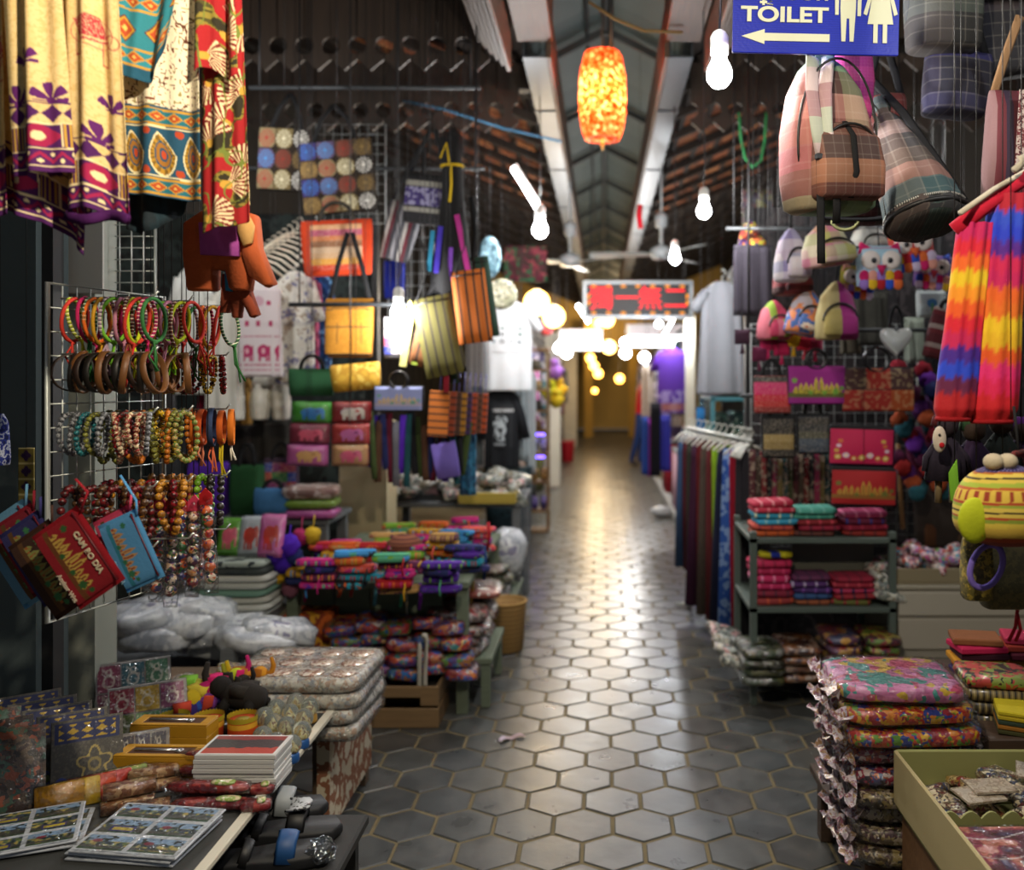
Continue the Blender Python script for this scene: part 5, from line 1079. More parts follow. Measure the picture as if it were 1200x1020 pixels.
# bundle of sling bags tied with yellow cord
c = P(530, 200, 4.3); t = thing('sling_bundle', 'bundle of black sling straps tied with a yellow cord', 'bag bundle', c)
MB().loft([(-.62, 0, 0, .11, .06), (-.4, 0, 0, .085, .05), (-.12, 0, 0, .05, .035), (.05, 0, 0, .045, .03), (.16, -.005, 0, .055, .03)], 20, 2, .3, 6, tw=.3).build('straps', BLK, t)
MB().tube([(q[0]*.052, q[1]*.04-.002, .02) for q in [(math.cos(a), math.sin(a)) for a in np.linspace(0, 2*PI, 16)[:-1]]], .007, 6, True).tube([(0, -.045, .02), (.004, -.05, -.08), (-.004, -.05, -.16)], .006, 5).tube([(-.005, -.045, .02), (-.02, -.05, .12), (-.05, -.04, .05)], .005, 5).build('yellow_cord', fab('#c8a81c'), t)
for k in range(6): MB().tube([(-.04+.016*k, 0, .1), (-.02+.012*k, .01, .16), (0, .02, .21)], .012, 5, r2=.003).build('strap', BLK, t)
RIB = [('orange', '#c0641c'), ('olive', '#5a5420'), ('rust brown', '#7a4a24'), ('dark green', '#1c3a2c'), ('khaki', '#7a6a34')]
for k, (x0, y0, x1, y1, ci, roll) in enumerate(((538, 316, 578, 402, 0, -.12), (500, 346, 548, 440, 1, -.2), (476, 348, 508, 430, 2, .25), (566, 300, 586, 395, 3, -.15), (470, 430, 497, 440, 4, 0), (516, 360, 540, 450, 3, -.1))):
    if k == 4: continue
    nm, cc = RIB[ci]; c, w, h = boxpx(x0, y0, x1, y1, 4.2+.03*k); t = thing('woven_shoulder_bag', f'{nm} quilted shoulder bag body hanging from the sling bundle' + (' at the back' if k == 5 else ''), 'bag', c, (0, roll, 0), 'bags on the sling bundle')
    MB().pillow(w, h, .05, 10, 12, 6, .06, k, Tr(0, 0, h/2)).build('body', pat([cc, cc, '#2a2018', cc], 'str', 26, .8, axis='X'), t); MB().tube([(-w*.4, 0, h*.97), (0, .02, h+.12), (0, .05, h+.3)], .014, 5, r2=.003).build('strap', BLK, t)
    MB().tube([(-w*.45, -.02, h*.93), (w*.45, -.02, h*.93)], .004, 5).build('zip', plain('#2a2a2a', .4, .5), t)
for k, (x0, x1, y0, y1, cc, nm, a) in enumerate(((468, 476, 352, 430, '#b8b06a', 'pale yellow', .15), (486, 493, 350, 425, '#d8c8a0', 'cream', .22), (482, 489, 352, 428, '#8a9a3a', 'lime', .18), (520, 526, 440, 460, '#8a1c2c', 'crimson', 0), (548, 554, 250, 330, '#a02c78', 'magenta', -.2), (508, 514, 265, 320, '#3a2c9a', 'violet', .1), (500, 505, 270, 318, '#2a7a9a', 'turquoise', .1), (524, 529, 290, 330, '#6a3a9a', 'purple', .05))):
    c, w, h = boxpx(x0, y0, x1, y1, 4.25); o = MB().bbox(-w/2, w/2, -.004, .004, 0, h, .002).build('ribbon_strap', fab(cc), None, c, (0, a, 0), smooth=False); tag(o, f'{nm} woven ribbon strap hanging beside the quilted shoulder bags', 'strap', 'ribbon straps')
# clear bag and small coloured pouches near the bulb
tote(450, 372, 480, 420, 4.3, 'white cotton bag with blue and pink patches lit by the bulb', fab('#a8a4ac'), art_patches(3, 4, ['#b8b4b8', '#2a3a9a', '#b0466a', '#c8a050', '#a8a4b0'], 5), hh=.4)
tote(450, 306, 474, 350, 4.9, 'royal blue small pouch hanging on the rear wire grid', fab('#1c2c9a'), None, 'small_pouch', 'pouch', hh=.3)
# row of hanging wallets
for k in range(8):
    nm, cc = [('orange', '#b8641c'), ('rust', '#8a3a1c'), ('dark brown', '#4a2c1c'), ('ochre', '#a8741c'), ('purple', '#3a2450'), ('brick red', '#a0401c'), ('brown', '#5a3420'), ('orange red', '#b0481c')][k]
    x0 = 501+(0 if k == 0 else 18+6.2*k); c, w, h = boxpx(x0, 458+k*.5, x0+(23 if k == 0 else 7), 512-k*.6, 4.3+.04*k); t = thing('hanging_wallet', f'{nm} flat wallet in the row hanging under the quilted bags', 'wallet', c, (0, .06, 0), 'hanging wallet row')
    MB().bbox(-w/2, w/2, -.012, .012, 0, h, .004).build('body', pat([cc, cc, '#2a1c14', cc], 'str', 30, .8, axis='Z'), t, smooth=False); MB().tube([(0, 0, h), (0, 0, h+.1)], .003, 5).build('loop', plain('#6a6ab0', .4), t)
# dense row of belts and pencil rolls
for k in range(18):
    nm, cc = [('black', '#1a1a1e'), ('navy', '#1c2450'), ('purple', '#4a1c9a'), ('olive', '#3a4a24'), ('wine', '#5a1428'), ('teal', '#1c4a50'), ('brown', '#4a3020'), ('grey', '#5a5a60')][(k*3) % 8]
    x0 = 430+6.8*k; o = MB().pillow(S(8, 4.5), S(62+(k*17 % 24), 4.5), .03, 5, 8, 5, .1, k).build('woven_belt', fab(cc), None, P(x0, 515+(k*7 % 18), 4.45+.012*(k % 5)), (0, random.gauss(0, .08), random.gauss(0, .3))); tag(o, f'{nm} rolled woven belt in the dense hanging row below the black tote', 'belt', 'rolled belts')
tote(512, 518, 541, 560, 4.4, 'lavender cloth bag hanging by the blue scarf', fab('#6a5aa8'), None, hh=.3, roll=-.18)
drape(539, 508, 558, 580, 4.7, 'blue woven scarf hanging at the wallet table', pat(['#1c4a6a', '#2a6a8a', '#143a54'], 'noi', 14), 'scarf', 'scarf')
drape(432, 490, 448, 548, 4.5, 'violet ribbon scarf hanging beside the packed purses', fab('#3a1c8a'), 'scarf', 'scarf', d=.03)
drape(424, 476, 432, 546, 4.42, 'red cloth strip hanging beside the packed purses', fab('#8a1c24'), 'scarf', 'scarf', d=.02)
# ---- rear shelf with bags
t = thing('rear_shelf', 'grey wooden shelf bench behind the wallet table', 'shelf', (-2.05, 4.95, 0)); SH = wood('#55585a', '#74777a')
c, w, h = boxpx(190, 604, 396, 612, 4.85); sz = c.z+.03
MB().bbox(-.4, .60, -.2, .25, sz-.03, sz).build('shelf_board', SH, t, smooth=False)
for q in (-.36, .56): MB().bbox(q-.025, q+.025, -.18, -.13, 0, sz-.03).build('leg', SH, t, smooth=False); MB().bbox(q-.025, q+.025, .18, .23, 0, sz-.03).build('leg', SH, t, smooth=False)
tote(222, 541, 268, 604, 4.9, 'purple padded bag with round handle on the rear shelf', fab('#4a2090'), None, hh=.35, d=.14, e=5); tote(271, 545, 309, 604, 4.9, 'dark green bag with round handle on the rear shelf', fab('#16401f'), None, hh=.45, d=.12)
tote(309, 537, 350, 604, 4.98, 'patchwork tote of red, green and yellow squares on the rear shelf', fab('#3a2a3a'), art_patches(4, 5, ['#8a1c4a', '#2a6a3a', '#1c3a8a', '#b8a01c', '#6a1c5a', '#3a8a4a', '#a03a3a'], 9), hh=.3)
tote(299, 572, 341, 606, 4.75, 'light blue cloth tote in front of the patchwork tote', fab('#3a6a9a'), None, hh=.3, d=.1)
for k, (cc, nm, hgt) in enumerate((('#b0509a', 'pink', .05), ('#6a8a2a', 'olive green', .05), ('#9a7a70', 'rosy striped', .07))):
    o = MB().sq(.29, .2, hgt, .4, 18, 6, .05, k).build('wrapped_cushion', pat([cc, cc, '#d8c8c0' if k == 2 else cc, cc], 'noi', 18, .4, 1., crinkle=.8), None, (P(366, 0, 4.8).x, 4.8, sz+.005+.052*k), (0, 0, .05*k)); tag(o, f'{nm} folded textile in clear wrap stacked on the rear shelf', 'textile pack', 'wrapped textiles on the rear shelf')
# hanging dark goods above the rear shelf
for k, (x0, y0, x1, y1, cc, nm) in enumerate(((180, 500, 215, 560, '#3a3c40', 'charcoal'), (216, 505, 262, 545, '#46464c', 'slate grey'), (262, 500, 300, 545, '#33302e', 'dark brown'), (300, 495, 345, 540, '#3c3a36', 'dark olive'), (165, 420, 205, 500, '#4a4848', 'grey'))):
    drape(x0, y0, x1, y1, 5.3, f'{nm} folded cloth hanging in the shade behind the rear shelf', fab(cc), 'hanging_cloth', 'cloth')
# packed letter cushions and T-shirt stack on the left end of the wallet table
WT_Z = .60
t = thing('wallet_table', 'long grey green table covered with cloth wallets', 'table', (-1.15, 4.6, 0)); GG = wood('#56604f', '#6f7a66', .7)
MB().bbox(-.27, .56, -.62, .66, WT_Z-.03, WT_Z).build('table_top', GG, t, smooth=False)
for k in range(4): MB().bbox(-.27+.17*k, -.11+.17*k, -.40, -.38, .05, WT_Z-.04).build('front_board', GG, t, smooth=False)
for sx in (-.26, .5):
    for sy in (-.59, .60): MB().bbox(sx, sx+.05, sy, sy+.05, 0, WT_Z-.03).build('leg', GG, t, smooth=False)
t = thing('shirt_stand', 'low stand under the folded T-shirts and white bags', 'stand', (-1.75, 3.95, 0))
MB().bbox(-.35, .31, -.2, .3, .45, .48).build('board', SH, t, smooth=False); MB().bbox(-.6, .31, -.5, .35, .20, .23).build('lower_board', SH, t, smooth=False)
for q in (-.55, .26): 
    for sy in (-.45, .28): MB().bbox(q, q+.05, sy, sy+.05, 0, .45).build('leg', SH, t, smooth=False)
cx = P(284, 0, 3.95).x
for k in range(8):
    cc, nm = [('#8a8e88', 'grey white'), ('#a8aaa2', 'white'), ('#98988e', 'cream'), ('#5a7a6a', 'white and green'), ('#9a9c94', 'grey white'), ('#a8a8a0', 'white'), ('#2c3230', 'black printed'), ('#8a948c', 'white and black')][k]
    o = MB().sq(.33, .26, .0305, .3, 20, 6, .02, k).build('folded_shirt', pat([cc, cc, cc, '#20282a' if k > 5 else cc, cc], 'noi', 14, .85), None, (cx+random.gauss(0, .006), 3.93, .48+.031*k), (0, 0, random.gauss(0, .05))); tag(o, f'{nm} folded T-shirt in the stack beside the bead sleeves', 'folded shirt', 'folded T-shirts')
for k, (px, bg, fg) in enumerate(((268, '#5a9a2a', '#d8607a'), (293, '#a8b0b8', '#b83020'), (316, '#c060a0', '#c03020'))):
    c = P(px, 634, 3.92-.02*k); w, h = S(30, 3.92), S(44+3*k, 3.92); t = thing('packed_cushion', ['green pack with pink elephant leaning on the folded shirts', 'grey pack with red elephant leaning on the folded shirts', 'pink pack with red elephant leaning on the folded shirts'][k], 'packed purse', (c.x, c.y, .73), (-.25, 0, -.1), 'packs leaning on the shirts')
    MB().pillow(w, h, .05, 8, 8, 5, .05, k, Tr(0, 0, h/2)).build('backing', fab(bg), t); print_grid('elephant_panel', lambda u, v: ((u-.5)*w*.9, -.016-.012*(1-(2*u-1)**4)*(1-(2*v-1)**4), h*(.06+.88*v)), elephant_pic(bg, fg, fg), 40, 40, printed(.6, .9, .5), t, thick=.002)
    MB().pillow(w*1.04, h*1.04, .06, 8, 8, 6, .08, k, Tr(0, 0, h/2)).build('clear_pack', film(alpha=.12), t)
# purple, red and yellow pompom tassels at the table corner
for k, (px, py, r, cc, nm) in enumerate(((322, 648, 13, '#3a1490', 'violet'), (338, 640, 13, '#42189a', 'violet'), (330, 660, 12, '#341284', 'violet'), (345, 652, 11, '#1c245a', 'navy'), (314, 668, 9, '#8a1c20', 'red'), (326, 676, 9, '#b8901c', 'yellow'), (340, 690, 10, '#7a4a5a', 'mauve'), (352, 630, 10, '#8a1c4a', 'magenta'), (366, 628, 10, '#a88a1c', 'mustard'))):
    m = MB().ball(S(r, 3.95), (0, 0, 0), 16, 12); m.v = [tuple(Vector(q)*(1+random.uniform(-.16, .16))) for q in m.v]
    t = thing('pompom', f'{nm} fluffy pompom hanging at the corner of the wallet table', 'pompom', P(px, py, 3.92+.01*k), group='pompoms'); m.build('puff', fab(cc, .95), t); MB().tube([(0, 0, 0), (.004, .02, .09)], .003, 5).build('cord', fab(cc), t)
# white plastic sacks on the lower board
SK = pat(['#b4bac0', '#c8ccd0', '#bcc0c6', '#a4aab4', '#ccd0d4', '#8a8aa4'], 'noi', 9, .3, .9, crinkle=.9)
for k, (px, py, w, a) in enumerate(((185, 745, .3, .3), (210, 728, .32, -.3), (262, 738, .34, .15), (255, 752, .3, -.1), (300, 750, .32, .35), (325, 740, .3, .5), (235, 715, .28, .1), (320, 756, .28, .2), (170, 720, .28, .6))):
    Y = 3.62+.06*(k % 4); z = max(.23, EYE-(py-VY)*Y/F-.05); o = MB().sq(w, .22, .1, .6, 20, 10, .12, k).build('plastic_sack', SK, None, (P(px, 0, Y).x, Y, z), (random.gauss(0, .1), random.gauss(0, .15), a)); tag(o, 'white plastic sack of clothes heaped under the folded T-shirts', 'plastic sack', 'white plastic sacks')
o = MB().bbox(-.11, .11, -.09, .09, 0, .2, .004).build('carton', pat(['#a8401c', '#c8601c', '#8a3418', '#d8a02a'], 'noi', 9, .6), None, (P(358, 0, 4.1).x+.02, 4.12, .24), (0, 0, .1), smooth=False); tag(o, 'orange printed carton under the corner of the wallet table', 'carton')
# ---- wallets in piles over the table
def wt(px, py): Y = (EYE-WT_Z-.06)*F/(py-VY); return Vector(((px-VX)*Y/F, Y, WT_Z))
PLC = 'in the piles on the grey green table'
for (px, py, n, cols) in ((375, 672, 4, (0, 12, 8, 0)), (418, 672, 5, (11, 6, 9, 2, 10)), (466, 678, 5, (13, 5, 0, 12, 3)), (517, 676, 4, (1, 1, 8, 1)), (352, 668, 2, (8, 7)),
                          (402, 655, 4, (5, 4, 7, 2)), (440, 652, 4, (11, 5, 13, 5)), (480, 655, 4, (12, 5, 4, 0)), (520, 652, 5, (7, 11, 2, 7, 13)), (550, 655, 4, (8, 6, 1, 8)),
                          (385, 645, 3, (0, 1, 5)), (412, 642, 3, (5, 2, 0)), (455, 640, 4, (13, 12, 4, 13)), (495, 636, 4, (11, 7, 0, 7)), (535, 636, 4, (10, 6, 10, 10)), (560, 632, 4, (9, 0, 9, 9)),
                          (470, 628, 4, (1, 4, 3, 4)), (510, 626, 4, (5, 12, 0, 2)), (545, 622, 4, (0, 8, 0, 0))):
    pile(wt(px, py), n, cols, PLC, 'cloth wallets on the grey green table')
# round woven cap among the wallets
t = thing('woven_hat', 'round brown woven hat lying among the wallets', 'hat', wt(473, 655)+Vector((0, .02, .10))); MB().lathe([(.075, 0), (.085, .01), (.08, .04), (.05, .065), (.005, .072)], 20).build('crown', pat(['#6a3a2c', '#8a5238', '#5a2c20'], 'str', 60, .9, axis='Z'), t); MB().tube([(.086*math.cos(a), .086*math.sin(a), .006) for a in np.linspace(0, 2*PI, 22)[:-1]], .006, 6, True).build('band', fab('#4a2820'), t)
# ribbons over the edge
for k, (px, y0, y1, cc) in enumerate(((440, 668, 710, '#4f8a9a'), (412, 676, 700, '#8a2c20'), (470, 682, 712, '#3a8a6a'), (492, 684, 715, '#7a2aa0'), (553, 664, 706, '#b8a050'), (568, 640, 680, '#1c3a6a'), (572, 612, 645, '#a01c28'), (358, 682, 706, '#8a1c4a'), (398, 690, 700, '#b04a1c'))):
    Y = 3.972 if px < 540 else 4.3; m = MB().tube([(0, 0, 0), (.006, -.01, -S(y1-y0, Y)*.5), (-.005, 0, -S(y1-y0, Y))], .008, 5, r2=.002); tag(m.build('ribbon', fab(cc), None, P(px, y0, Y)), 'narrow cloth ribbon hanging over the edge of the wallet table', 'ribbon', 'ribbons at the table edge')
# ---- crate with wrapped packs in front
t = thing('wooden_crate', 'low wooden crate of boards with dark handle slot', 'crate', (P(476, 0, 3.9).x, 3.98, 0)); CW = wood('#6a5236', '#8a6e4a', .7); wd = S(82, 3.85)
for z0, z1 in ((0, .085), (.095, .18)):
    if z0 == 0: MB().bbox(-wd/2, wd/2, -.13, -.115, z0, z1).build('front_slat', CW, t, smooth=False)
    else:
        MB().bbox(-wd/2, -wd*.28, -.13, -.115, z0, z1).build('front_slat', CW, t, smooth=False); MB().bbox(wd*.24, wd/2, -.13, -.115, z0, z1).build('front_slat', CW, t, smooth=False); MB().bbox(-wd*.28, wd*.24, -.13, -.115, z0+.035, z1).build('front_slat', CW, t, smooth=False)
    for s in (-1, 1): MB().bbox(s*(wd/2-.008)-.007, s*(wd/2-.008)+.007, -.115, .13, z0, z1).build('side_slat', CW, t, smooth=False)
    MB().bbox(-wd/2, wd/2, .115, .13, z0, z1).build('back_slat', CW, t, smooth=False)
MB().bbox(-wd/2+.014, wd/2-.014, -.115, .115, .01, .02).build('base', CW, t, smooth=False); MB().bbox(-wd/2+.014, wd/2-.014, -.114, .115, .14, .15).build('inner_board', plain('#1a140e', .9), t, smooth=False)
KP = [pat(['#a8281c', '#c8501c', '#2a4a9a', '#8a1c2c', '#d8a040', '#2c7a7a', '#5a2c8a'], 'vor', 26, .4, 1., crinkle=.8), pat(['#8a1c20', '#b83a3a', '#3a5ab0', '#c8702c', '#b8b0b0', '#6a2c6a'], 'vor', 22, .4, 1., crinkle=.8), pat(['#4a2c7a', '#a86a1c', '#2a6ab0', '#b02c2c', '#5a8a3a'], 'vor', 24, .4, 1., crinkle=.8)]
kr = 0
for j in range(4):
    for i in range(5):
        Y = 3.99+.02*j; px = 414+32*i-4*j; z = .175+.062*j+.01*(i % 2)
        if z > .42 and i < 1: continue
        t = thing('keyring_pack', f'clear pack of {["red", "orange and blue", "purple"][(i+j) % 3]} felt key rings piled on the wooden crate', 'key ring pack', (P(px, 0, Y).x, Y+.03*(i % 2), z), (random.gauss(0, .08), random.gauss(0, .08), random.gauss(.1, .15)), 'key ring packs on the crate')
        MB().sq(.145, .2, .056, .45, 18, 7, .08, kr).build('contents', KP[(i+j) % 3], t); MB().sq(.15, .21, .060, .45, 18, 7, .08, kr+50).build('wrapper', film(alpha=.12), t); kr += 1
WP = MB().prism([(-.006, 0), (.012, 0), (.014, .1), (.016, .21), (.01, .226), (-.008, .228), (-.014, .215), (-.006, .208), (.003, .205), (-.003, .1)], .012, .06)
tag(WP.build('plastic_hook', plain('#b8b4a8', .4), None, (P(497, 0, 3.85).x, 3.856, .181)), 'white plastic hook strip standing against the key ring packs', 'hook'); 
tag(MB().prism([(-.008, 0), (.012, 0), (.012, .2), (.004, .215), (-.006, .2)], .01, .06).build('plastic_hook', plain('#a8a498', .4), None, (P(490, 0, 3.85).x, 3.868, .151)), 'white plastic hook strip leaning behind the other strip', 'hook')
# ---- sloping stack of foil packs along the aisle edge
for y0, y1, lb in ((4.08, 4.60, 'low stand under the foil packs at the corner of the wallet table'), (5.12, 5.76, 'low stand under the foil packs beyond the bamboo basket')):
    t = thing('aisle_stand', lb, 'stand', (-.66, (y0+y1)/2, 0)); l_ = (y1-y0)/2; MB().bbox(-.16, .16, -l_, l_, .2, .23).build('board', GG, t, smooth=False)
    for sx in (-.15, .11):
        for sy in (-l_+.01, l_-.05): MB().bbox(sx, sx+.04, sy, sy+.04, 0, .2).build('leg', GG, t, smooth=False)
FP = [pat(['#5a4a4a', '#8a7a78', '#a8201c', '#c8b8a8', '#3a2a30', '#7a5a3a', '#b8b4b8'], 'vor', 26, .35, 1., crinkle=.9), pat(['#4a5a3a', '#8a8a6a', '#b8b8a0', '#6a4a3a', '#a8a8a8'], 'vor', 20, .35, 1., crinkle=.9)]
for j in range(5):
    for i in range(4):
        Y = (4.21, 4.46, 5.27, 5.58)[i]; z = .232+.052*j
        if j > (3, 4, 3, 4)[i]: continue
        t = thing('foil_pack', 'clear wrapped scarf pack layered on the sloping stand by the aisle', 'scarf pack', (-.685+.010*j-.025*(j % 2), Y, z), (random.gauss(0, .04), .05, random.gauss(0, .08)), 'scarf packs by the aisle')
        MB().sq(.29, .25, .046, .35, 20, 6, .05, i*5+j).build('contents', FP[(i > 1)*1], t); MB().sq(.30, .26, .05, .35, 20, 6, .05, j).build('wrapper', film(alpha=.12), t)
for k, (x0, py, cc, nm) in enumerate(((560, 690, '#6a8a2a', 'green'), (568, 672, '#8a7a70', 'taupe'), (574, 658, '#9a9478', 'beige'), (560, 706, '#7a3020', 'rust'))):
    Y = (EYE-.42)*F/(py-VY); o = MB().sq(.26, .16, .03, .3, 18, 6, .04, k).build('folded_scarf', pat([cc, cc, '#c8c4b8'], 'noi', 12, .45, .9, crinkle=.6), None, (P(x0, 0, Y).x-.02, Y, .42+.012*k), (0, .03, 0)); tag(o, f'{nm} folded scarf in clear wrap at the aisle edge of the stand', 'folded scarf', 'folded scarves by the aisle')
# bamboo basket
Yb = floorY(768); t = thing('bamboo_basket', 'tall round bamboo basket standing at the aisle edge', 'basket', (-.535, Yb+.1, 0)); BW = pat(['#8a6a3a', '#a8844c', '#7a5a30', '#9a7844'], 'str', 40, .8, axis='Z')
MB().lathe([(.09, 0), (.1, .01), (.115, .24), (.118, .27), (.108, .27), (.1, .03), (.002, .02)], 24).build('wall', BW, t); MB().tube([(.116*math.cos(a), .116*math.sin(a), .27) for a in np.linspace(0, 2*PI, 24)[:-1]], .008, 6, True).build('rim', fab('#a8844c'), t)
# ---- second table with clear packets and yellow tray
t = thing('packet_table', 'narrow table of clear packets behind the wallet table', 'table', (-1.0, 5.95, 0)); MB().bbox(-.42, .5, -.35, .4, .70, .73).build('table_top', SH, t, smooth=False)
for sx in (-.4, .44):
    for sy in (-.33, .34): MB().bbox(sx, sx+.05, sy, sy+.05, 0, .7).build('leg', SH, t, smooth=False)
CP = [pat(['#6a706a', '#a8aca4', '#4a504c', '#c8c8bc', '#8a7a5a', '#b8b4b0'], 'vor', 24, .35, 1., crinkle=.9), pat(['#5a6460', '#98a09c', '#c8c0b0', '#b88a8a', '#3a3c38'], 'vor', 20, .35, 1., crinkle=.9)]
for k in range(30):
    x, y = -1.36+.13*(k % 7)+random.gauss(0, .02), 5.65+.14*(k//7); o = MB().sq(.17, .14, .06, .5, 16, 7, .14, k).build('clear_packet', CP[k % 2], None, (x, y, .755+.035*(k % 3)), (random.gauss(0, .3), random.gauss(0, .3), random.uniform(0, 3))); tag(o, 'crinkled clear packet of silver trinkets on the narrow table', 'packet', 'clear packets on the narrow table')
c, w, h = boxpx(540, 590, 606, 608, 5.6); t = thing('display_tray', 'yellow tray holding clear packets at the aisle end of the narrow table', 'tray', (c.x, 5.62, .735)); YT = plain('#a8943a', .5)
MB().bbox(-w/2, w/2, -.12, .14, 0, .012).build('base', YT, t, smooth=False)
for (a0, a1, b0, b1) in ((-w/2, w/2, -.12, -.108), (-w/2, w/2, .128, .14), (-w/2, -w/2+.012, -.108, .128), (w/2-.012, w/2, -.108, .128)): MB().bbox(a0, a1, b0, b1, .012, .07).build('side', YT, t, smooth=False)
for k in range(8): tag(MB().sq(.08, .1, .05, .5, 14, 6, .15, k).build('card_pack', CP[k % 2], None, (c.x-w*.4+w*.115*k, 5.62+.03*(k % 2), .755), (.4, random.gauss(0, .2), 0)), 'clear pack of cards standing in the yellow tray', 'packet', 'packs in the yellow tray')
o = MB().sq(.22, .2, .26, .7, 18, 10, .15, 4).build('white_sack', SK, None, (P(592, 0, 5.3).x, 5.35, .34), (0, .1, .2)); tag(o, 'crumpled white plastic sack hanging over the aisle end of the stand', 'plastic sack')
# mesh laundry basket and clothes beyond
c, w, h = boxpx(566, 546, 622, 652, 6.6); t = thing('mesh_basket', 'tall dark teal mesh basket at the aisle edge', 'basket', (c.x, 6.75, 0)); BM = pat(['#1c2e33', '#2c454c', '#16262a'], 'noi', 30, .7)
MB().loft([(0, 0, 0, .14, .13), (.02, 0, 0, .15, .14), (.45, 0, 0, .165, .15), (.84, 0, 0, .175, .16), (.85, 0, 0, .165, .15), (.5, 0, 0, .15, .14), (.05, 0, 0, .14, .13)], 26, 4).build('wall', BM, t)
rr = [( .176*math.copysign(abs(math.cos(a))**.5, math.cos(a)), .16*math.copysign(abs(math.sin(a))**.5, math.sin(a)), .85) for a in np.linspace(0, 2*PI, 29)[:-1]]
MB().tube(rr, .01, 6, True).build('rim', plain('#5a6a70', .5), t); MB().tube([(q[0]*.95, q[1]*.95, .7) for q in rr], .006, 6, True).build('hoop', plain('#3a4c52', .5), t); MB().loft([(.8, 0, 0, .15, .13), (.88, 0, 0, .12, .1), (.9, 0, 0, .03, .03)], 16, 2, .2, 5).build('cloth_inside', pat(['#5a6a70', '#b8a090', '#3a4a50'], 'noi', 10), t)
def tee_marks(u, v): p = Pic(u, '#e0e3e6'); fx, fy = frac(u*4), frac(v*4.0); s = cells(u*4, v*4, 4); p.put((v > .2) & (v < .85) & (np.hypot(fx-.5, (fy-.5)) < .3*s+.1) & (vnoise(u*30, v*30, 3) > .35), '#1c3a44'); p.put((v > .62) & (v < .85) & (s > .5) & (np.hypot(fx-.5, fy-.5) < .25), '#2a7a6a'); return p.c
top_garment(556, 352, 634, 458, 6.3, 'white T-shirt with rows of small dark marks hanging over the aisle', fab('#e0e3e6', .85, .04, 12), 't_shirt', art=tee_marks, arth=(.42, .74), artw=.75, sleeves=.2, d=.09, rip=.12)
def skull(u, v): p = Pic(u, '#16181c'); p.put((v > .82) & (v < .9) & (u > .1) & (np.sin(u*60) > -.4), '#c8c8c8'); p.put((v > .84) & (v < .9) & (u < .12), '#b01c24'); p.put((np.hypot((u-.5)/.36, (v-.45)/.3) < 1) & (vnoise(u*14, v*14, 7) > .42), '#a8b0b4'); p.put((np.abs(v-.08) < .02) & (u > .2) & (u < .8), '#8a9094'); return p.c
top_garment(560, 455, 616, 548, 6.35, 'black T-shirt with pale printed figure below the white T-shirt', fab('#16181c'), 't_shirt', art=skull, arth=(.25, .8), artw=.7, sleeves=.5, d=.08, hang=False)
drape(604, 455, 620, 540, 6.5, 'white scarf hanging beside the black printed T-shirt', fab('#9aa4a8'), 'scarf', 'scarf'); drape(553, 455, 566, 545, 6.5, 'pale grey shirt side hanging beside the black printed T-shirt', fab('#7a8488'), 'scarf', 'scarf')
drape(618, 440, 628, 555, 6.7, 'grey white scarf hanging at the edge of the shelf tower', fab('#a0a8ac'), 'scarf', 'scarf', d=.03)
# hanging plates and mobile above the T-shirt
o = MB().lathe([(.002, -.01), (.07, -.008), (.1, .0), (.102, .006), (.07, .0), (.002, -.004)], 22).build('painted_plate', pat(['#4a6a78', '#7a98a4', '#2c4450'], 'vor', 40, .4), None, P(574, 302, 5.6), (PI/2, 0, 0)); o.scale = (.7, 1.3, 1); tag(o, 'blue grey oval plate hanging above the white T-shirt', 'plate')
o = MB().lathe([(.002, -.01), (.08, -.008), (.1, .0), (.102, .006), (.07, .0), (.002, -.004)], 22).build('painted_plate', pat(['#8a8a70', '#b8b4a0', '#5a5a4c'], 'vor', 40, .4), None, P(588, 345, 5.8), (PI/2, 0, 0)); tag(o, 'round grey plate hanging behind the white T-shirt', 'plate')
drape(590, 290, 640, 330, 7.0, 'red and green patterned cloth hanging high behind the fan', pat(['#5a1c2c', '#2c5a3a', '#8a3a44', '#3a2420'], 'vor', 12), 'hanging_cloth', 'cloth')
# ================================================================== NEAR RIGHT
# ---- toilet sign
Yt = 2.25; c, w, h = boxpx(858, -62, 1052, 64, Yt); t = thing('toilet_sign', 'blue sign lettered TOILET with arrow and man and woman figures', 'sign', c, (0, .022, 0))
SB = pat(['#0c1f9a', '#0e24a8'], 'str', 170, .45, .3, axis='Z'); MB().bbox(-w/2, w/2, -.004, .006, 0, h, .002).build('board', SB, t, smooth=False)
IV = plain('#cfd2b8', .55)
def sx_(px): return S(px-955, Yt)
def sz_(py): return S(64-py, Yt)
me = text_mesh('TOILET', .052, .0012, sx=1.28, bold=.0016); link('lettering', me, IV, t, (sx_(918), -.0065, sz_(20)))
MB().prism([(sx_(868), sz_(45)), (sx_(895), sz_(54)), (sx_(895), sz_(50)), (sx_(971), sz_(50)), (sx_(971), sz_(41)), (sx_(895), sz_(41)), (sx_(895), sz_(36.5))], .0025, 0, Tr(0, -.0055, 0)).build('arrow', IV, t, smooth=False)
kh = text_mesh('បន្ទប់ទឹក', .06, .0012, bold=.001); link('lettering', kh, IV, t, (sx_(918), -.0065, sz_(-7)))
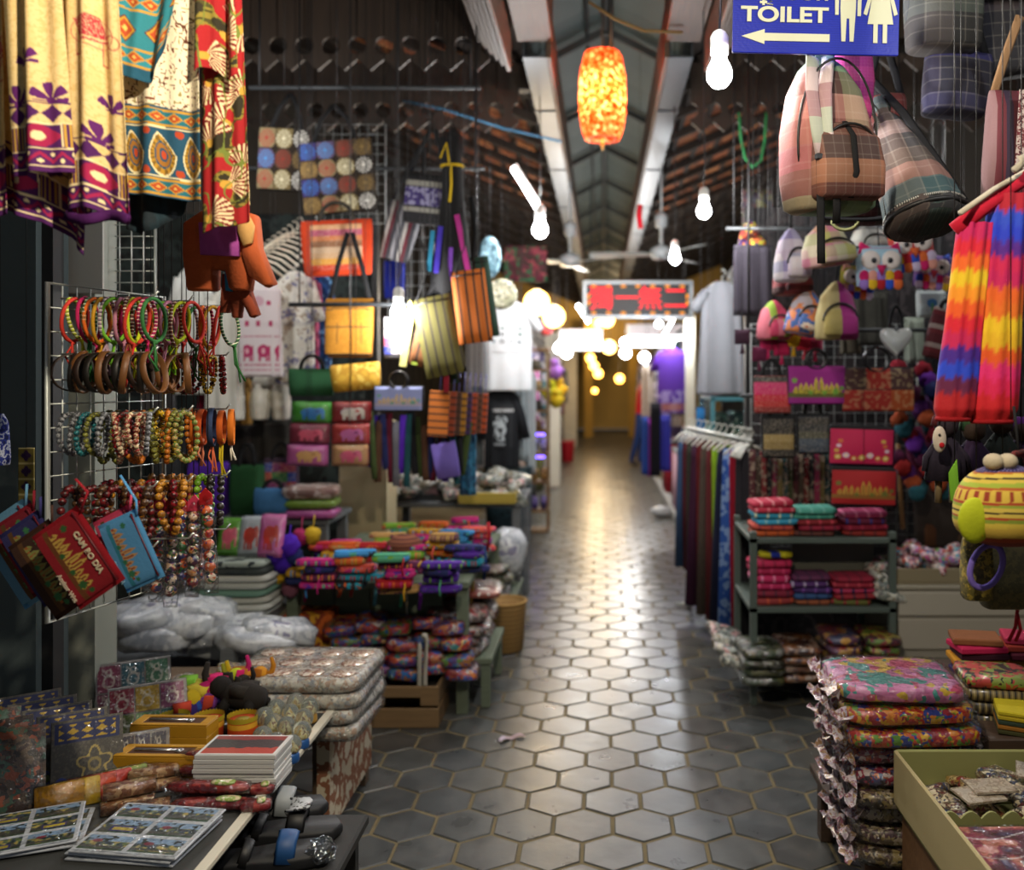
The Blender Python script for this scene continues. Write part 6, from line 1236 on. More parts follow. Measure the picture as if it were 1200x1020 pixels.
# a subscript stroke under the upper line
MB().tube([(sx_(893), -.006, sz_(4)), (sx_(898), -.006, sz_(1)), (sx_(903), -.006, sz_(4)), (sx_(897), -.006, sz_(7)), (sx_(904), -.006, sz_(8))], .0035, 6, r2=.0012).build('letter_mark', IV, t)
def fig(px, woman):
    cx = sx_(px); m = MB(); q = lambda pts: m.prism([(cx+S(a, Yt), sz_(b)) for a, b in pts], .0025, 0, Tr(0, -.0055, 0))
    if not woman:
        q([(-9, -30), (9, -30), (9, 10), (7, 49), (2.5, 49), (1.5, 22), (-1.5, 22), (-2.5, 49), (-7, 49), (-9, 10)])
        q([(-16, -26), (-11, -30), (-11, 18), (-15, 18)]); q([(11, -30), (16, -26), (15, 19), (11, 19)])
    else:
        q([(-6, -30), (6, -30), (15, 28), (-15, 28)]); q([(-8, 28), (-3, 28), (-3, 50), (-8, 50)]); q([(3, 28), (8, 28), (8, 50), (3, 50)])
        q([(-8, -28), (-5, -22), (-16, 18), (-20, 16)]); q([(5, -22), (8, -28), (20, 16), (16, 18)])
    m.add(*(lambda b: (b.v, b.f))(MB().prism([(cx+S(9*math.cos(a), Yt), sz_(-42)+S(9*math.sin(a), Yt)) for a in np.linspace(0, 2*PI, 19)[:-1]], .0025, 0, Tr(0, -.0055, 0))))
    m.build('figure', IV, t, smooth=False)
fig(992, False); fig(1030, True)
for s in (-.4, .4): MB().tube([(s*w, 0, h), (s*w, 0, 3.3-c.z)], .002, 5).build('wire', IRON, t)
bd = MB()
for k in range(5): bd.ball(.002, (sx_(892+16*k), -.006, sz_(62)), 6, 4)
# ---- rail for bags
t = thing('hanging_rail', 'steel rail carrying the plaid backpacks', 'rail', (.35, 2.42, 2.62)); MB().tube([(0, 0, 0), (1.3, 0, 0)], .012, 8).build('rail', RAIL, t)
for q in (.1, 1.2): MB().tube([(q, 0, 0), (q, 0, .8)], .004, 5).build('suspension_wire', IRON, t)
# ---- plaid backpack
PLA = plaid(['#6a5a4a', '#b87a72', '#4a3a36', '#7a8a6a', '#5a4a3c'], ['#a0605a', '#c88a80', '#5a3a34', '#6a9a70', '#3a2c2a', '#8a3a50'], 2.6, .8)
PLB = plaid(['#3a2c2a', '#8a5a48', '#4a3a34'], ['#6a3a34', '#b07a5c', '#4a3430', '#7a4a3c'], 4.2, .8)
Yb = 2.34; c = P(972, 250, Yb); t = thing('plaid_backpack', 'pink and green plaid backpack with front pocket hanging below the toilet sign', 'backpack', c, (0, -.05, .35)); w, h = S(118, Yb), S(185, Yb)
MB().loft([(0, 0, 0, w*.40, .05), (.012, 0, 0, w*.46, .07), (h*.2, 0, 0, w*.48, .08), (h*.5, 0, 0, w*.46, .078), (h*.75, -.004, 0, w*.36, .066), (h*.9, -.008, 0, w*.22, .045), (h*.97, -.01, 0, w*.1, .025), (h, -.01, 0, w*.03, .01)], 36, 3.2).build('body', PLA, t)
MB().loft([(.02, 0, -.075, w*.33, .02), (.03, 0, -.085, w*.38, .034), (h*.25, 0, -.09, w*.385, .036), (h*.42, 0, -.085, w*.35, .03), (h*.5, 0, -.08, w*.24, .018), (h*.52, 0, -.075, w*.1, .008)], 30, 3.5).build('front_pocket', PLB, t)
pt = [(w*.36*math.cos(a), -.112+.02*abs(math.cos(a))**3, h*.26+h*.235*math.sin(a)) for a in np.linspace(-.2, PI+.2, 22)]; MB().tube(pt, .0035, 6).build('pocket_zip', plain('#1c1a18', .4), t)
MB().tube([(w*.45*math.cos(a), -.05-.02*math.sin(a), h*.42+h*.5*math.sin(a)) for a in np.linspace(-.3, PI+.3, 26)], .0035, 6).build('main_zip', plain('#1c1a18', .4), t)
MB().tube([(-.004, -.10, h*.05), (-.004, -.128, h*.2), (-.004, -.12, h*.42), (-.006, -.09, h*.52)], .009, 6, r2=.002).build('pocket_strap', BLK, t)
MB().tube([(-w*.25, -.05, h*.93), (-w*.36, -.085, h*.7), (-w*.36, -.10, h*.45), (-w*.32, -.1, h*.3)], .02, 8, r2=.006).build('shoulder_strap', plaid(['#c8b0b0', '#8aa88a', '#b87a88'], ['#d8c8c8', '#9ac0a0', '#8a4a5a'], 5, .8), t)
MB().tube([(-w*.05, -.04, h*.95), (-w*.22, -.085, h*.7), (-w*.27, -.10, h*.45), (-w*.22, -.1, h*.3)], .018, 8, r2=.006).build('shoulder_strap', plaid(['#c8b0b0', '#8aa88a', '#b87a88'], ['#d8c8c8', '#9ac0a0', '#8a4a5a'], 5, .8), t)
MB().bbox(-w*.4, -w*.28, -.112, -.1, h*.27, h*.31, .003).build('buckle', plain('#17171a', .4), t, smooth=False)
MB().tube([(-w*.34, -.1, h*.28), (-w*.33, -.09, 0), (-w*.32, -.08, -.10), (-w*.32, -.078, -.14)], .012, 6, r2=.0018).build('loose_strap', BLK, t)
MB().tube([(-w*.16, -.1, h*.28), (-w*.15, -.09, 0), (-w*.14, -.08, -.04)], .012, 6, r2=.0018).build('loose_strap', BLK, t)
MB().tube([(-.03, 0, h*.98), (-.03, .01, h+.1), (.01, .01, h+.1), (.012, 0, h*.98)], .008, 6, r2=.002).build('top_loop', BLK, t)
MB().tube([(0, .01, h+.1), (0, .02, 2.62-c.z)], .003, 5).build('hook_wire', IRON, t)
# dark backpack behind
t = thing('plaid_backpack', 'dark teal plaid backpack half hidden behind the pink plaid backpack', 'backpack', P(1000, 262, Yb+.38), (0, .04, -.2)); w2, h2 = S(92, Yb+.2), S(185, Yb+.2)
PLD = plaid(['#1c2c38', '#3a1c28', '#20403c'], ['#14222c', '#4a2028', '#24303a', '#5a6a6a'], 6, .85); MB().loft([(0, 0, 0, w2*.42, .05), (.012, 0, 0, w2*.48, .07), (h2*.5, 0, 0, w2*.47, .075), (h2*.85, 0, 0, w2*.34, .05), (h2, 0, 0, w2*.06, .015)], 30, 3).build('body', PLD, t)
MB().tube([(w2*.46*math.cos(a), -.06, h2*.03+.012*math.sin(a)) for a in np.linspace(PI, 2*PI, 12)], .008, 6).build('base_piping', BLK, t); MB().tube(arc(-w2*.3, w2*.05, -.0, -.03, 8, -.06), .005, 6).build('loop', fab('#8a8a5a'), t); MB().tube([(0, 0, h2), (0, 0, 2.62-P(1000, 262, Yb+.22).z)], .006, 5).build('hook_wire', BLK, t)
o_ = MB().loft([(0, 0, 0, .05, .02), (.1, 0, 0, .06, .025), (.2, 0, 0, .05, .02), (.21, 0, 0, .02, .008)], 18, 3).build('fold_bag', plaid(['#8a1c50', '#c83a8a'], ['#6a1c5a', '#a03a6a'], 12), None, P(1000, 138, Yb+.18)); tag(o_, 'magenta striped pouch top showing under the toilet sign', 'pouch')
# ---- cone shaped plaid bag with round base
Yc = 2.42; c = P(1087, 262, Yc); t = thing('bucket_bag', 'cone shaped grey, teal and mauve plaid bag with round base', 'bag', c, (-.38, -.12, 0)); r = S(48, Yc); h = S(165, Yc)
PLC_ = plaid(['#5a4a44', '#33363a', '#6a4a44'], ['#3a3230', '#8a7470', '#2c2c2e', '#3a6066', '#a07468', '#5a4a40'], 2.9, .85)
MB().loft([(.0, 0, 0, r*.96, r*.9), (.016, 0, 0, r, r*.95), (h*.3, -.006, 0, r*.9, r*.8), (h*.65, -.02, 0, r*.66, r*.5), (h*.9, -.03, 0, r*.36, r*.25), (h*.97, -.033, 0, r*.16, r*.14), (h*1.1, -.033, 0, r*.3, r*.2)], 36, 2, .05, 9).build('body', PLC_, t)
MB().tube([(r*1.0*math.cos(a), r*.95*math.sin(a), .012) for a in np.linspace(0, 2*PI, 36)[:-1]], .006, 6, True).build('base_piping', plain('#17181a', .5), t); MB().tube([(r*.98*math.cos(a), r*.93*math.sin(a), .03) for a in np.linspace(0, 2*PI, 36)[:-1]], .004, 6, True).build('zip', pat(['#b8b8b0', '#1c1c1e'], 'str', 200, .4), t)
MB().lathe([(r*.93, .004), (r*.5, -.004), (.002, -.006)], 30).build('base', plaid(['#3a3230', '#24403c'], ['#4a3a38', '#2a2a2c'], 8), t)
MB().tube([(r*.75, -r*.55, .02), (r*.45, -r*.5, h*.4), (r*.05, -r*.3, h*.9), (-.06, 0, h*1.4), (-.05, 0, h*1.9)], .014, 6, r2=.002).build('shoulder_strap', BLK, t)
MB().tube([(-r*.96, -.01, .02), (-r*.86, -.02, h*.4), (-r*.6, -.02, h*.85), (-r*.7, 0, h*1.3)], .006, 6, r2=.002).build('side_zip', pat(['#2a2a2c', '#8a8a80'], 'str', 160, .5, axis='Z'), t)
# ---- plaid bags along the top right
TOPS = [(1060, -60, 1150, 60, 2.6, ['#24282a', '#141a3c', '#545050'], ['#1c1815', '#4a524a', '#141f50', '#2f2626'], 'grey and blue plaid bag highest beside the toilet sign', 0), (1078, 60, 1155, 135, 2.66, ['#1c1c30', '#2a2440'], ['#3a3a5a', '#16161c', '#2c2c6a'], 'navy plaid bag below the highest plaid bag', .1), (1130, -60, 1215, 90, 2.75, ['#26262c', '#3a3a42', '#1c1e2c'], ['#303036', '#18181f', '#443a3e'], 'slate plaid bag above the wine striped drawstring bag', -.1), (1010, 110, 1060, 170, 2.7, ['#5a1c1c', '#3a1414'], ['#4a1c18', '#6a2c24'], 'dark red plaid bag between the backpack and the cone bag', 0)]
for (x0, y0, x1, y1, Y, a, b_, lb, ro) in TOPS:
    tote(x0, y0, x1, y1, Y, lb, plaid(a, b_, 3.0, .85), None, 'plaid_bag', d=.14, hh=0, strap_up=.15, e=3, roll=ro)
tote(1150, 108, 1222, 250, 2.35, 'wine and navy striped drawstring bag beside the rainbow trousers', pat(['#4a1620', '#6a2030', '#1c1c34', '#7a5a5a', '#5a1c24', '#2a1c30'], 'str', 9, .85, axis='X'), None, 'drawstring_bag', d=.13, hh=0, strap_up=.2, e=2.6, hm=fab('#8a6a4a'), roll=.06)
c = P(1178, 205, 2.27); 
for k in range(6): pass
MB().prism([(-.012, .1), (.012, .1), (.012, -.1), (-.012, -.1)], .002).build('woven_trim', pat(['#b8a8a0', '#4a1c24', '#b8a8a0', '#6a2a30'], 'vor', 90), bpy.data.objects['drawstring_bag'], (-.02, -.072, .2), smooth=False)
# ---- rainbow trousers on a rope
Yr = 1.78
def rb(order, sc):
    def f(z): return order[min(len(order)-1, max(0, int(z*len(order))))]
    return f
RB1 = ['#a80c18', '#a80c18', '#5a0c3c', '#1c3cc0', '#3c1484', '#b80c4c', '#c80c28', '#d85010', '#e08a14', '#d8b414', '#d85c14', '#c8102c', '#b80c54']
RB2 = ['#b40c14', '#c00c1c', '#d0104c', '#d8206a', '#d85010', '#d8a814', '#e0b818', '#d86814', '#d85c14', '#b80c54', '#c0104c', '#4c1484', '#1c34c0', '#2444c0', '#a80c28']
def leg_mesh(t, x0, x1, y0, y1, xt0, xt1, yt, cols, nm, seed):
    n, mrows = 44, 90; v = []; f = []; colv = []; rnd = random.Random(seed)
    for j in range(mrows+1):
        s = j/mrows; py = y1+(yt-y1)*s; bl = min(1, s/.06); a = x0+(xt0-x0)*s; b_ = x1+(xt1-x1)*s; cx, hw = (a+b_)/2, (b_-a)/2*(.78+.22*bl)*(1+.06*math.sin(PI*min(1, s*2.2)))
        q = P(cx, py, Yr); hy = .034*(.6+.4*bl)*(1-.4*s)
        for k in range(n):
            th = 2*PI*k/n; m = 1+.22*math.sin(9*th+seed+.5*math.sin(3*s))*(.3+.7*s); v.append((q.x-t.location.x+S(hw, Yr)*math.cos(th), q.y-t.location.y+hy*m*math.sin(th), q.z-t.location.z))
            z = s+.012*math.sin(8*th+seed)+.008*math.sin(23*th); i = min(len(cols)-1, max(0, z*len(cols))); c0 = lin(cols[int(i)]); c1 = lin(cols[min(len(cols)-1, int(i)+1)]); w = max(0, (i-int(i))*4-3); colv.append([*(c0[e]*(1-w)+c1[e]*w for e in range(3)), 1])
    for j in range(mrows):
        for k in range(n): l = (k+1) % n; f.append((j*n+k, j*n+l, (j+1)*n+l, (j+1)*n+k))
    f.append(tuple(reversed(range(n)))); mb = MB(); mb.v = v; mb.f = f; me = mb.mesh(nm); at = me.color_attributes.new('Col', 'FLOAT_COLOR', 'POINT'); at.data.foreach_set('color', np.array(colv, np.float32).ravel()); return link(nm, me, printed(.8), t)
t = thing('rainbow_trousers', 'rainbow striped loose trousers hanging from a white cord', 'trousers', P(1150, 495, Yr))
leg_mesh(t, 1094, 1140, 0, 494, 1122, 1165, 262, RB1, 'leg', 1); leg_mesh(t, 1134, 1190, 0, 496, 1158, 1205, 228, RB2, 'leg', 4)
MB().tube([P(1118, 270, Yr)-t.location, P(1150, 245, Yr-.02)-t.location, P(1180, 222, Yr)-t.location, P(1230, 190, Yr)-t.location], .010, 8, r2=.016).build('waistband', fab('#b0102c'), t)
for k, (x0, x1, y) in enumerate(((1094, 1140, 491), (1134, 1190, 494))): MB().tube([Vector((S((x1-x0)*.40, Yr)*math.cos(a), .024*math.sin(a), 0))+P((x0+x1)/2, y, Yr)-t.location for a in np.linspace(0, 2*PI, 26)[:-1]], .005, 6, True).build('cuff', fab('#8a0c14'), t)
o = MB().tube([P(1125, 250, 1.74), P(1165, 222, 1.76), P(1195, 205, 1.78), P(1260, 165, 1.8)], .006, 6).tube([P(1188, 200, 1.75), P(1200, 190, 1.75), P(1196, 182, 1.75)], .008, 6).build('rope_line', fab('#b8b0a0')); tag(o, 'knotted off white cord carrying the rainbow trousers', 'cord')
MB().tube([P(1260, 165, 1.8), (1.0, 1.9, 3.2)], .006, 6).build('cord_end', fab('#b8b0a0'), o)
# ---- black rag dolls
for k, (px, py, cc, nm) in enumerate(((1108, 515, '#1c1624', 'charcoal'), (1140, 520, '#241430', 'dark purple'), (1172, 512, '#1c2420', 'dark green'), (1196, 520, '#2a1434', 'plum'))):
    t = thing('rag_doll', f'{nm} rag doll with ruffled skirt hanging under the rainbow trousers', 'doll', P(px, py, 1.98+.03*k), group='rag dolls'); MB().loft([(-.09, 0, 0, .045, .03), (-.04, 0, 0, .04, .03), (0, 0, 0, .02, .018), (.01, 0, 0, .012, .012)], 22, 2, .3, 9).build('skirt', fab(cc), t); MB().ball(.026, (0, -.004, .03), 12, 9).build('head', fab('#2c2018' if k else '#241c24'), t)
    MB().loft([(.03, 0, .005, .03, .03), (.05, 0, .004, .026, .026), (.062, 0, 0, .008, .008)], 14, 2, .3, 7).build('hair', fab(['#4a0c14', '#1c3a1c', '#143a2c', '#4a1460'][k]), t); MB().tube([(0, 0, .06), (0, 0, .16)], .002, 5).build('string', BLK, t)
    for s in (-1, 1): MB().tube([(s*.02, 0, -.01), (s*.045, -.005, -.04), (s*.05, -.008, -.07)], [.008, .007, .006], 7).build('arm', fab(cc), t)
    for s in (-1, 1): MB().tube([(s*.015, 0, -.085), (s*.016, 0, -.14)], .008, 7).build('leg', fab(['#6a5a40', '#2a7a5a', '#5a4a6a', '#2c2c3c'][k]), t)
# buttons of the white face at the edge
t = thing('felt_mask', 'small white felt face with red cheek beside the rag dolls', 'felt face', P(1101, 515, 1.92)); MB().ball(.015, (0, 0, 0), 14, 10, 1.9, .5).build('face', fab('#b8b0a4'), t); MB().ball(.006, (.002, -.008, -.012), 8, 6, 1, .5).build('cheek', fab('#a01420'), t); MB().ball(.003, (-.003, -.008, .01), 8, 6).build('eye', plain('#141414', .3), t); MB().tube([(0, 0, .03), (0, 0, .12)], .002, 5).build('string', BLK, t)
o = MB().prism([(-.01, -.04), (.012, -.05), (.004, .05), (-.014, .02)], .004, .05).build('felt_leaf', fab('#6aa02a'), None, P(1119, 565, 1.95)); tag(o, 'lime felt leaf hanging beside the yellow bag', 'felt leaf')
tote(1116, 560, 1136, 580, 2.0, 'small dark sequin purse behind the yellow bag', pat(['#14141c', '#2a1c4a', '#1c3a4a', '#141418'], 'vor', 60, .4), None, 'sequin_purse', 'purse', hh=.8)
# ---- yellow striped frog backpack
Yf = 1.72; c = P(1178, 640, Yf); t = thing('striped_backpack', 'yellow striped child backpack with lime paws and white knobs on top', 'backpack', c, (0, 0, .05)); w, h = S(118, Yf), S(96, Yf)
def frog(z, th):
    p = z
    bands = [(0, '#6a2014'), (.10, '#8a3418'), (.16, '#b89a3a'), (.28, '#c0a83c'), (.34, '#7a8a2a'), (.38, '#a0401c'), (.41, '#c8b04a'), (.45, '#20180f'), (.47, '#c8b04a'), (.52, '#8a9a30'), (.55, '#a0401c'), (.58, '#c8a83c'), (.72, '#a8501c'), (.75, '#90a030'), (.80, '#c0a83c'), (.84, '#20180f'), (.86, '#c8b04a'), (.90, '#a8601c'), (.92, '#2c2458'), (1.02, '#3a306a')]
    c = bands[0][1]
    for b, cc in bands:
        if p >= b: c = cc
    if .59 < p < .71 and (math.sin(th*26) > .35): c = '#8a2c14'
    if p > .93 and math.sin(th*40)*math.sin(p*120) > .2: c = '#8a80b0'
    return c
n, mr = 160, 90; v = []; f = []; cv = []
for j in range(mr+1):
    s = j/mr; rr = (1-(abs(s-.36)/(.36 if s < .36 else .64))**2.6)**.5 if s not in (0, 1) else .02; hw = w*.5*(.0+1*rr)
    for k in range(n):
        th = 2*PI*k/n; v.append((hw*math.cos(th), .085*rr*math.sin(th), h*s)); cv.append([*lin(frog(s+.012*math.cos(th*2), th)), 1])
for j in range(mr):
    for k in range(n): l = (k+1) % n; f.append((j*n+k, j*n+l, (j+1)*n+l, (j+1)*n+k))
mb = MB(); mb.v = v; mb.f = f; me = mb.mesh('body'); at = me.color_attributes.new('Col', 'FLOAT_COLOR', 'POINT'); at.data.foreach_set('color', np.array(cv, np.float32).ravel()); link('body', me, printed(.85), t)
LIME = fab('#aab41c', .8)
for x in (-.42, .30): 
    pw = MB().ball(.032 if x < 0 else .044, (x*w, -.085 if x > 0 else -.045, h*.36), 16, 12, 1.35, .5).build('paw', LIME, t)
    for a in range(3 if x > 0 else 0): MB().ball(.0075, (x*w-.018+.018*a, -.105 if x > 0 else -.048, h*.33+(.032 if a == 1 else .024)), 8, 6).build('toe', fab('#c8b88a'), pw)
for x in (-.17, -.03): MB().ball(.019, (x*w, -.02, h*1.04), 14, 10, .85).build('knob', fab('#b0a48c', .8), t)
MB().tube([(w*.0, .0, h*.98), (w*.06, -.01, h*1.12), (w*.22, 0, h*1.14), (w*.3, .02, h*1.0)], .012, 8, r2=.006).build('handle', pat(['#3a1818', '#6a2424'], 'vor', 90), t); MB().tube([(w*.14, 0, h*1.13), (w*.14, .02, h*1.7)], .003, 5).build('cord', BLK, t)
# olive pouches beneath
for k, (x0, y0, x1, y1, lb) in enumerate(((1128, 630, 1160, 702, 'olive pouch with gold trim hanging beneath the yellow bag'), (1150, 630, 1200, 712, 'dark olive bag with lilac cord loop beneath the yellow bag'), (1180, 630, 1214, 700, 'olive gold brocade pouch at the edge beneath the yellow bag'))):
    tote(x0, y0, x1, y1, 1.82+.02*k, lb, pat(['#5c5424', '#6a602c', '#443f1c', '#a08a34'] if k != 1 else ['#564e2c', '#443f24'], 'vor', 70, .7), None, 'olive_pouch', 'pouch', d=.06, hh=.3)
o = MB().tube([P(1156+19*math.cos(a)+3*math.sin(a), 664-25*math.sin(a)-4*math.cos(a), 1.755) for a in np.linspace(0, 2*PI, 25)[:-1]], .006, 7, True).build('lilac_loop', fab('#6a58a8')); tag(o, 'lilac cord loop hanging on the olive bags', 'cord loop')
o = MB().tube([P(1198, 640, 1.85), P(1194, 700, 1.85), P(1190, 735, 1.84), P(1182, 752, 1.84)], .004, 6).tube([P(1192, 720, 1.84), P(1196, 738, 1.84), P(1190, 752, 1.84)], .004, 6).build('red_strand', fab('#a81c24')); tag(o, 'thin red cord hanging beside the olive pouches', 'cord')
# ---- near right tables
t = thing('fabric_table', 'low dark table carrying the wrapped fabric stack', 'table', (1.05, 2.55, 0)); DW = wood('#2c2018', '#4a3626')
MB().bbox(-.36, .75, -.2, .42, .20, .23).build('table_top', DW, t, smooth=False)
for sx in (-.34, .68):
    for sy in (-.18, .35): MB().bbox(sx, sx+.05, sy, sy+.05, 0, .2).build('leg', DW, t, smooth=False)
FB = [pat(['#b84a6a', '#3a8a84', '#c8a83a', '#b86a9a', '#c87aa8'], 'vor', 13, .4, 1., crinkle=.8), pat(['#a8281c', '#c8a01c', '#2a3a8a', '#5a8a2a', '#b84a2c', '#8a1c2c', '#c87a1c'], 'vor', 34, .4, 1., crinkle=.8), pat(['#8a1c3a', '#2a1c2c', '#a84a1c', '#3a3a6a', '#b8a8a8'], 'vor', 34, .4, 1., crinkle=.8), pat(['#5a4a34', '#8a7a4a', '#2c2418', '#a89a84', '#4a2c34'], 'vor', 36, .4, 1., crinkle=.8)]
names = ['dark brown', 'olive', 'dark olive', 'tan and black', 'blue and white', 'crimson and navy', 'red mixed', 'multicoloured', 'pink and teal']
for k in range(9):
    Y = 2.45+.018*(k % 3); z = .23+.052*k; w = .44-.012*k; t = thing('fabric_pack', f'{names[k]} folded fabric in clear wrap, '+['lowest', 'second', 'third', 'fourth', 'fifth', 'sixth', 'seventh', 'eighth', 'topmost'][k]+' of the fabric stack', 'fabric pack', (P(1036+5*(8-k)*1.0, 0, Y).x+.02, Y, z), (0, random.gauss(0, .012), random.gauss(.03, .05)), 'wrapped fabrics in the stack')
    MB().sq(w, .29, .048, .4, 22, 7, .04, k).build('contents', FB[0 if k == 8 else 1 if k in (7, 6) else 2 if k in (5, 4) else 3], t); MB().sq(w*1.04, .305, .0515, .38, 22, 7, .04, k+5).build('wrapper', film(alpha=.13), t)
    v = []; f = []                                   # crumpled film end at the aisle side
    for i in range(4):
        for j in range(15): v.append((-w*.5-.012*i+random.gauss(0, .004), -.15+.02*j+random.gauss(0, .005), .027+(.022-.006*i)*math.sin(j*2.1+i+k)+random.gauss(0, .004)))
    for i in range(3):
        for j in range(14): q = i*15+j; f.append((q, q+1, q+16, q+15))
    MB().add(v, f).build('film_end', pat(['#a89aa8', '#c8b8c0', '#8a5a6a', '#b8b4b8', '#9a7a5a'], 'vor', 60, .25, 1., crinkle=.9), t, smooth=False)
# stacked cloth purses on the right
PU = [('#7a4a2c', 'brown'), ('#b01c4a', 'magenta'), ('#3a1424', 'dark plum'), ('#b8801c', 'ochre'), ('#c8641c', 'orange'), ('#2c2450', 'navy')]
for j in range(2):
    for k in range(6):
        cc, nm = PU[(5-k+j*0) % 6] if j == 0 else [('#6a1c24', 'wine'), ('#2a2a2a', 'black'), ('#8a5a1c', 'tan'), ('#5a1c2c', 'plum'), ('#a03a2c', 'brick'), ('#a82c4a', 'rose red')][k]
        Y = 2.72+.0*j; o = MB().bbox(-.07, .07, -.055, .055, 0, .02, .004).build('flat_purse', fab(cc), None, (P(1146+58*j, 0, Y).x+random.gauss(0, .004), Y+random.gauss(0, .004), .60+.021*k), (0, random.gauss(0, .02), random.gauss(-.15, .08)), smooth=False); tag(o, f'{nm} flat cloth purse in the {"nearer" if j == 0 else "rosy"} purse stack behind the wrapped fabric', 'purse', 'flat purses')
t = thing('purse_carton', 'carton block under the flat purses behind the wrapped fabric', 'carton', (P(1175, 0, 2.75).x, 2.78, .23)); MB().bbox(-.16, .25, -.1, .1, 0, .37, .004).build('box', DW, t, smooth=False)
for k in range(5):
    cc = ['#2c2a20', '#3a3424', '#4a4028', '#6a5a34', '#a83a34'][k]; o = MB().sq(.2, .16, .036, .3, 18, 6, .03, k).build('woven_purse', pat([cc, '#8a7a4a' if k < 4 else '#7a8a3a', cc, '#1c1a14'], 'vor' if k == 4 else 'str', 30 if k == 4 else 60, .5, .5), None, (P(1172, 0, 2.5).x, 2.54, .50+.036*k), (0, .02, -.12)); tag(o, ['olive woven purse at the bottom of the purse pile', 'dark woven purse second in the purse pile', 'tan woven purse third in the purse pile', 'gold woven purse fourth in the purse pile', 'red and green floral purse on top of the purse pile'][k]+' beside the wrapped fabric', 'purse', 'woven purse pile')
t = thing('purse_crate', 'dark crate under the woven purse pile', 'crate', (P(1176, 0, 2.5).x+.04, 2.55, .23)); MB().bbox(-.14, .24, -.11, .1, 0, .265, .004).build('box', DW, t, smooth=False)
for k in range(5): tag(MB().bbox(-.05, .05, -.06, .06, 0, .012, .003).build('card_wallet', fab(['#3a3a1c', '#8a5a1c', '#2c3a2c', '#a8941c', '#b0a01c'][k]), None, (P(1200, 0, 2.36).x, 2.41, .56+.0125*k), (0, .06, -.3), smooth=False), ['dark olive', 'tan', 'dark green', 'mustard', 'yellow'][k]+' card wallet in the small pile beside the trinket box', 'wallet', 'card wallets')
tag(MB().bbox(-.1, .1, -.07, .07, 0, .33, .004).build('display_block', DW, None, (P(1200, 0, 2.36).x, 2.41, .23), smooth=False), 'dark block under the small pile of card wallets', 'block')
# green carton with scalloped lip, trinket packets and fan boxes
t = thing('scalloped_carton', 'green carton tray with scalloped lip holding trinkets and fan boxes', 'carton', (.955, 2.06, .40)); GC = plain('#8a8a54', .7)
a0 = (P(1040, 890, 2.08)-t.location); 
MB().bbox(-.20, .4, -.36, .24, 0, .012).build('base', GC, t, smooth=False); MB().bbox(-.205, -.195, -.36, .24, .012, .15).build('side', plain('#a89a70', .7), t, smooth=False); MB().bbox(-.2, .4, .235, .245, .012, .15).build('back', GC, t, smooth=False)
sc = [(-.2, 0), (.4, 0)]
for q in range(13, 0, -1):
    for e_ in range(7): sc.append((-.2+.6*(q-e_/7)/13, .108+.016*math.sin(PI*e_/7)))
sc.append((-.2, .108))
MB().prism(sc, .006, 0, Tr(0, -.06, .012)).build('scalloped_divider', GC, t, smooth=False); MB().bbox(-.2, .4, -.365, -.358, .012, .1).build('front', plain('#7a5a34', .7), t, smooth=False)
t3 = thing('stand_box', 'brown carton standing under the scalloped tray', 'carton', (t.location.x, t.location.y, 0)); MB().bbox(-.19, .4, -.34, .22, 0, .398, .006).build('box', wood('#5a3c22', '#7a5632'), t3, smooth=False)
TP = [pat(['#6a604c', '#a89a80', '#3a342a', '#c8bca0', '#5a2c2c', '#2c3a5a'], 'vor', 55, .3, 1., crinkle=.9), pat(['#5a4a24', '#8a6a2a', '#3a2c1c', '#b8a070', '#7a1c1c'], 'vor', 60, .3, 1., crinkle=.9)]
for k in range(22):
    x, y = t.location.x-.125+.085*(k % 6)+random.gauss(0, .01), t.location.y-.01+.065*(k//6); o = MB().sq(.1, .08, .03, .5, 16, 6, .12, k).build('trinket_pack', TP[k % 2], None, (x, y, .43+.02*(k % 3)+.02), (random.gauss(0, .25), random.gauss(0, .25), random.uniform(0, 3))); tag(o, 'crinkled clear packet of gilt trinkets in the scalloped tray', 'packet', 'trinket packets in the tray')
for k, (dx, dy, a) in enumerate(((-.08, .02, .3), (-.04, .05, .1), (.1, .1, -.4), (.06, .0, -.1), (.2, .04, -.3), (.22, .12, -.5), (.15, -.01, .4))):
    o = MB().bbox(-.052, .052, -.035, .035, 0, .003).build('header_card', pat(['#9a8f80', '#a89c8a', '#8a7a68', '#b0a48e'], 'noi', 60, .4, .7), None, (t.location.x+dx, t.location.y+dy, .535+.006*k), (random.gauss(0, .15), random.gauss(0, .12), a), smooth=False); tag(o, 'grey brown header card lying on the trinket packets', 'card', 'header cards')
m = MB().ball(.028, (0, 0, .03), 14, 10, 1.3); tag(m.build('red_egg', pat(['#8a1014', '#b82c1c', '#c8a040', '#6a0c10'], 'vor', 70, .2, 1.), None, (t.location.x+.06, t.location.y-.035, .46)), 'red glittering egg shaped trinket in the scalloped tray', 'trinket')
def fan_art(sd):
    def f(u, v): p = Pic(u, '#5a1430'); n = vnoise(u*7, v*7, sd); p.put(n > .55, '#8a2440'); p.put(n > .72, '#b86a5a'); p.put(n < .25, '#3a1c50'); p.put(np.abs(frac(v*3+.2*np.sin(u*5))-.5) < .03, '#d8c8c8', .7); p.put((np.abs(u-.55) < .1) & (np.abs(v-.35) < .06), '#a8a0a0'); return p.c
    return f
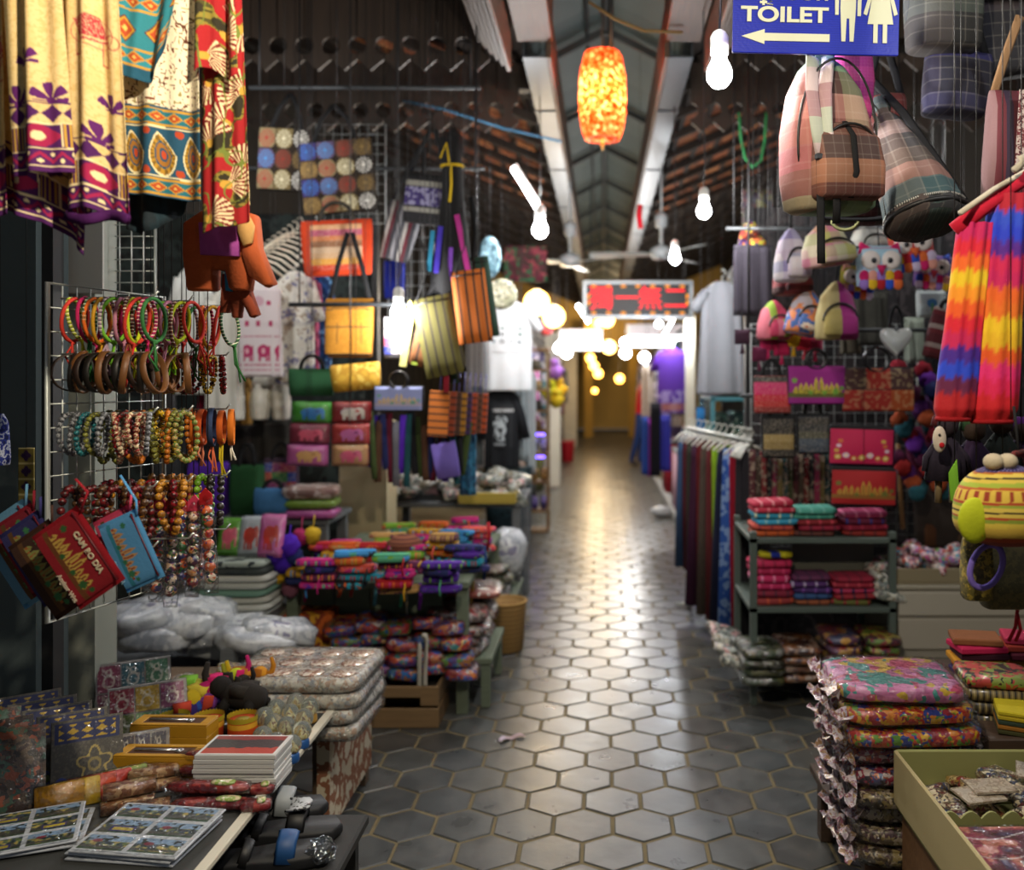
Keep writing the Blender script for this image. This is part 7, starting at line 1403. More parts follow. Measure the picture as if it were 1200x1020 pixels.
for k, (dx, dy, dz) in enumerate(((-.10, -.22, 0), (.10, -.22, 0), (-.10, -.22, .055), (.10, -.22, .055), (.29, -.22, .03))):
    o = thing('fan_box', ['crimson printed fan box under another in the scalloped tray', 'purple printed fan box under another in the scalloped tray', 'crimson printed fan box on top in the scalloped tray', 'purple printed fan box on top in the scalloped tray', 'single fan box alone beside the paired ones in the scalloped tray'][k], 'fan box', (t.location.x+dx, t.location.y+dy, .415+dz), (0, 0, .02), 'printed fan boxes')
    MB().bbox(-.094, .094, -.12, .12, 0, .052, .003).build('box', plain('#4a1c34' if k % 2 == 0 else '#2c1c54', .4, 0, .6), o, smooth=False); print_grid('lid_print', lambda u, v: ((u-.5)*.18, (v-.5)*.232, .0535+0*u), fan_art(k+2), 60, 70, printed(.35, 1., .5), o)
    MB().bbox(-.096, .096, -.122, .122, -.001, .056, .003).build('wrapper', film(alpha=.10), o, smooth=False)
# ================================================================== RIGHT STALL, MIDDLE DISTANCE
for k, (x0, x1, Y, z, lb) in enumerate(((.62, 1.75, 4.45, 2.25, 'steel rail carrying the pouches over the grey shelf unit'), (.68, 1.7, 4.35, 1.74, 'steel rail carrying the printed totes over the grey shelf unit'), (.68, 1.5, 4.38, 1.42, 'low steel rail carrying the flap bags over the grey shelf unit'))):
    t = thing('hanging_rail', lb, 'rail', (x0, Y, z)); MB().tube([(0, 0, 0), (x1-x0, 0, 0)], .010, 8).build('rail', RAIL, t)
    for q in (.04, x1-x0-.04): MB().tube([(q, .02, 0), (q, .02, 3.35-z)], .004, 5).build('suspension_wire', IRON, t)
t = thing('stall_partition', 'dark cloth partition behind the printed totes and pompoms', 'partition', (1.95, 5.2, 0)); MB().bbox(-1.1, 1.0, -.01, .01, 0, 2.5).build('panel', pat(['#2c2a2c', '#1f1d20', '#3a3436', '#201c1e'], 'noi', 7, .9), t, smooth=False)
for q in (-1.1, 0, 1.0): MB().bbox(q-.02, q+.02, -.03, .03, 0, 2.5).build('post', IRON, t, smooth=False)
wire_panel('wire_panel', 'white wire grid panel behind the printed totes', 880, 380, 1075, 640, 4.75, 16, 20, WHITEM)
# three printed totes
tote(882, 440, 926, 484, 4.2, 'pink and red black-topped tote at the aisle end of the tote row', BLK, art_stripes(['#8a1c20', '#b81c24', '#c02038', '#c82464', '#c8286a', '#1a1a1c']), hh=.45, art_h=(.0, .98), art_w=.97)
tote(922, 428, 990, 474, 4.15, 'magenta tote with yellow skyline print and ring handles', BLK, lambda u, v: art_skyline('#8a1c78', '#5a5a24', '#c8b43a', '#6a9a3a')(u, v), ring=True, hh=0, art_h=(.02, .97), art_w=.97)
tote(984, 430, 1070, 482, 4.15, 'patchwork brocade tote of gold, red and green squares with ring handles', BLK, art_patches(3, 2, ['#7a6a2c', '#a01c2c', '#4a2c28', '#a84a1c', '#4a5a34', '#a0281c'], 3), ring=True, hh=0, art_h=(.0, .96), art_w=.97, taper=.86)
# flap bags below
def flap_bag(x0, y0, x1, y1, Y, label, cc, art, edge='#4a3a5a'):
    c, w, h = boxpx(x0, y0, x1, y1, Y); t = thing('flap_bag', label, 'bag', c, (0, .03, 0), 'flap bags'); MB().pillow(w*1.04, h*1.15, .07, 10, 8, 6, 0, 0, Tr(.02, .02, h*.44)).build('body', fab(edge), t); MB().bbox(-w*.5, w*.5, -.03, .02, h*.86, h*1.1, .008).build('top_edge', BLK, t, smooth=False)
    print_grid('flap', lambda u, v: ((u-.5)*w, -.035-.012*np.sin(PI*u)*np.sin(PI*v), h*v), art, 80, 50, printed(.7), t, thick=.004); return t
flap_bag(970, 503, 1043, 543, 4.1, 'hot pink flap bag embroidered with small flowers', '#b01448', art_flowers('#b8164a', ['#c8a04a', '#d8b8c8', '#c86a3a']), '#3a3450')
flap_bag(972, 551, 1046, 590, 4.05, 'red flap bag with golden skyline below the pink flap bag', '#a01418', art_skyline('#a0141a', '#8a5a24', '#b88a34', '#6a6a2a'), '#5a4450')
for k, (x0, y0, x1, y1, lb, bands) in enumerate(((892, 486, 931, 537, 'black bag with tan band hanging beside the pink flap bag', ['#1c1a18', '#8a7440', '#9a8450', '#1c1a18', '#1a1a1c']), (933, 484, 972, 532, 'slate blue bag hanging beside the pink flap bag', ['#2c3a4c', '#3a4a5c', '#4a4a3c', '#22262c', '#1c1c1e']))):
    tote(x0, y0, x1, y1, 4.2, lb, BLK, art_stripes(bands), hh=.5, art_h=(.05, .9))
# hanging narrow scarves at the rear of the shelf
for k in range(15):
    nm, cc = [('dark red', '#4a1c20'), ('black', '#1c1a1c'), ('teal', '#1c3a3c'), ('brown', '#3a2c20'), ('pink', '#8a2c4a'), ('olive', '#3a3c20'), ('red', '#6a1418'), ('khaki', '#6a5a34')][(k*3) % 8]
    x0 = 878+6.2*k; drape(x0, 530+(k*7 % 12), x0+8, 606-(k*11 % 20), 4.5+.01*k, f'{nm} narrow scarf in the hanging row behind the shelf stacks', pat([cc, cc, '#8a7a6a', cc], 'vor', 28), 'narrow_scarf', 'scarf', d=.03, group='narrow scarves', n=16, rf=4)
# ---- shelf unit
U = boxpx(878, 635, 1052, 835, 4.12); t = thing('shelf_unit', 'grey metal shelf unit with three tiers facing the aisle', 'shelf unit', (1.02, 4.38, 0)); GS = plain('#5a6660', .5, .3); hw = .335
SZ = [.13, .45, .77]
for z in SZ: MB().bbox(-hw, hw, -.26, .26, z-.025, z, .003).build('shelf', GS, t, smooth=False)
for sx in (-hw, hw-.03):
    for sy in (-.26, .23): MB().bbox(sx, sx+.03, sy, sy+.03, 0, .8).build('post', GS, t, smooth=False)
MB().bbox(-hw+.25, hw-.02, .02, .03, SZ[1], SZ[2]-.025).build('back_panel', plain('#6a6a60', .7), t, smooth=False)
sxp = lambda px, Y=4.2: P(px, 0, Y).x
FS = 'folded cloth purse'; cnt = 0
def stack(px, z, cols, w=.2, l=.17, hh=.028, place='', Y=4.24, rz=0.):
    global cnt
    for k, (nm, cc, c2) in enumerate(cols):
        o = MB().sq(w, l, hh, .32, 18, 6, .04, cnt).build('folded_purse', pat([cc, cc, c2, cc, cc], 'str', 18, .8, axis='X'), None, (sxp(px)+random.gauss(0, .006), Y+random.gauss(0, .006), z+hh*1.01*k), (0, random.gauss(0, .02), rz+random.gauss(0, .06))); cnt += 1
        tag(o, f'{nm} folded cloth purse {place}', 'purse', 'folded purses on the shelf unit')
pT = 'on the top tier of the grey shelf'
stack(905, SZ[2], [('orange', '#b8501c', '#8a3a1c'), ('coral', '#b84a3c', '#8a2c3c'), ('sky blue', '#3a9ac0', '#8ac0c8'), ('turquoise', '#2a8aa8', '#c8d0b0'), ('rose red', '#b82a44', '#d87a84'), ('crimson striped', '#b02440', '#d8848c')], .2, .18, .027, pT)
stack(957, SZ[2], [('brown', '#5a2c24', '#3a1c1c'), ('wine', '#8a1430', '#5a1428'), ('dark red', '#7a141c', '#b83a4a'), ('mint', '#3a8a7a', '#5aa890'), ('seafoam', '#4a9a88', '#6ab0a0')], .2, .18, .026, pT)
stack(1013, SZ[2], [('brick red', '#8a241c', '#5a1c1c'), ('ruby', '#8a1432', '#b02a4a'), ('plum', '#6a1438', '#3a3a8a'), ('magenta', '#a02858', '#c86a8a')], .22, .18, .028, pT)
pM = 'on the middle tier of the grey shelf'
stack(905, SZ[1], [('brick', '#8a2c2c', '#b84a2c'), ('wine', '#7a1430', '#4a1c30'), ('hot pink', '#b01a52', '#d84a80'), ('pink striped', '#b81e58', '#d87aa0'), ('deep pink', '#a81a4c', '#c83a6a'), ('raspberry', '#b82250', '#8a1438')], .19, .17, .034, pM)
stack(950, SZ[1], [('brown orange', '#8a4a2c', '#5a2c1c'), ('blue', '#2a4a78', '#1c2c54'), ('violet', '#3a1c5a', '#6a3a8a'), ('purple dotted', '#4a2460', '#a89ab8'), ('plum', '#5a2448', '#3a1c3a')], .19, .17, .027, pM)
stack(1000, SZ[1], [('olive and red', '#5a5a24', '#8a1c2c'), ('red', '#8a1c28', '#3a1c2c'), ('pink and navy', '#a82a50', '#1c2450'), ('crimson', '#8a142c', '#b03a4a'), ('wine red', '#8a1430', '#6a1028')], .2, .17, .026, pM)
for k, (cc, nm) in enumerate((('#a8a01c', 'yellow'), ('#1c2c8a', 'blue'), ('#b8b020', 'lemon'))): tag(MB().sq(.07, .06, .03, .5, 12, 6).build('coin_purse', fab(cc), None, (sxp(897+11*k), 4.2, SZ[1]+.215), (0, .1, .3*k)), f'{nm} coin purse on the pink purse stack', 'coin purse')
for k in range(4): tag(MB().sq(.16, .14, .05, .5, 16, 7, .15, k).build('clear_packet', CP[k % 2], None, (sxp(1040), 4.18+.03*k, SZ[1]+.02+.035*k), (random.gauss(0, .2), .2, .3)), 'crinkled clear packet at the end of the middle shelf tier', 'packet', 'clear packets on the shelf tier')
pB = 'on the bottom tier of the grey shelf'
BP = [('olive', ['#3a4a2c', '#5a5a34', '#8a8a84', '#2c2c1c']), ('rust', ['#6a3a1c', '#8a5424', '#3a1c18', '#a89080']), ('mixed red', ['#8a1c24', '#5a2c4a', '#b88a3a', '#3a3a5a']), ('green and red', ['#5a7a2a', '#8a1c28', '#a8983a', '#4a1c34'])]
for i in range(4):
    for k in range(4 if i < 2 else 5):
        nm, cs = BP[i]; px = (893, 938, 988, 1032)[i]; t = thing('textile_pack', f'{nm} textile in clear wrap {pB}', 'textile pack', (sxp(px, 4.15)-.02, 4.16+random.gauss(0, .01)-.05*(i == 0), SZ[0]+.042*k), (0, random.gauss(0, .02), random.gauss(.0, .05)), 'wrapped textiles on the bottom tier'); MB().sq(.2 if i < 2 else .165, .28, .039, .4, 18, 6, .05, i*5+k).build('contents', pat(cs, 'vor', 16, .4, 1., crinkle=.8), t); MB().sq(.205 if i < 2 else .17, .285, .0415, .4, 18, 6, .05, k).build('wrapper', film(alpha=.12), t)
for k in range(4): tag(MB().sq(.18, .12, .045, .5, 16, 6, .15, k).build('clear_packet', CP[k % 2], None, (.63-.01*k, 4.14+.10*k, .17+.02*k), (random.gauss(0, .2), .3, .1)), 'crinkled clear packet spilling over the aisle end of the bottom tier', 'packet', 'packets at the aisle end of the shelf')
# ---- white counter with box of bracelets
t = thing('white_counter', 'off white drawer counter behind the wrapped fabric stack', 'counter', (1.85, 4.44, 0)); WC = plain('#8f897c', .55); xl = 1.37-t.location.x
MB().bbox(xl, .95, -.3, .3, .21, .53, .004).build('body', WC, t, smooth=False); MB().bbox(xl-.01, .96, -.31, .31, .53, .55, .004).build('top', plain('#9a9484', .5), t, smooth=False)
MB().bbox(xl+.0, .95, -.312, -.30, .255, .395, .004).build('drawer_front', plain('#a39c8e', .5), t, smooth=False); MB().bbox(xl+.0, .95, -.312, -.30, .41, .52, .004).build('drawer_front', plain('#a8a294', .5), t, smooth=False); MB().bbox(xl-.01, .96, -.315, .3, .18, .21, .004).build('plinth_rail', plain('#6a655a', .6), t, smooth=False)
for q in (xl+.02, .9): MB().bbox(q, q+.05, -.28, -.23, 0, .18).build('leg', DW, t, smooth=False); MB().bbox(q, q+.05, .2, .25, 0, .18).build('leg', DW, t, smooth=False)
cb = thing('bracelet_carton', 'open beige carton heaped with wrapped bracelets on the counter', 'carton', (P(1088, 0, 4.25).x, 4.30, .55)); BG = plain('#857a60', .7); w = .20
MB().bbox(-w, w+.02, -.15, .15, 0, .01).build('base', BG, cb, smooth=False)
for (a, b_, c_, d_) in ((-w, w+.02, -.15, -.14), (-w, w+.02, .14, .15), (-w, -w+.01, -.14, .14), (w+.01, w+.02, -.14, .14)): MB().bbox(a, b_, c_, d_, .01, .075).build('side', BG, cb, smooth=False)
BR_ = [pat(['#b84a8a', '#c8b8c0', '#5a8a3a', '#2a5a9a', '#c84a2c', '#e0d0d8', '#8a5a9a'], 'vor', 40, .3, 1., crinkle=.8), pat(['#c8a0a8', '#8a2c4a', '#3a9ab0', '#d8c8c0', '#a83a1c'], 'vor', 36, .3, 1., crinkle=.8)]
for k in range(30): tag(MB().sq(.085, .07, .04, .6, 14, 6, .15, k).build('bracelet_pack', BR_[k % 2], None, (cb.location.x-.17+.068*(k % 6)+random.gauss(0, .01), 4.19+.055*(k//6), .58+.035*(k % 3)+.02*math.sin(k % 6*.6)), (random.gauss(0, .3), random.gauss(0, .3), random.uniform(0, 3))), 'small wrapped bracelet pack heaped in the beige carton', 'packet', 'bracelet packs in the carton')
tag(MB().bbox(-.12, .16, -.1, .1, 0, .07, .004).build('flat_carton', plain('#6a6450', .7), None, (P(1160, 0, 4.25).x+.02, 4.27, .55), smooth=False), 'closed beige carton beside the bracelet carton', 'carton')
# dark shapes hanging behind the counter: pompom garlands and bags
PCOL = [('crimson', '#7a1424'), ('purple', '#4a1c5a'), ('navy', '#1c2450'), ('teal', '#1c4a54'), ('red', '#8a1c1c'), ('violet', '#5a2484'), ('rust', '#8a3c1c'), ('plum', '#4a1434')]
for k in range(46):
    px, py = 1052+(k*29 % 62), 432+(k*47 % 150); nm, cc = PCOL[k % 8]; Y = 4.3+.02*(k % 7); m = MB().ball(S(10, Y), (0, 0, 0), 12, 8); m.v = [tuple(Vector(q)*(1+random.uniform(-.15, .15))) for q in m.v]
    tag(m.build('pompom', fab(cc, .95), None, P(px, py, Y)), f'{nm} pompom in the garland hanging behind the counter', 'pompom', 'pompom garland')
for k, (x0, y0, x1, y1, cc, nm) in enumerate(((1062, 500, 1090, 560, '#5a1c3a', 'plum'), (1085, 445, 1110, 560, '#3a1c4a', 'dark violet'), (1070, 560, 1130, 640, '#2c2420', 'dark brown'), (1108, 600, 1150, 650, '#3a2a1c', 'brown'), (1078, 590, 1100, 640, '#4a2c18', 'chestnut'))):
    tote(x0, y0, x1, y1, 4.55, f'{nm} bag hanging in the shade behind the counter', fab(cc), None, hh=.3)
MB().tube([P(1052, 520, 4.4), P(1058, 620, 4.4)], .012, 6).build('wooden_pole', wood('#7a5a34', '#9a7444')); tag(bpy.data.objects['wooden_pole'], 'slim wooden pole beside the flap bags', 'pole')
# ---- pouches and small backpacks above the totes
def cone_bag(x0, y0, x1, y1, Y, label, m1, m2=None, roll=0., name='small_backpack', rz=.3):
    c, w, h = boxpx(x0, y0, x1, y1, Y); t = thing(name, label, 'backpack', c, (0, roll, rz), 'small backpacks'); MB().loft([(0, 0, 0, w*.46, .06), (.012, 0, 0, w*.5, .075), (h*.4, 0, 0, w*.48, .07), (h*.75, 0, 0, w*.36, .05), (h*.95, 0, 0, w*.14, .025), (h, 0, 0, w*.05, .01)], 26, 2.6).build('body', m1, t)
    MB().loft([(h*.05, 0, -.07, w*.34, .015), (h*.1, 0, -.08, w*.4, .022), (h*.35, 0, -.08, w*.38, .02), (h*.5, 0, -.07, w*.2, .01)], 20, 3).build('front_pocket', m2 or m1, t); MB().tube([(w*.4*math.cos(a), -.075, h*.3+h*.3*math.sin(a)) for a in np.linspace(0, PI, 14)], .005, 6).build('zip', plain('#1a1a1c', .4), t)
    MB().tube([(0, 0, h*.97), (.01, .01, h+.1), (0, .02, h+.25)], .005, 5).build('strap', BLK, t); return t
PS = lambda *c: plaid(list(c[:3]), list(c[3:]), 7, .85)
cone_bag(940, 262, 1002, 312, 3.7, 'pale yellow and pink plaid small backpack behind the loose strap', PS('#c8b8a0', '#b8a85a', '#b87a8a', '#c8c0a8', '#9aa86a', '#b86a84'), roll=-.15)
cone_bag(908, 268, 945, 330, 3.9, 'lilac and white plaid small backpack at the aisle end', PS('#a8a0b0', '#b8b4b8', '#8a7a98', '#c0b8c0', '#6a6a9a', '#b8a8b0'))
cone_bag(906, 300, 948, 346, 4.1, 'red and black small pouch bag below the lilac backpack', PS('#6a1c24', '#2c1c20', '#8a2c34', '#4a1418', '#a83a44', '#2a2024'))
cone_bag(955, 330, 1005, 398, 3.9, 'round small backpack half magenta and half cream', pat(['#8a2468', '#8a2468', '#a89a6a', '#a89a6a'], 'str', 3.2, .85, axis='X', rand=False), pat(['#9a2c74', '#9a2c74', '#a8985a', '#a8985a'], 'str', 3.2, .85, axis='X', rand=False), rz=0)
cone_bag(918, 338, 960, 392, 4.05, 'orange, white and blue ikat small backpack', pat(['#c85a2c', '#d8c8b8', '#4a6aa8', '#c87a4a', '#b0a8b0'], 'noi', 9), roll=.2)
cone_bag(888, 352, 925, 398, 4.2, 'pink and lime small backpack at the end of the cluster', pat(['#b83a5a', '#c86a7a', '#8aa83a', '#b83a5a'], 'str', 8, .85, axis='X'))
cone_bag(995, 262, 1040, 300, 4.0, 'white and grey plaid small backpack under the dark backpack', PS('#a8a8a0', '#6a6a68', '#8a8a88', '#b8b8b0', '#5a5a5c', '#9a9890'))
for k, (px, py, cc, nm) in enumerate(((900, 402, '#b02458', 'hot pink'), (916, 408, '#a81c4c', 'raspberry'), (930, 398, '#c8a01c', 'yellow'), (943, 402, '#b8243c', 'red'), (890, 415, '#5a1c3a', 'plum'), (955, 404, '#a8284a', 'rose'), (870, 395, '#3a2434', 'dark plum'))):
    t = thing('tassel_purse', f'{nm} tasselled coin purse hanging over the tote row', 'coin purse', P(px, py, 4.25), group='tassel purses'); MB().pillow(.075, .07, .03, 8, 8, 3).build('body', fab(cc), t); MB().tube([(0, 0, -.03), (0, 0, -.08)], [.004, .012], 7).build('tassel', fab(cc), t); MB().tube([(0, 0, .03), (0, .02, .12)], .003, 5).build('loop', BLK, t)
# owl pouches
def owl(px, py, Y, cc, beak, label, feathers, roll=0., s=1.):
    t = thing('owl_pouch', label, 'pouch', P(px, py, Y), (0, roll, 0), 'owl pouches'); MB().pillow(.19*s, .17*s, .06*s, 10, 10, 3).build('body', fab(cc), t)
    MB().prism([(-.09*s, .05*s), (-.08*s, .1*s), (-.04*s, .075*s), (.04*s, .075*s), (.08*s, .1*s), (.09*s, .05*s)], .03*s, .05).build('ears', fab(feathers[0]), t)
    for q in (-.042, .042):
        e = MB().ball(.04*s, (q*s, -.03*s, .022*s), 16, 8, 1, .35).build('eye', fab('#cfc4bc'), t); MB().ball(.012*s, (q*s*.8, -.045*s, .018*s), 10, 6, 1, .4).build('pupil', plain('#16141a', .3), e)
    MB().prism([(-.02*s, .0), (.02*s, 0), (0, -.045*s)], .025*s, .1, Tr(0, -.035*s, .0)).build('beak', fab(beak), t)
    fm = MB().ball(.022*s, (0, 0, 0), 10, 6, 1.15, .3).mesh('feather')
    for r_ in range(2):
        for k in range(5): link('feather', fm, fab(feathers[(k+r_*2) % len(feathers)]), t, ((-.07+.035*k)*s, -.03*s, (-.045-.032*r_)*s))
    MB().tube([(0, 0, .08*s), (0, .03, .22*s)], .003, 5).build('loop', BLK, t)
FE = ['#b81c5a', '#c88a7a', '#8a6ab0', '#c8a01c', '#a01c24', '#2a4ab0', '#c8602c', '#b8a8c0']
owl(1030, 312, 3.75, '#9ab8c8', '#b01c54', 'pale blue owl pouch with felt feathers and red glasses', FE); owl(1068, 292, 3.85, '#b8403c', '#c85a2c', 'red owl pouch with felt feathers beside the blue owl', FE[3:]+FE[:3], -.15); owl(1092, 318, 4.0, '#8a6aa8', '#b83a4a', 'lilac owl pouch with felt feathers behind the red owl', FE[5:]+FE[:5], .1, .85); owl(1004, 330, 4.0, '#a8a03a', '#b83a5a', 'lime owl pouch with felt feathers behind the blue owl', FE[1:], .1, .8)
t = thing('heart_bag', 'white heart shaped plastic bag hanging under the owl pouches', 'bag', P(1050, 398, 4.0)); MB().prism([(.07*(16*math.sin(a)**3)/16, .06*(13*math.cos(a)-5*math.cos(2*a)-2*math.cos(3*a))/13) for a in np.linspace(0, 2*PI, 28)[:-1]], .05, .15).build('body', plain('#b8bcb8', .3, 0, .6), t); MB().tube(arc(-.03, .03, .03, .12, 8), .008, 6).build('handle', BLK, t)
tote(1074, 340, 1108, 372, 4.2, 'white pouch with blue flower hanging at the end of the owl row', fab('#a8b0b0'), lambda u, v: Pic(u, '#a8b4b4').put(np.hypot(u-.45, v-.5) < .2, '#2a6a9a').put((np.abs(u-.45) < .04) & (v < .5), '#4a8a4a').c, hh=.3)
tote(1080, 360, 1108, 420, 3.9, 'dark red woven pouch with pale bands beside the rainbow trousers', pat(['#4a1018', '#5a141c', '#8a7a74', '#4a1018'], 'str', 12, .85, axis='Z', rand=False), None, hh=.2, roll=.25)
for k, (x0, y0, x1, y1, cc, nm) in enumerate(((1000, 345, 1040, 405, '#3a3a34', 'charcoal'), (1060, 375, 1082, 425, '#8a9488', 'pale grey'), (985, 380, 1010, 415, '#4a4438', 'dark khaki'), (860, 290, 905, 370, '#34303a', 'dark grey'))): drape(x0, y0, x1, y1, 4.5, f'{nm} cloth hanging between the pouches and the totes', fab(cc), 'hanging_cloth', 'cloth')
cone_bag(866, 258, 892, 300, 4.6, 'small red, lime and violet pouch hanging beyond the small backpacks', pat(['#8a2c24', '#a8a02a', '#3a1c5a', '#b85a2c'], 'vor', 16))
# ---- clothes rail along the aisle
t = thing('garment_rail', 'white garment rail with row of hangers beside the grey shelf unit', 'garment rail', (.69, 5.2, 0)); zr = 1.18; WG = plain('#a8aca8', .4, .3)
MB().tube([(.09, -.55, zr), (-.12, .75, zr)], .012, 8).build('rail', WG, t)
for q, x_ in ((-.5, .082), (.7, -.112)): MB().tube([(x_, q, 0), (x_, q, zr)], .012, 8).build('upright', WG, t); MB().tube([(x_-.1, q, .02), (x_+.16, q, .02)], .012, 8).build('foot', WG, t)
RC = [('denim', '#2a4468'), ('maroon', '#4a1420'), ('dark olive', '#2c3024'), ('plum', '#3a1630'), ('dark red', '#5a1418'), ('grey brown', '#4a4038'), ('maroon brown', '#5a2024'), ('lime green', '#7aa01c'), ('navy', '#161a34'), ('blue batik', '#2450a0'), ('crimson', '#8a0c24'), ('charcoal', '#2a282e')]
for k in range(12):
    nm, cc = RC[k]; Y = 5.92-.112*k; b_ = pat([cc, cc, '#7a98c8' if k == 9 else cc, cc], 'noi', 16) if k in (0, 9) else fab(cc); L_ = 1.02 if k > 2 else .85
    t2 = thing('long_trousers', f'{nm} long trousers hanging in the garment rail row', 'trousers', (.573+.0178*k, Y, zr-.06), (0, random.gauss(0, .03), PI/2+random.gauss(-1.3, .08)), 'trousers on the garment rail'); MB().loft([(-L_, -.01, 0, .062, .03), (-L_*.5, -.006, 0, .066, .03), (-.1, 0, 0, .07, .026), (0, 0, 0, .066, .014)], 26, 2.4, .35, 7, k, tw=.4).build('cloth', b_, t2); hanger(t2, .2, .04)
for k in range(6): t2 = thing('clothes_hanger', 'empty white plastic hanger at the end of the garment rail by the shelf', 'hanger', (.775-.005*k, 4.68+.03*k, zr-.02), (0, 0, 1.1), 'hangers on the garment rail'); hanger(t2, .34, .0, plain('#b8bab4', .4))
# grey dress and light clothes farther
top_garment(812, 330, 880, 462, 6.3, 'grey sleeveless dress on a white hanger above the garment rail', fab('#84858a', .85, .08, 12), 'dress', 'dress', .12, flare=1.2, d=.1)
top_garment(850, 305, 900, 400, 6.6, 'pale grey patterned blouse beside the grey dress', pat(['#8a8a88', '#a8a8a4', '#5a5a58', '#7a6a4a'], 'vor', 12), 'blouse', 'blouse', .3)
drape(868, 395, 888, 465, 6.5, 'white cotton cloth hanging beside the grey dress', fab('#8a9490'), 'hanging_cloth', 'cloth'); drape(824, 400, 846, 470, 6.9, 'mauve patterned cloth hanging behind the grey dress', pat(['#4a3a44', '#7a6a74', '#3a2c34'], 'noi', 10), 'hanging_cloth', 'cloth')
drape(870, 225, 905, 300, 5.8, 'dark multicoloured bundle of bags hanging beyond the small backpacks', pat(['#2c2430', '#4a2c2c', '#5a5a3a', '#3a3a44'], 'vor', 9), 'bag_bundle', 'bag bundle')
# glass cabinet with patterned cloth
t = thing('glass_cabinet', 'teal framed glass cabinet of folded cloth behind the garment rail', 'cabinet', (.93, 6.55, 0)); TF = plain('#3c7078', .4); 
for sx in (-.17, .25):
    for sy in (-.3, .4): MB().bbox(sx, sx+.03, sy, sy+.03, 0, 1.38).build('post', TF, t, smooth=False)
for z in (.25, .62, .98, 1.35): MB().bbox(-.17, .28, -.3, .43, z, z+.025).build('shelf', TF, t, smooth=False)
MB().bbox(-.172, -.166, -.27, .4, .28, 1.35).build('glass_side', film('#9ac0c4', .05, .25), t, smooth=False); MB().bbox(-.14, .25, -.304, -.298, .28, 1.35).build('glass_front', film('#9ac0c4', .05, .25), t, smooth=False)
for j, z in enumerate((.275, .645, 1.005)):
    for i in range(3): tag(MB().sq(.11, .3, .26, .3, 14, 6, .04, i+j).build('folded_cloth', pat(['#24403c', '#4a6a5a', '#8a9a84', '#1c2c2c'], 'vor', 14), None, (.86+.13*i, 6.6, z)), f'green patterned folded cloth on the {["lower", "middle", "upper"][j]} shelf of the teal cabinet', 'folded cloth', 'cloth in the teal cabinet')
drape(816, 480, 826, 590, 6.1, 'blue scarf hanging at the corner of the teal cabinet', fab('#1c5a8a'), 'scarf', 'scarf', d=.04); drape(826, 500, 834, 600, 6.2, 'grey green scarf hanging at the corner of the teal cabinet', fab('#5a7a74'), 'scarf', 'scarf', d=.04)
# skirting kerb along the right aisle edge
struct(MB().bbox(.76, .86, 5.9, 16, 0, .09, .01).build('baseboard_right', plain('#8a8a88', .6), smooth=False))
# ================================================================== FAR AISLE
# red lettered LED sign across the aisle
Y = 8.0; c, w, h = boxpx(686, 332, 809, 371, Y); t = thing('led_sign', 'black LED sign with red characters and yellow border lights', 'sign', c)
MB().bbox(-w/2, w/2, -.02, .04, 0, h, .004).build('panel', plain('#0e1012', .4), t, smooth=False)
fr = plain('#9aa0a4', .35, .6)
for (a, b_, z0, z1) in ((-w/2-.02, w/2+.02, -.02, .012), (-w/2-.02, w/2+.02, h-.012, h+.02), (-w/2-.02, -w/2+.01, .012, h-.012), (w/2-.01, w/2+.02, .012, h-.012)): MB().bbox(a, b_, -.035, .045, z0, z1, .004).build('frame', fr, t, smooth=False)
RE = plain('#ff1020', .5, 0, 0, 1.0); YE = plain('#ff9a10', .5, 0, 0, .6)
for k, (ch, x) in enumerate(zip('獨一無二', (-.35, -.105, .115, .355))):
    me = text_mesh(ch, .225, .004, sx=1.0, bold=.0008); link('character', me, RE, t, (x*w, -.026, h*.5))
dm = MB().bbox(-.02, .02, -.028, -.018, -.010, .010, .002).mesh('border_light', False)
for k in range(7):
    for z in (.03, h-.03): link('border_light', dm, YE, t, (-w*.42+w*.14*k, 0, z))
for z in (.12, h-.12):
    for s in (-1, 1): link('border_light', dm, YE, t, (s*(w/2-.03), 0, z), (0, PI/2, 0))
for s in (-.45, .45): MB().tube([(s*w, 0, h), (s*w, 0, 3.25-c.z)], .005, 5).build('hanging_wire', IRON, t)
# red streamer and hook on the right gutter
o = MB().tube([P(750, 240, 6.5), P(749, 255, 6.5), P(751, 268, 6.5)], .02, 6, r2=.004).build('red_streamer', fab('#b01020')); tag(o, 'red streamer hanging from the gutter above the red lettered sign', 'streamer')
# loose cords under the roofs
for k, (pts, cc, lb) in enumerate(((((690, 2), (720, 22), (755, 36), (800, 38)), '#7a6038', 'pale rope strung across the aisle roof'), (((866, 132), (868, 160), (873, 185), (882, 196), (892, 188), (896, 165), (898, 132)), '#3a9a5a', 'green cord loop hanging from the notched frieze beside the backpacks'), (((472, 118), (520, 128), (590, 150), (658, 166)), '#3a6a8a', 'blue cord stretched below the notched frieze over the patchwork bags'))):
    Yq = (4.5, 5.5, 5.5)[k]; tag(MB().tube([P(a, b_, Yq) for a, b_ in pts], .008, 6).build('loose_cord', fab(cc)), lb, 'cord')
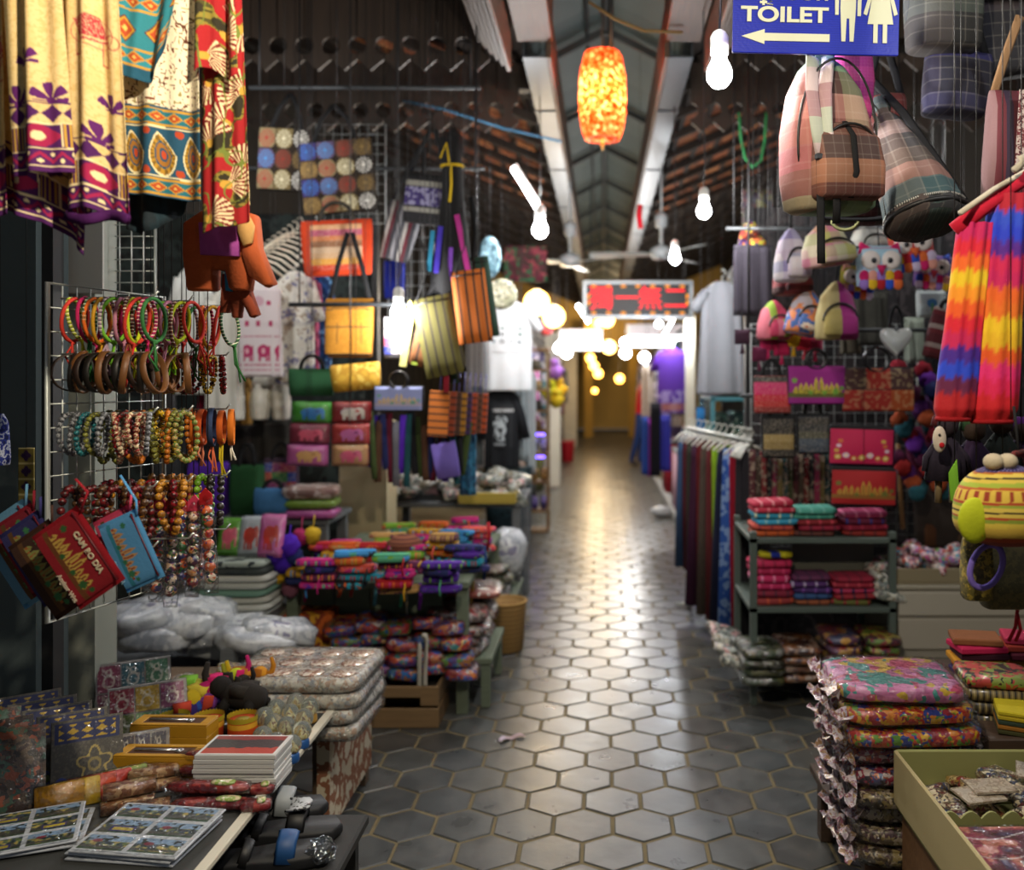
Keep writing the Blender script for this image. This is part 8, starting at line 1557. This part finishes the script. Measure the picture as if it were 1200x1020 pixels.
# ---- shelf tower with hats and violet lights
t = thing('shelf_tower', 'tall narrow wooden shelf tower with violet lights by the aisle', 'shelf', (-.66, 8.9, 0)); TW = wood('#6a4c2a', '#8a6a40')
TZs = [.02, .22, .5, .78, 1.0, 1.2, 1.4, 1.6, 1.8]
for z in TZs: MB().bbox(-.14, .14, -.14, .14, z-.02, z, .003).build('shelf', TW, t, smooth=False)
for sx in (-.14, .12):
    for sy in (-.14, .12): MB().bbox(sx, sx+.02, sy, sy+.02, 0, 1.82).build('post', TW, t, smooth=False)
VI = plain('#6a50ff', .5, 0, 0, 5.)
for z in (.74, .96): MB().tube([(-.1, -.1, z), (.1, -.1, z)], .012, 6).build('violet_light', VI, t)
for k, z in enumerate((1.0, 1.2, 1.4, 1.6)):
    o = thing('straw_hat', ['brown', 'charcoal', 'beige', 'grey'][k]+' brimmed hat on the shelf tower', 'hat', (-.66, 8.88, z)); hm_ = fab(['#5a4028', '#2a2826', '#8a7a5c', '#5a5a58'][k]); MB().lathe([(.125, 0), (.128, .008), (.075, .014), (.07, .08), (.05, .095), (.002, .098)], 20).build('crown', hm_, o); MB().tube([(.074*math.cos(a), .074*math.sin(a), .022) for a in np.linspace(0, 2*PI, 20)[:-1]], .008, 6, True).build('band', fab('#1a1614'), o)
for j, z in enumerate((.22, .5, .78)):
    for i in range(3): tag(MB().sq(.07, .1, .13, .5, 12, 6, .05, i).build('carved_box', pat([['#4a3a8a', '#8a7ac8', '#2c2450'], ['#8a6a34', '#b8904c', '#5a4020'], ['#4a40a0', '#a098d8', '#2c2450']][j], 'vor', 18, .5), None, (-.75+.09*i, 8.86, z)), f'carved box on the {["lowest", "middle", "upper"][j]} tier of the shelf tower', 'box', 'boxes on the shelf tower')
# plush toys and bags beyond the tower
for k, (px, py, r, cc, nm, Y) in enumerate(((646, 462, 10, '#a8a81c', 'lime', 9.6), (655, 458, 9, '#c89a1c', 'yellow', 9.7), (652, 470, 8, '#b8a01c', 'mustard', 9.5), (650, 436, 9, '#8a5ab0', 'lilac', 9.6), (640, 385, 8, '#b04a5a', 'rose', 9.4))):
    o = thing('plush_toy', f'{nm} plush toy hanging beyond the shelf tower', 'plush toy', P(px, py, Y)); rr = S(r, Y); MB().ball(rr, (0, 0, 0), 14, 9, 1.1).build('body', fab(cc), o); MB().ball(rr*.6, (0, -rr*.3, rr*1.2), 12, 8).build('head', fab(cc), o); MB().tube([(0, 0, rr*1.5), (0, 0, rr*1.5+.4)], .004, 5).build('string', IRON, o)
    for s in (-1, 1): MB().ball(rr*.35, (s*rr*.9, -rr*.3, rr*.2), 8, 6).build('paw', fab(cc), o)
o = thing('red_bucket', 'red plastic bucket standing beyond the shelf tower', 'bucket', (P(665, 0, floorY(541)).x, floorY(541), 0)); MB().lathe([(.10, 0), (.11, .01), (.13, .36), (.135, .38), (.12, .37), (.1, .03), (.002, .02)], 20).build('wall', plain('#a01420', .4), o); MB().tube(arc(-.13, .13, .36, .12, 10), .006, 6).build('handle', plain('#8a8a8a', .4, .6), o)
# far left hanging clothes and stalls
FC = [('white', '#a8a8ac'), ('lavender', '#8a7ab0'), ('pale pink', '#b08a98'), ('navy', '#242c54'), ('red', '#8a1c28'), ('blue', '#2a4a9a'), ('cream', '#b0a488'), ('grey', '#6a6a70'), ('teal', '#2a5a60'), ('black', '#1c1c20'), ('magenta', '#8a2468'), ('olive', '#5a5a34')]
for k in range(18):
    nm, cc = FC[(k*5) % 12]; Y = 9.6+.62*k; z0 = .9+.25*(k % 3); 
    for s in (-1, 1):
        if s > 0 and abs(Y-15.7) < .6: continue
        nm, cc = FC[(k*5+(3 if s > 0 else 0)) % 12]; x = s*(.86+.05*(k % 2)); top = 1.75+.2*(k % 2); o = thing('hanging_garment', f'{nm} garment hanging in the row beyond the {"shelf tower" if s < 0 else "purple T-shirt"}', 'garment', (x, Y, top), (0, 0, s*(.9+random.gauss(0, .2))), f'garments beyond the {"shelf tower" if s < 0 else "purple T-shirt"}')
        L_ = .55+.2*(k % 3); MB().loft([(-L_, 0, 0, .17, .05), (-L_*.6, 0, 0, .16, .05), (-.12, 0, 0, .16, .04), (-.04, 0, 0, .12, .03), (0, 0, 0, .04, .02)], 24, 2.4, .25, 8, k).build('cloth', pat([cc, cc, '#a89aa8', cc], 'noi', 7), o); hanger(o, .3, .01)
for s in (-1, 1):
    t = thing('hanging_rail', f'long steel rail over the garments beyond the {"shelf tower" if s < 0 else "purple T-shirt"}', 'rail', (s*.88, 9.3, 2.05)); MB().tube([(0, 0, 0), (0, 11.5, 0)], .012, 8).build('rail', RAIL, t)
    for q in (.3, 4, 8, 11): MB().tube([(0, q, 0), (0, q, 1.2)], .005, 5).build('suspension_wire', IRON, t)
for k in range(14):                                          # display tables down both sides
    s = -1 if k % 2 else 1; Y = 9.9+.8*k; 
    if abs(Y-15.5) < .9 and s > 0: continue
    nm, cc = FC[(k*7+2) % 12]; o = thing('display_table', f'display table draped in {nm} cloth beyond the {"shelf tower" if s < 0 else "glass counter"}', 'table', (s*1.02, Y, 0), group='far display tables'); MB().bbox(-.22, .22, -.34, .34, .70, .73).build('top', SH, o, smooth=False); MB().loft([(.02, 0, 0, .225, .345), (.7, 0, 0, .215, .335)], 32, 8, .05, 12).build('drape', fab(cc), o)
    for q in range(5): nm2, c2 = FC[(k+q*5) % 12]; tag(MB().sq(.3, .11, .1+.04*(q % 3), .4, 14, 6, .06, q).build('goods_pile', pat([c2, c2, '#b0a8a0', cc], 'vor', 10), None, (s*1.02, Y-.26+.13*q, .73)), f'{nm2} folded goods piled on the tables beyond the {"shelf tower" if s < 0 else "glass counter"}', 'folded goods', 'goods on the far tables')
# purple T-shirt and dark trousers on the right
top_garment(764, 408, 812, 484, 9.2, 'purple T-shirt with pale pattern hanging beyond the red lettered sign', fab('#4a1c8a'), 't_shirt', art=lambda u, v: Pic(u, '#4a1c8a').put((v < .38) & (vnoise(u*12, v*14, 3) > .45), '#8a78b0').put((np.abs(v-.1) < .06), '#a8683a', .7).c, arth=(.0, .9), artw=1., d=.1)
for k, (x0, x1, y0, y1, cc, nm) in enumerate(((762, 774, 474, 558, '#16161e', 'black'), (752, 760, 490, 556, '#2a4a9a', 'blue'), (758, 764, 492, 558, '#a02a98', 'magenta'), (772, 786, 488, 552, '#3a3a9a', 'indigo'), (752, 766, 430, 492, '#a8988a', 'cream'), (786, 800, 470, 500, '#b09a88', 'beige'))): drape(x0, y0, x1, y1, 9.0+.05*k, f'{nm} trousers hanging below the purple T-shirt', fab(cc), 'hanging_trousers', 'trousers', d=.08)
t = thing('glass_counter', 'white glass counter with violet lights behind the teal cabinet', 'counter', (1.02, 8.6, 0)); MB().bbox(-.2, .3, -.5, .6, 0, .45, .006).build('base', plain('#a0a0a4', .4), t, smooth=False); MB().bbox(-.2, .3, -.5, .6, .98, 1.0).build('top', plain('#8a98a0', .2), t, smooth=False); MB().bbox(-.2, -.194, -.5, .6, .45, .98).build('glass_side', film('#b0b8e0', .05, .2), t, smooth=False); MB().bbox(-.194, .3, -.5, -.494, .45, .98).build('glass_front', film('#b0b8e0', .05, .2), t, smooth=False); MB().bbox(.28, .3, -.494, .6, .45, .98).build('back', plain('#5a5a8a', .5), t, smooth=False)
for y in (-.3, .1, .45): MB().ball(.03, (0, y, .9), 10, 8).build('violet_light', plain('#8a78ff', .5, 0, 0, 9.), t)
for k in range(8): tag(MB().sq(.1, .1, .09, .5, 12, 6, .1, k).build('display_item', pat(['#6a6ab8', '#a8a0d8', '#3a3a7a'], 'vor', 24, .4), None, (.95+.14*(k % 2), 8.22+.13*k, .452)), 'violet lit trinket box inside the glass counter', 'box', 'boxes in the glass counter')
# paper scrap and white bag on the floor
c = Vector((P(600, 0, floorY(868)).x, floorY(868), 0)); m = MB(); 
o = print_grid('paper_scrap', lambda u, v: ((u-.5)*.11, (v-.5)*.03+.02*np.sin(u*3), .006+.006*np.sin(u*9)+.004*np.sin(v*7)), lambda u, v: Pic(u, '#b8a0a4').put(u < .3, '#c8b8c8').c, 16, 6, printed(.8), None, c, (0, 0, .45), .001); tag(o, 'crumpled pinkish paper scrap lying on the tiles', 'paper scrap')
c = Vector((P(776, 0, floorY(606)).x, floorY(606), 0)); m = MB().ball(.09, (0, 0, .06), 14, 10, .65); m.v = [(x*(1.5+.2*random.uniform(-1, 1)), y*(1+.2*random.uniform(-1, 1)), max(.002, z)) for x, y, z in m.v]; tag(m.build('plastic_bag', plain('#b4b8bc', .35), None, c), 'crumpled white plastic bag lying by the pale kerb', 'plastic bag')
# ---- person in a red top leaning on a far stall
c = Vector((P(741, 0, 15.6).x, 15.6, 0)); t = thing('person', 'person in red top and blue jeans leaning towards a stall beyond the purple T-shirt', 'person', c)
J = {'pel': (.14, 0, .86), 'sp': (.17, 0, 1.06), 'ch': (.16, 0, 1.28), 'nk': (.20, 0, 1.42), 'hd': (.23, 0, 1.52), 'tp': (.24, 0, 1.60), 'hl': (.14, -.09, .82), 'kl': (.08, -.1, .46), 'al': (-.03, -.1, .07), 'tl': (.10, -.11, .03), 'hr': (.14, .09, .82), 'kr': (.2, .1, .46), 'ar': (.12, .1, .07), 'tr': (.25, .11, .03), 'sl': (.16, -.17, 1.34), 'el': (.28, -.2, 1.1), 'wl': (.48, -.16, 1.16), 'fl': (.56, -.14, 1.16), 'sr': (.16, .17, 1.34), 'er': (.25, .2, 1.1), 'wr': (.45, .16, 1.1), 'frr': (.53, .14, 1.1)}
RR = {'pel': .13, 'sp': .12, 'ch': .135, 'nk': .055, 'hd': .085, 'tp': .06, 'hl': .09, 'kl': .062, 'al': .045, 'tl': .04, 'hr': .09, 'kr': .062, 'ar': .045, 'tr': .04, 'sl': .06, 'el': .045, 'wl': .032, 'fl': .03, 'sr': .06, 'er': .045, 'wr': .032, 'frr': .03}
ks = list(J); E = [('pel', 'sp'), ('sp', 'ch'), ('ch', 'nk'), ('nk', 'hd'), ('hd', 'tp'), ('pel', 'hl'), ('hl', 'kl'), ('kl', 'al'), ('al', 'tl'), ('pel', 'hr'), ('hr', 'kr'), ('kr', 'ar'), ('ar', 'tr'), ('ch', 'sl'), ('sl', 'el'), ('el', 'wl'), ('wl', 'fl'), ('ch', 'sr'), ('sr', 'er'), ('er', 'wr'), ('wr', 'frr')]
me = bpy.data.meshes.new('body_frame'); me.from_pydata([J[k] for k in ks], [(ks.index(a), ks.index(b_)) for a, b_ in E], []); ob = bpy.data.objects.new('body_frame', me); COL.objects.link(ob)
ob.modifiers.new('skin', 'SKIN'); sd = ob.modifiers.new('smooth', 'SUBSURF'); sd.levels = 2; sd.render_levels = 2
for i, k in enumerate(ks): me.skin_vertices[0].data[i].radius = (RR[k], RR[k]); me.skin_vertices[0].data[i].use_root = (k == 'pel')
bmsh = bpy.data.meshes.new_from_object(ob.evaluated_get(bpy.context.evaluated_depsgraph_get())); bpy.data.objects.remove(ob)
for m_ in (fab('#a8141c'), fab('#1f3362'), fab('#a87a5c'), fab('#3a3430')): bmsh.materials.append(m_)
for p in bmsh.polygons:
    q = p.center; p.use_smooth = True; p.material_index = 3 if q.z < .085 else 1 if q.z < .9 and abs(q.x) < .34 and q.x < .34 else 2 if (q.z > 1.4 or q.x > .33) else 0
bo = link('body', bmsh, None, t); MB().ball(.098, (.215, 0, 1.56), 16, 12, 1.1).build('hair', fab('#171210'), t); MB().ball(.014, (.318, 0, 1.52), 8, 6).build('nose', fab('#a87a5c'), t)
for s in (-1, 1): MB().ball(.011, (.312, s*.03, 1.545), 8, 6).build('eye', plain('#141210', .3), t)
for hx, hz, ys in ((.56, 1.16, -.14), (.53, 1.1, .14)):
    for f_ in range(5): MB().tube([(hx, ys-.03+.015*f_, hz), (hx+.04, ys-.034+.017*f_, hz-.004), (hx+.075-(.02 if f_ in (0, 4) else 0), ys-.034+.017*f_, hz-.022)], [.009, .008, .006], 6).build('finger', fab('#a87a5c'), t)
# ================================================================== STRINGS FOR THINGS THAT HANG
bpy.context.view_layer.update()
for o in SC.objects:
    if o.parent is not None: CHILD.setdefault(o.parent.name, []).append(o)
string_up(bpy.data.objects['souvenir_pouch.006'], 1.3)
for o in list(SC.objects):
    if o.parent is None and 'category' in o.keys():
        n = o.name.split('.')[0]
        if n in ('elephant_purse', 'bead_sleeve', 'owl_pouch', 'patchwork_bag', 'cloth_pouch', 'shoulder_bag', 'small_pouch', 'brocade_pouch', 'satchel', 'flap_bag', 'small_backpack', 'tassel_purse', 'heart_bag', 'plush_toy', 'light_box', 'scarf', 'hanging_cloth', 'bag_bundle', 'hanging_garment', 'hanging_trousers', 'long_shirt', 'sleeveless_top', 'blouse', 'shirt', 't_shirt', 'dress', 'wire_panel', 'tube_light', 'trousers', 'painted_plate', 'red_streamer', 'woven_band', 'woven_belt', 'hanging_wallet', 'ribbon_strap', 'woven_shoulder_bag', 'narrow_scarf', 'drawstring_bag', 'plaid_bag', 'olive_pouch', 'sequin_purse', 'striped_backpack', 'felt_leaf', 'blue_bag') or (n == 'tote_bag' and 'shelf' not in o['label'] and 'patchwork tote' not in o['label'] and 'blue cloth tote' not in o['label']):
            string_up(o)
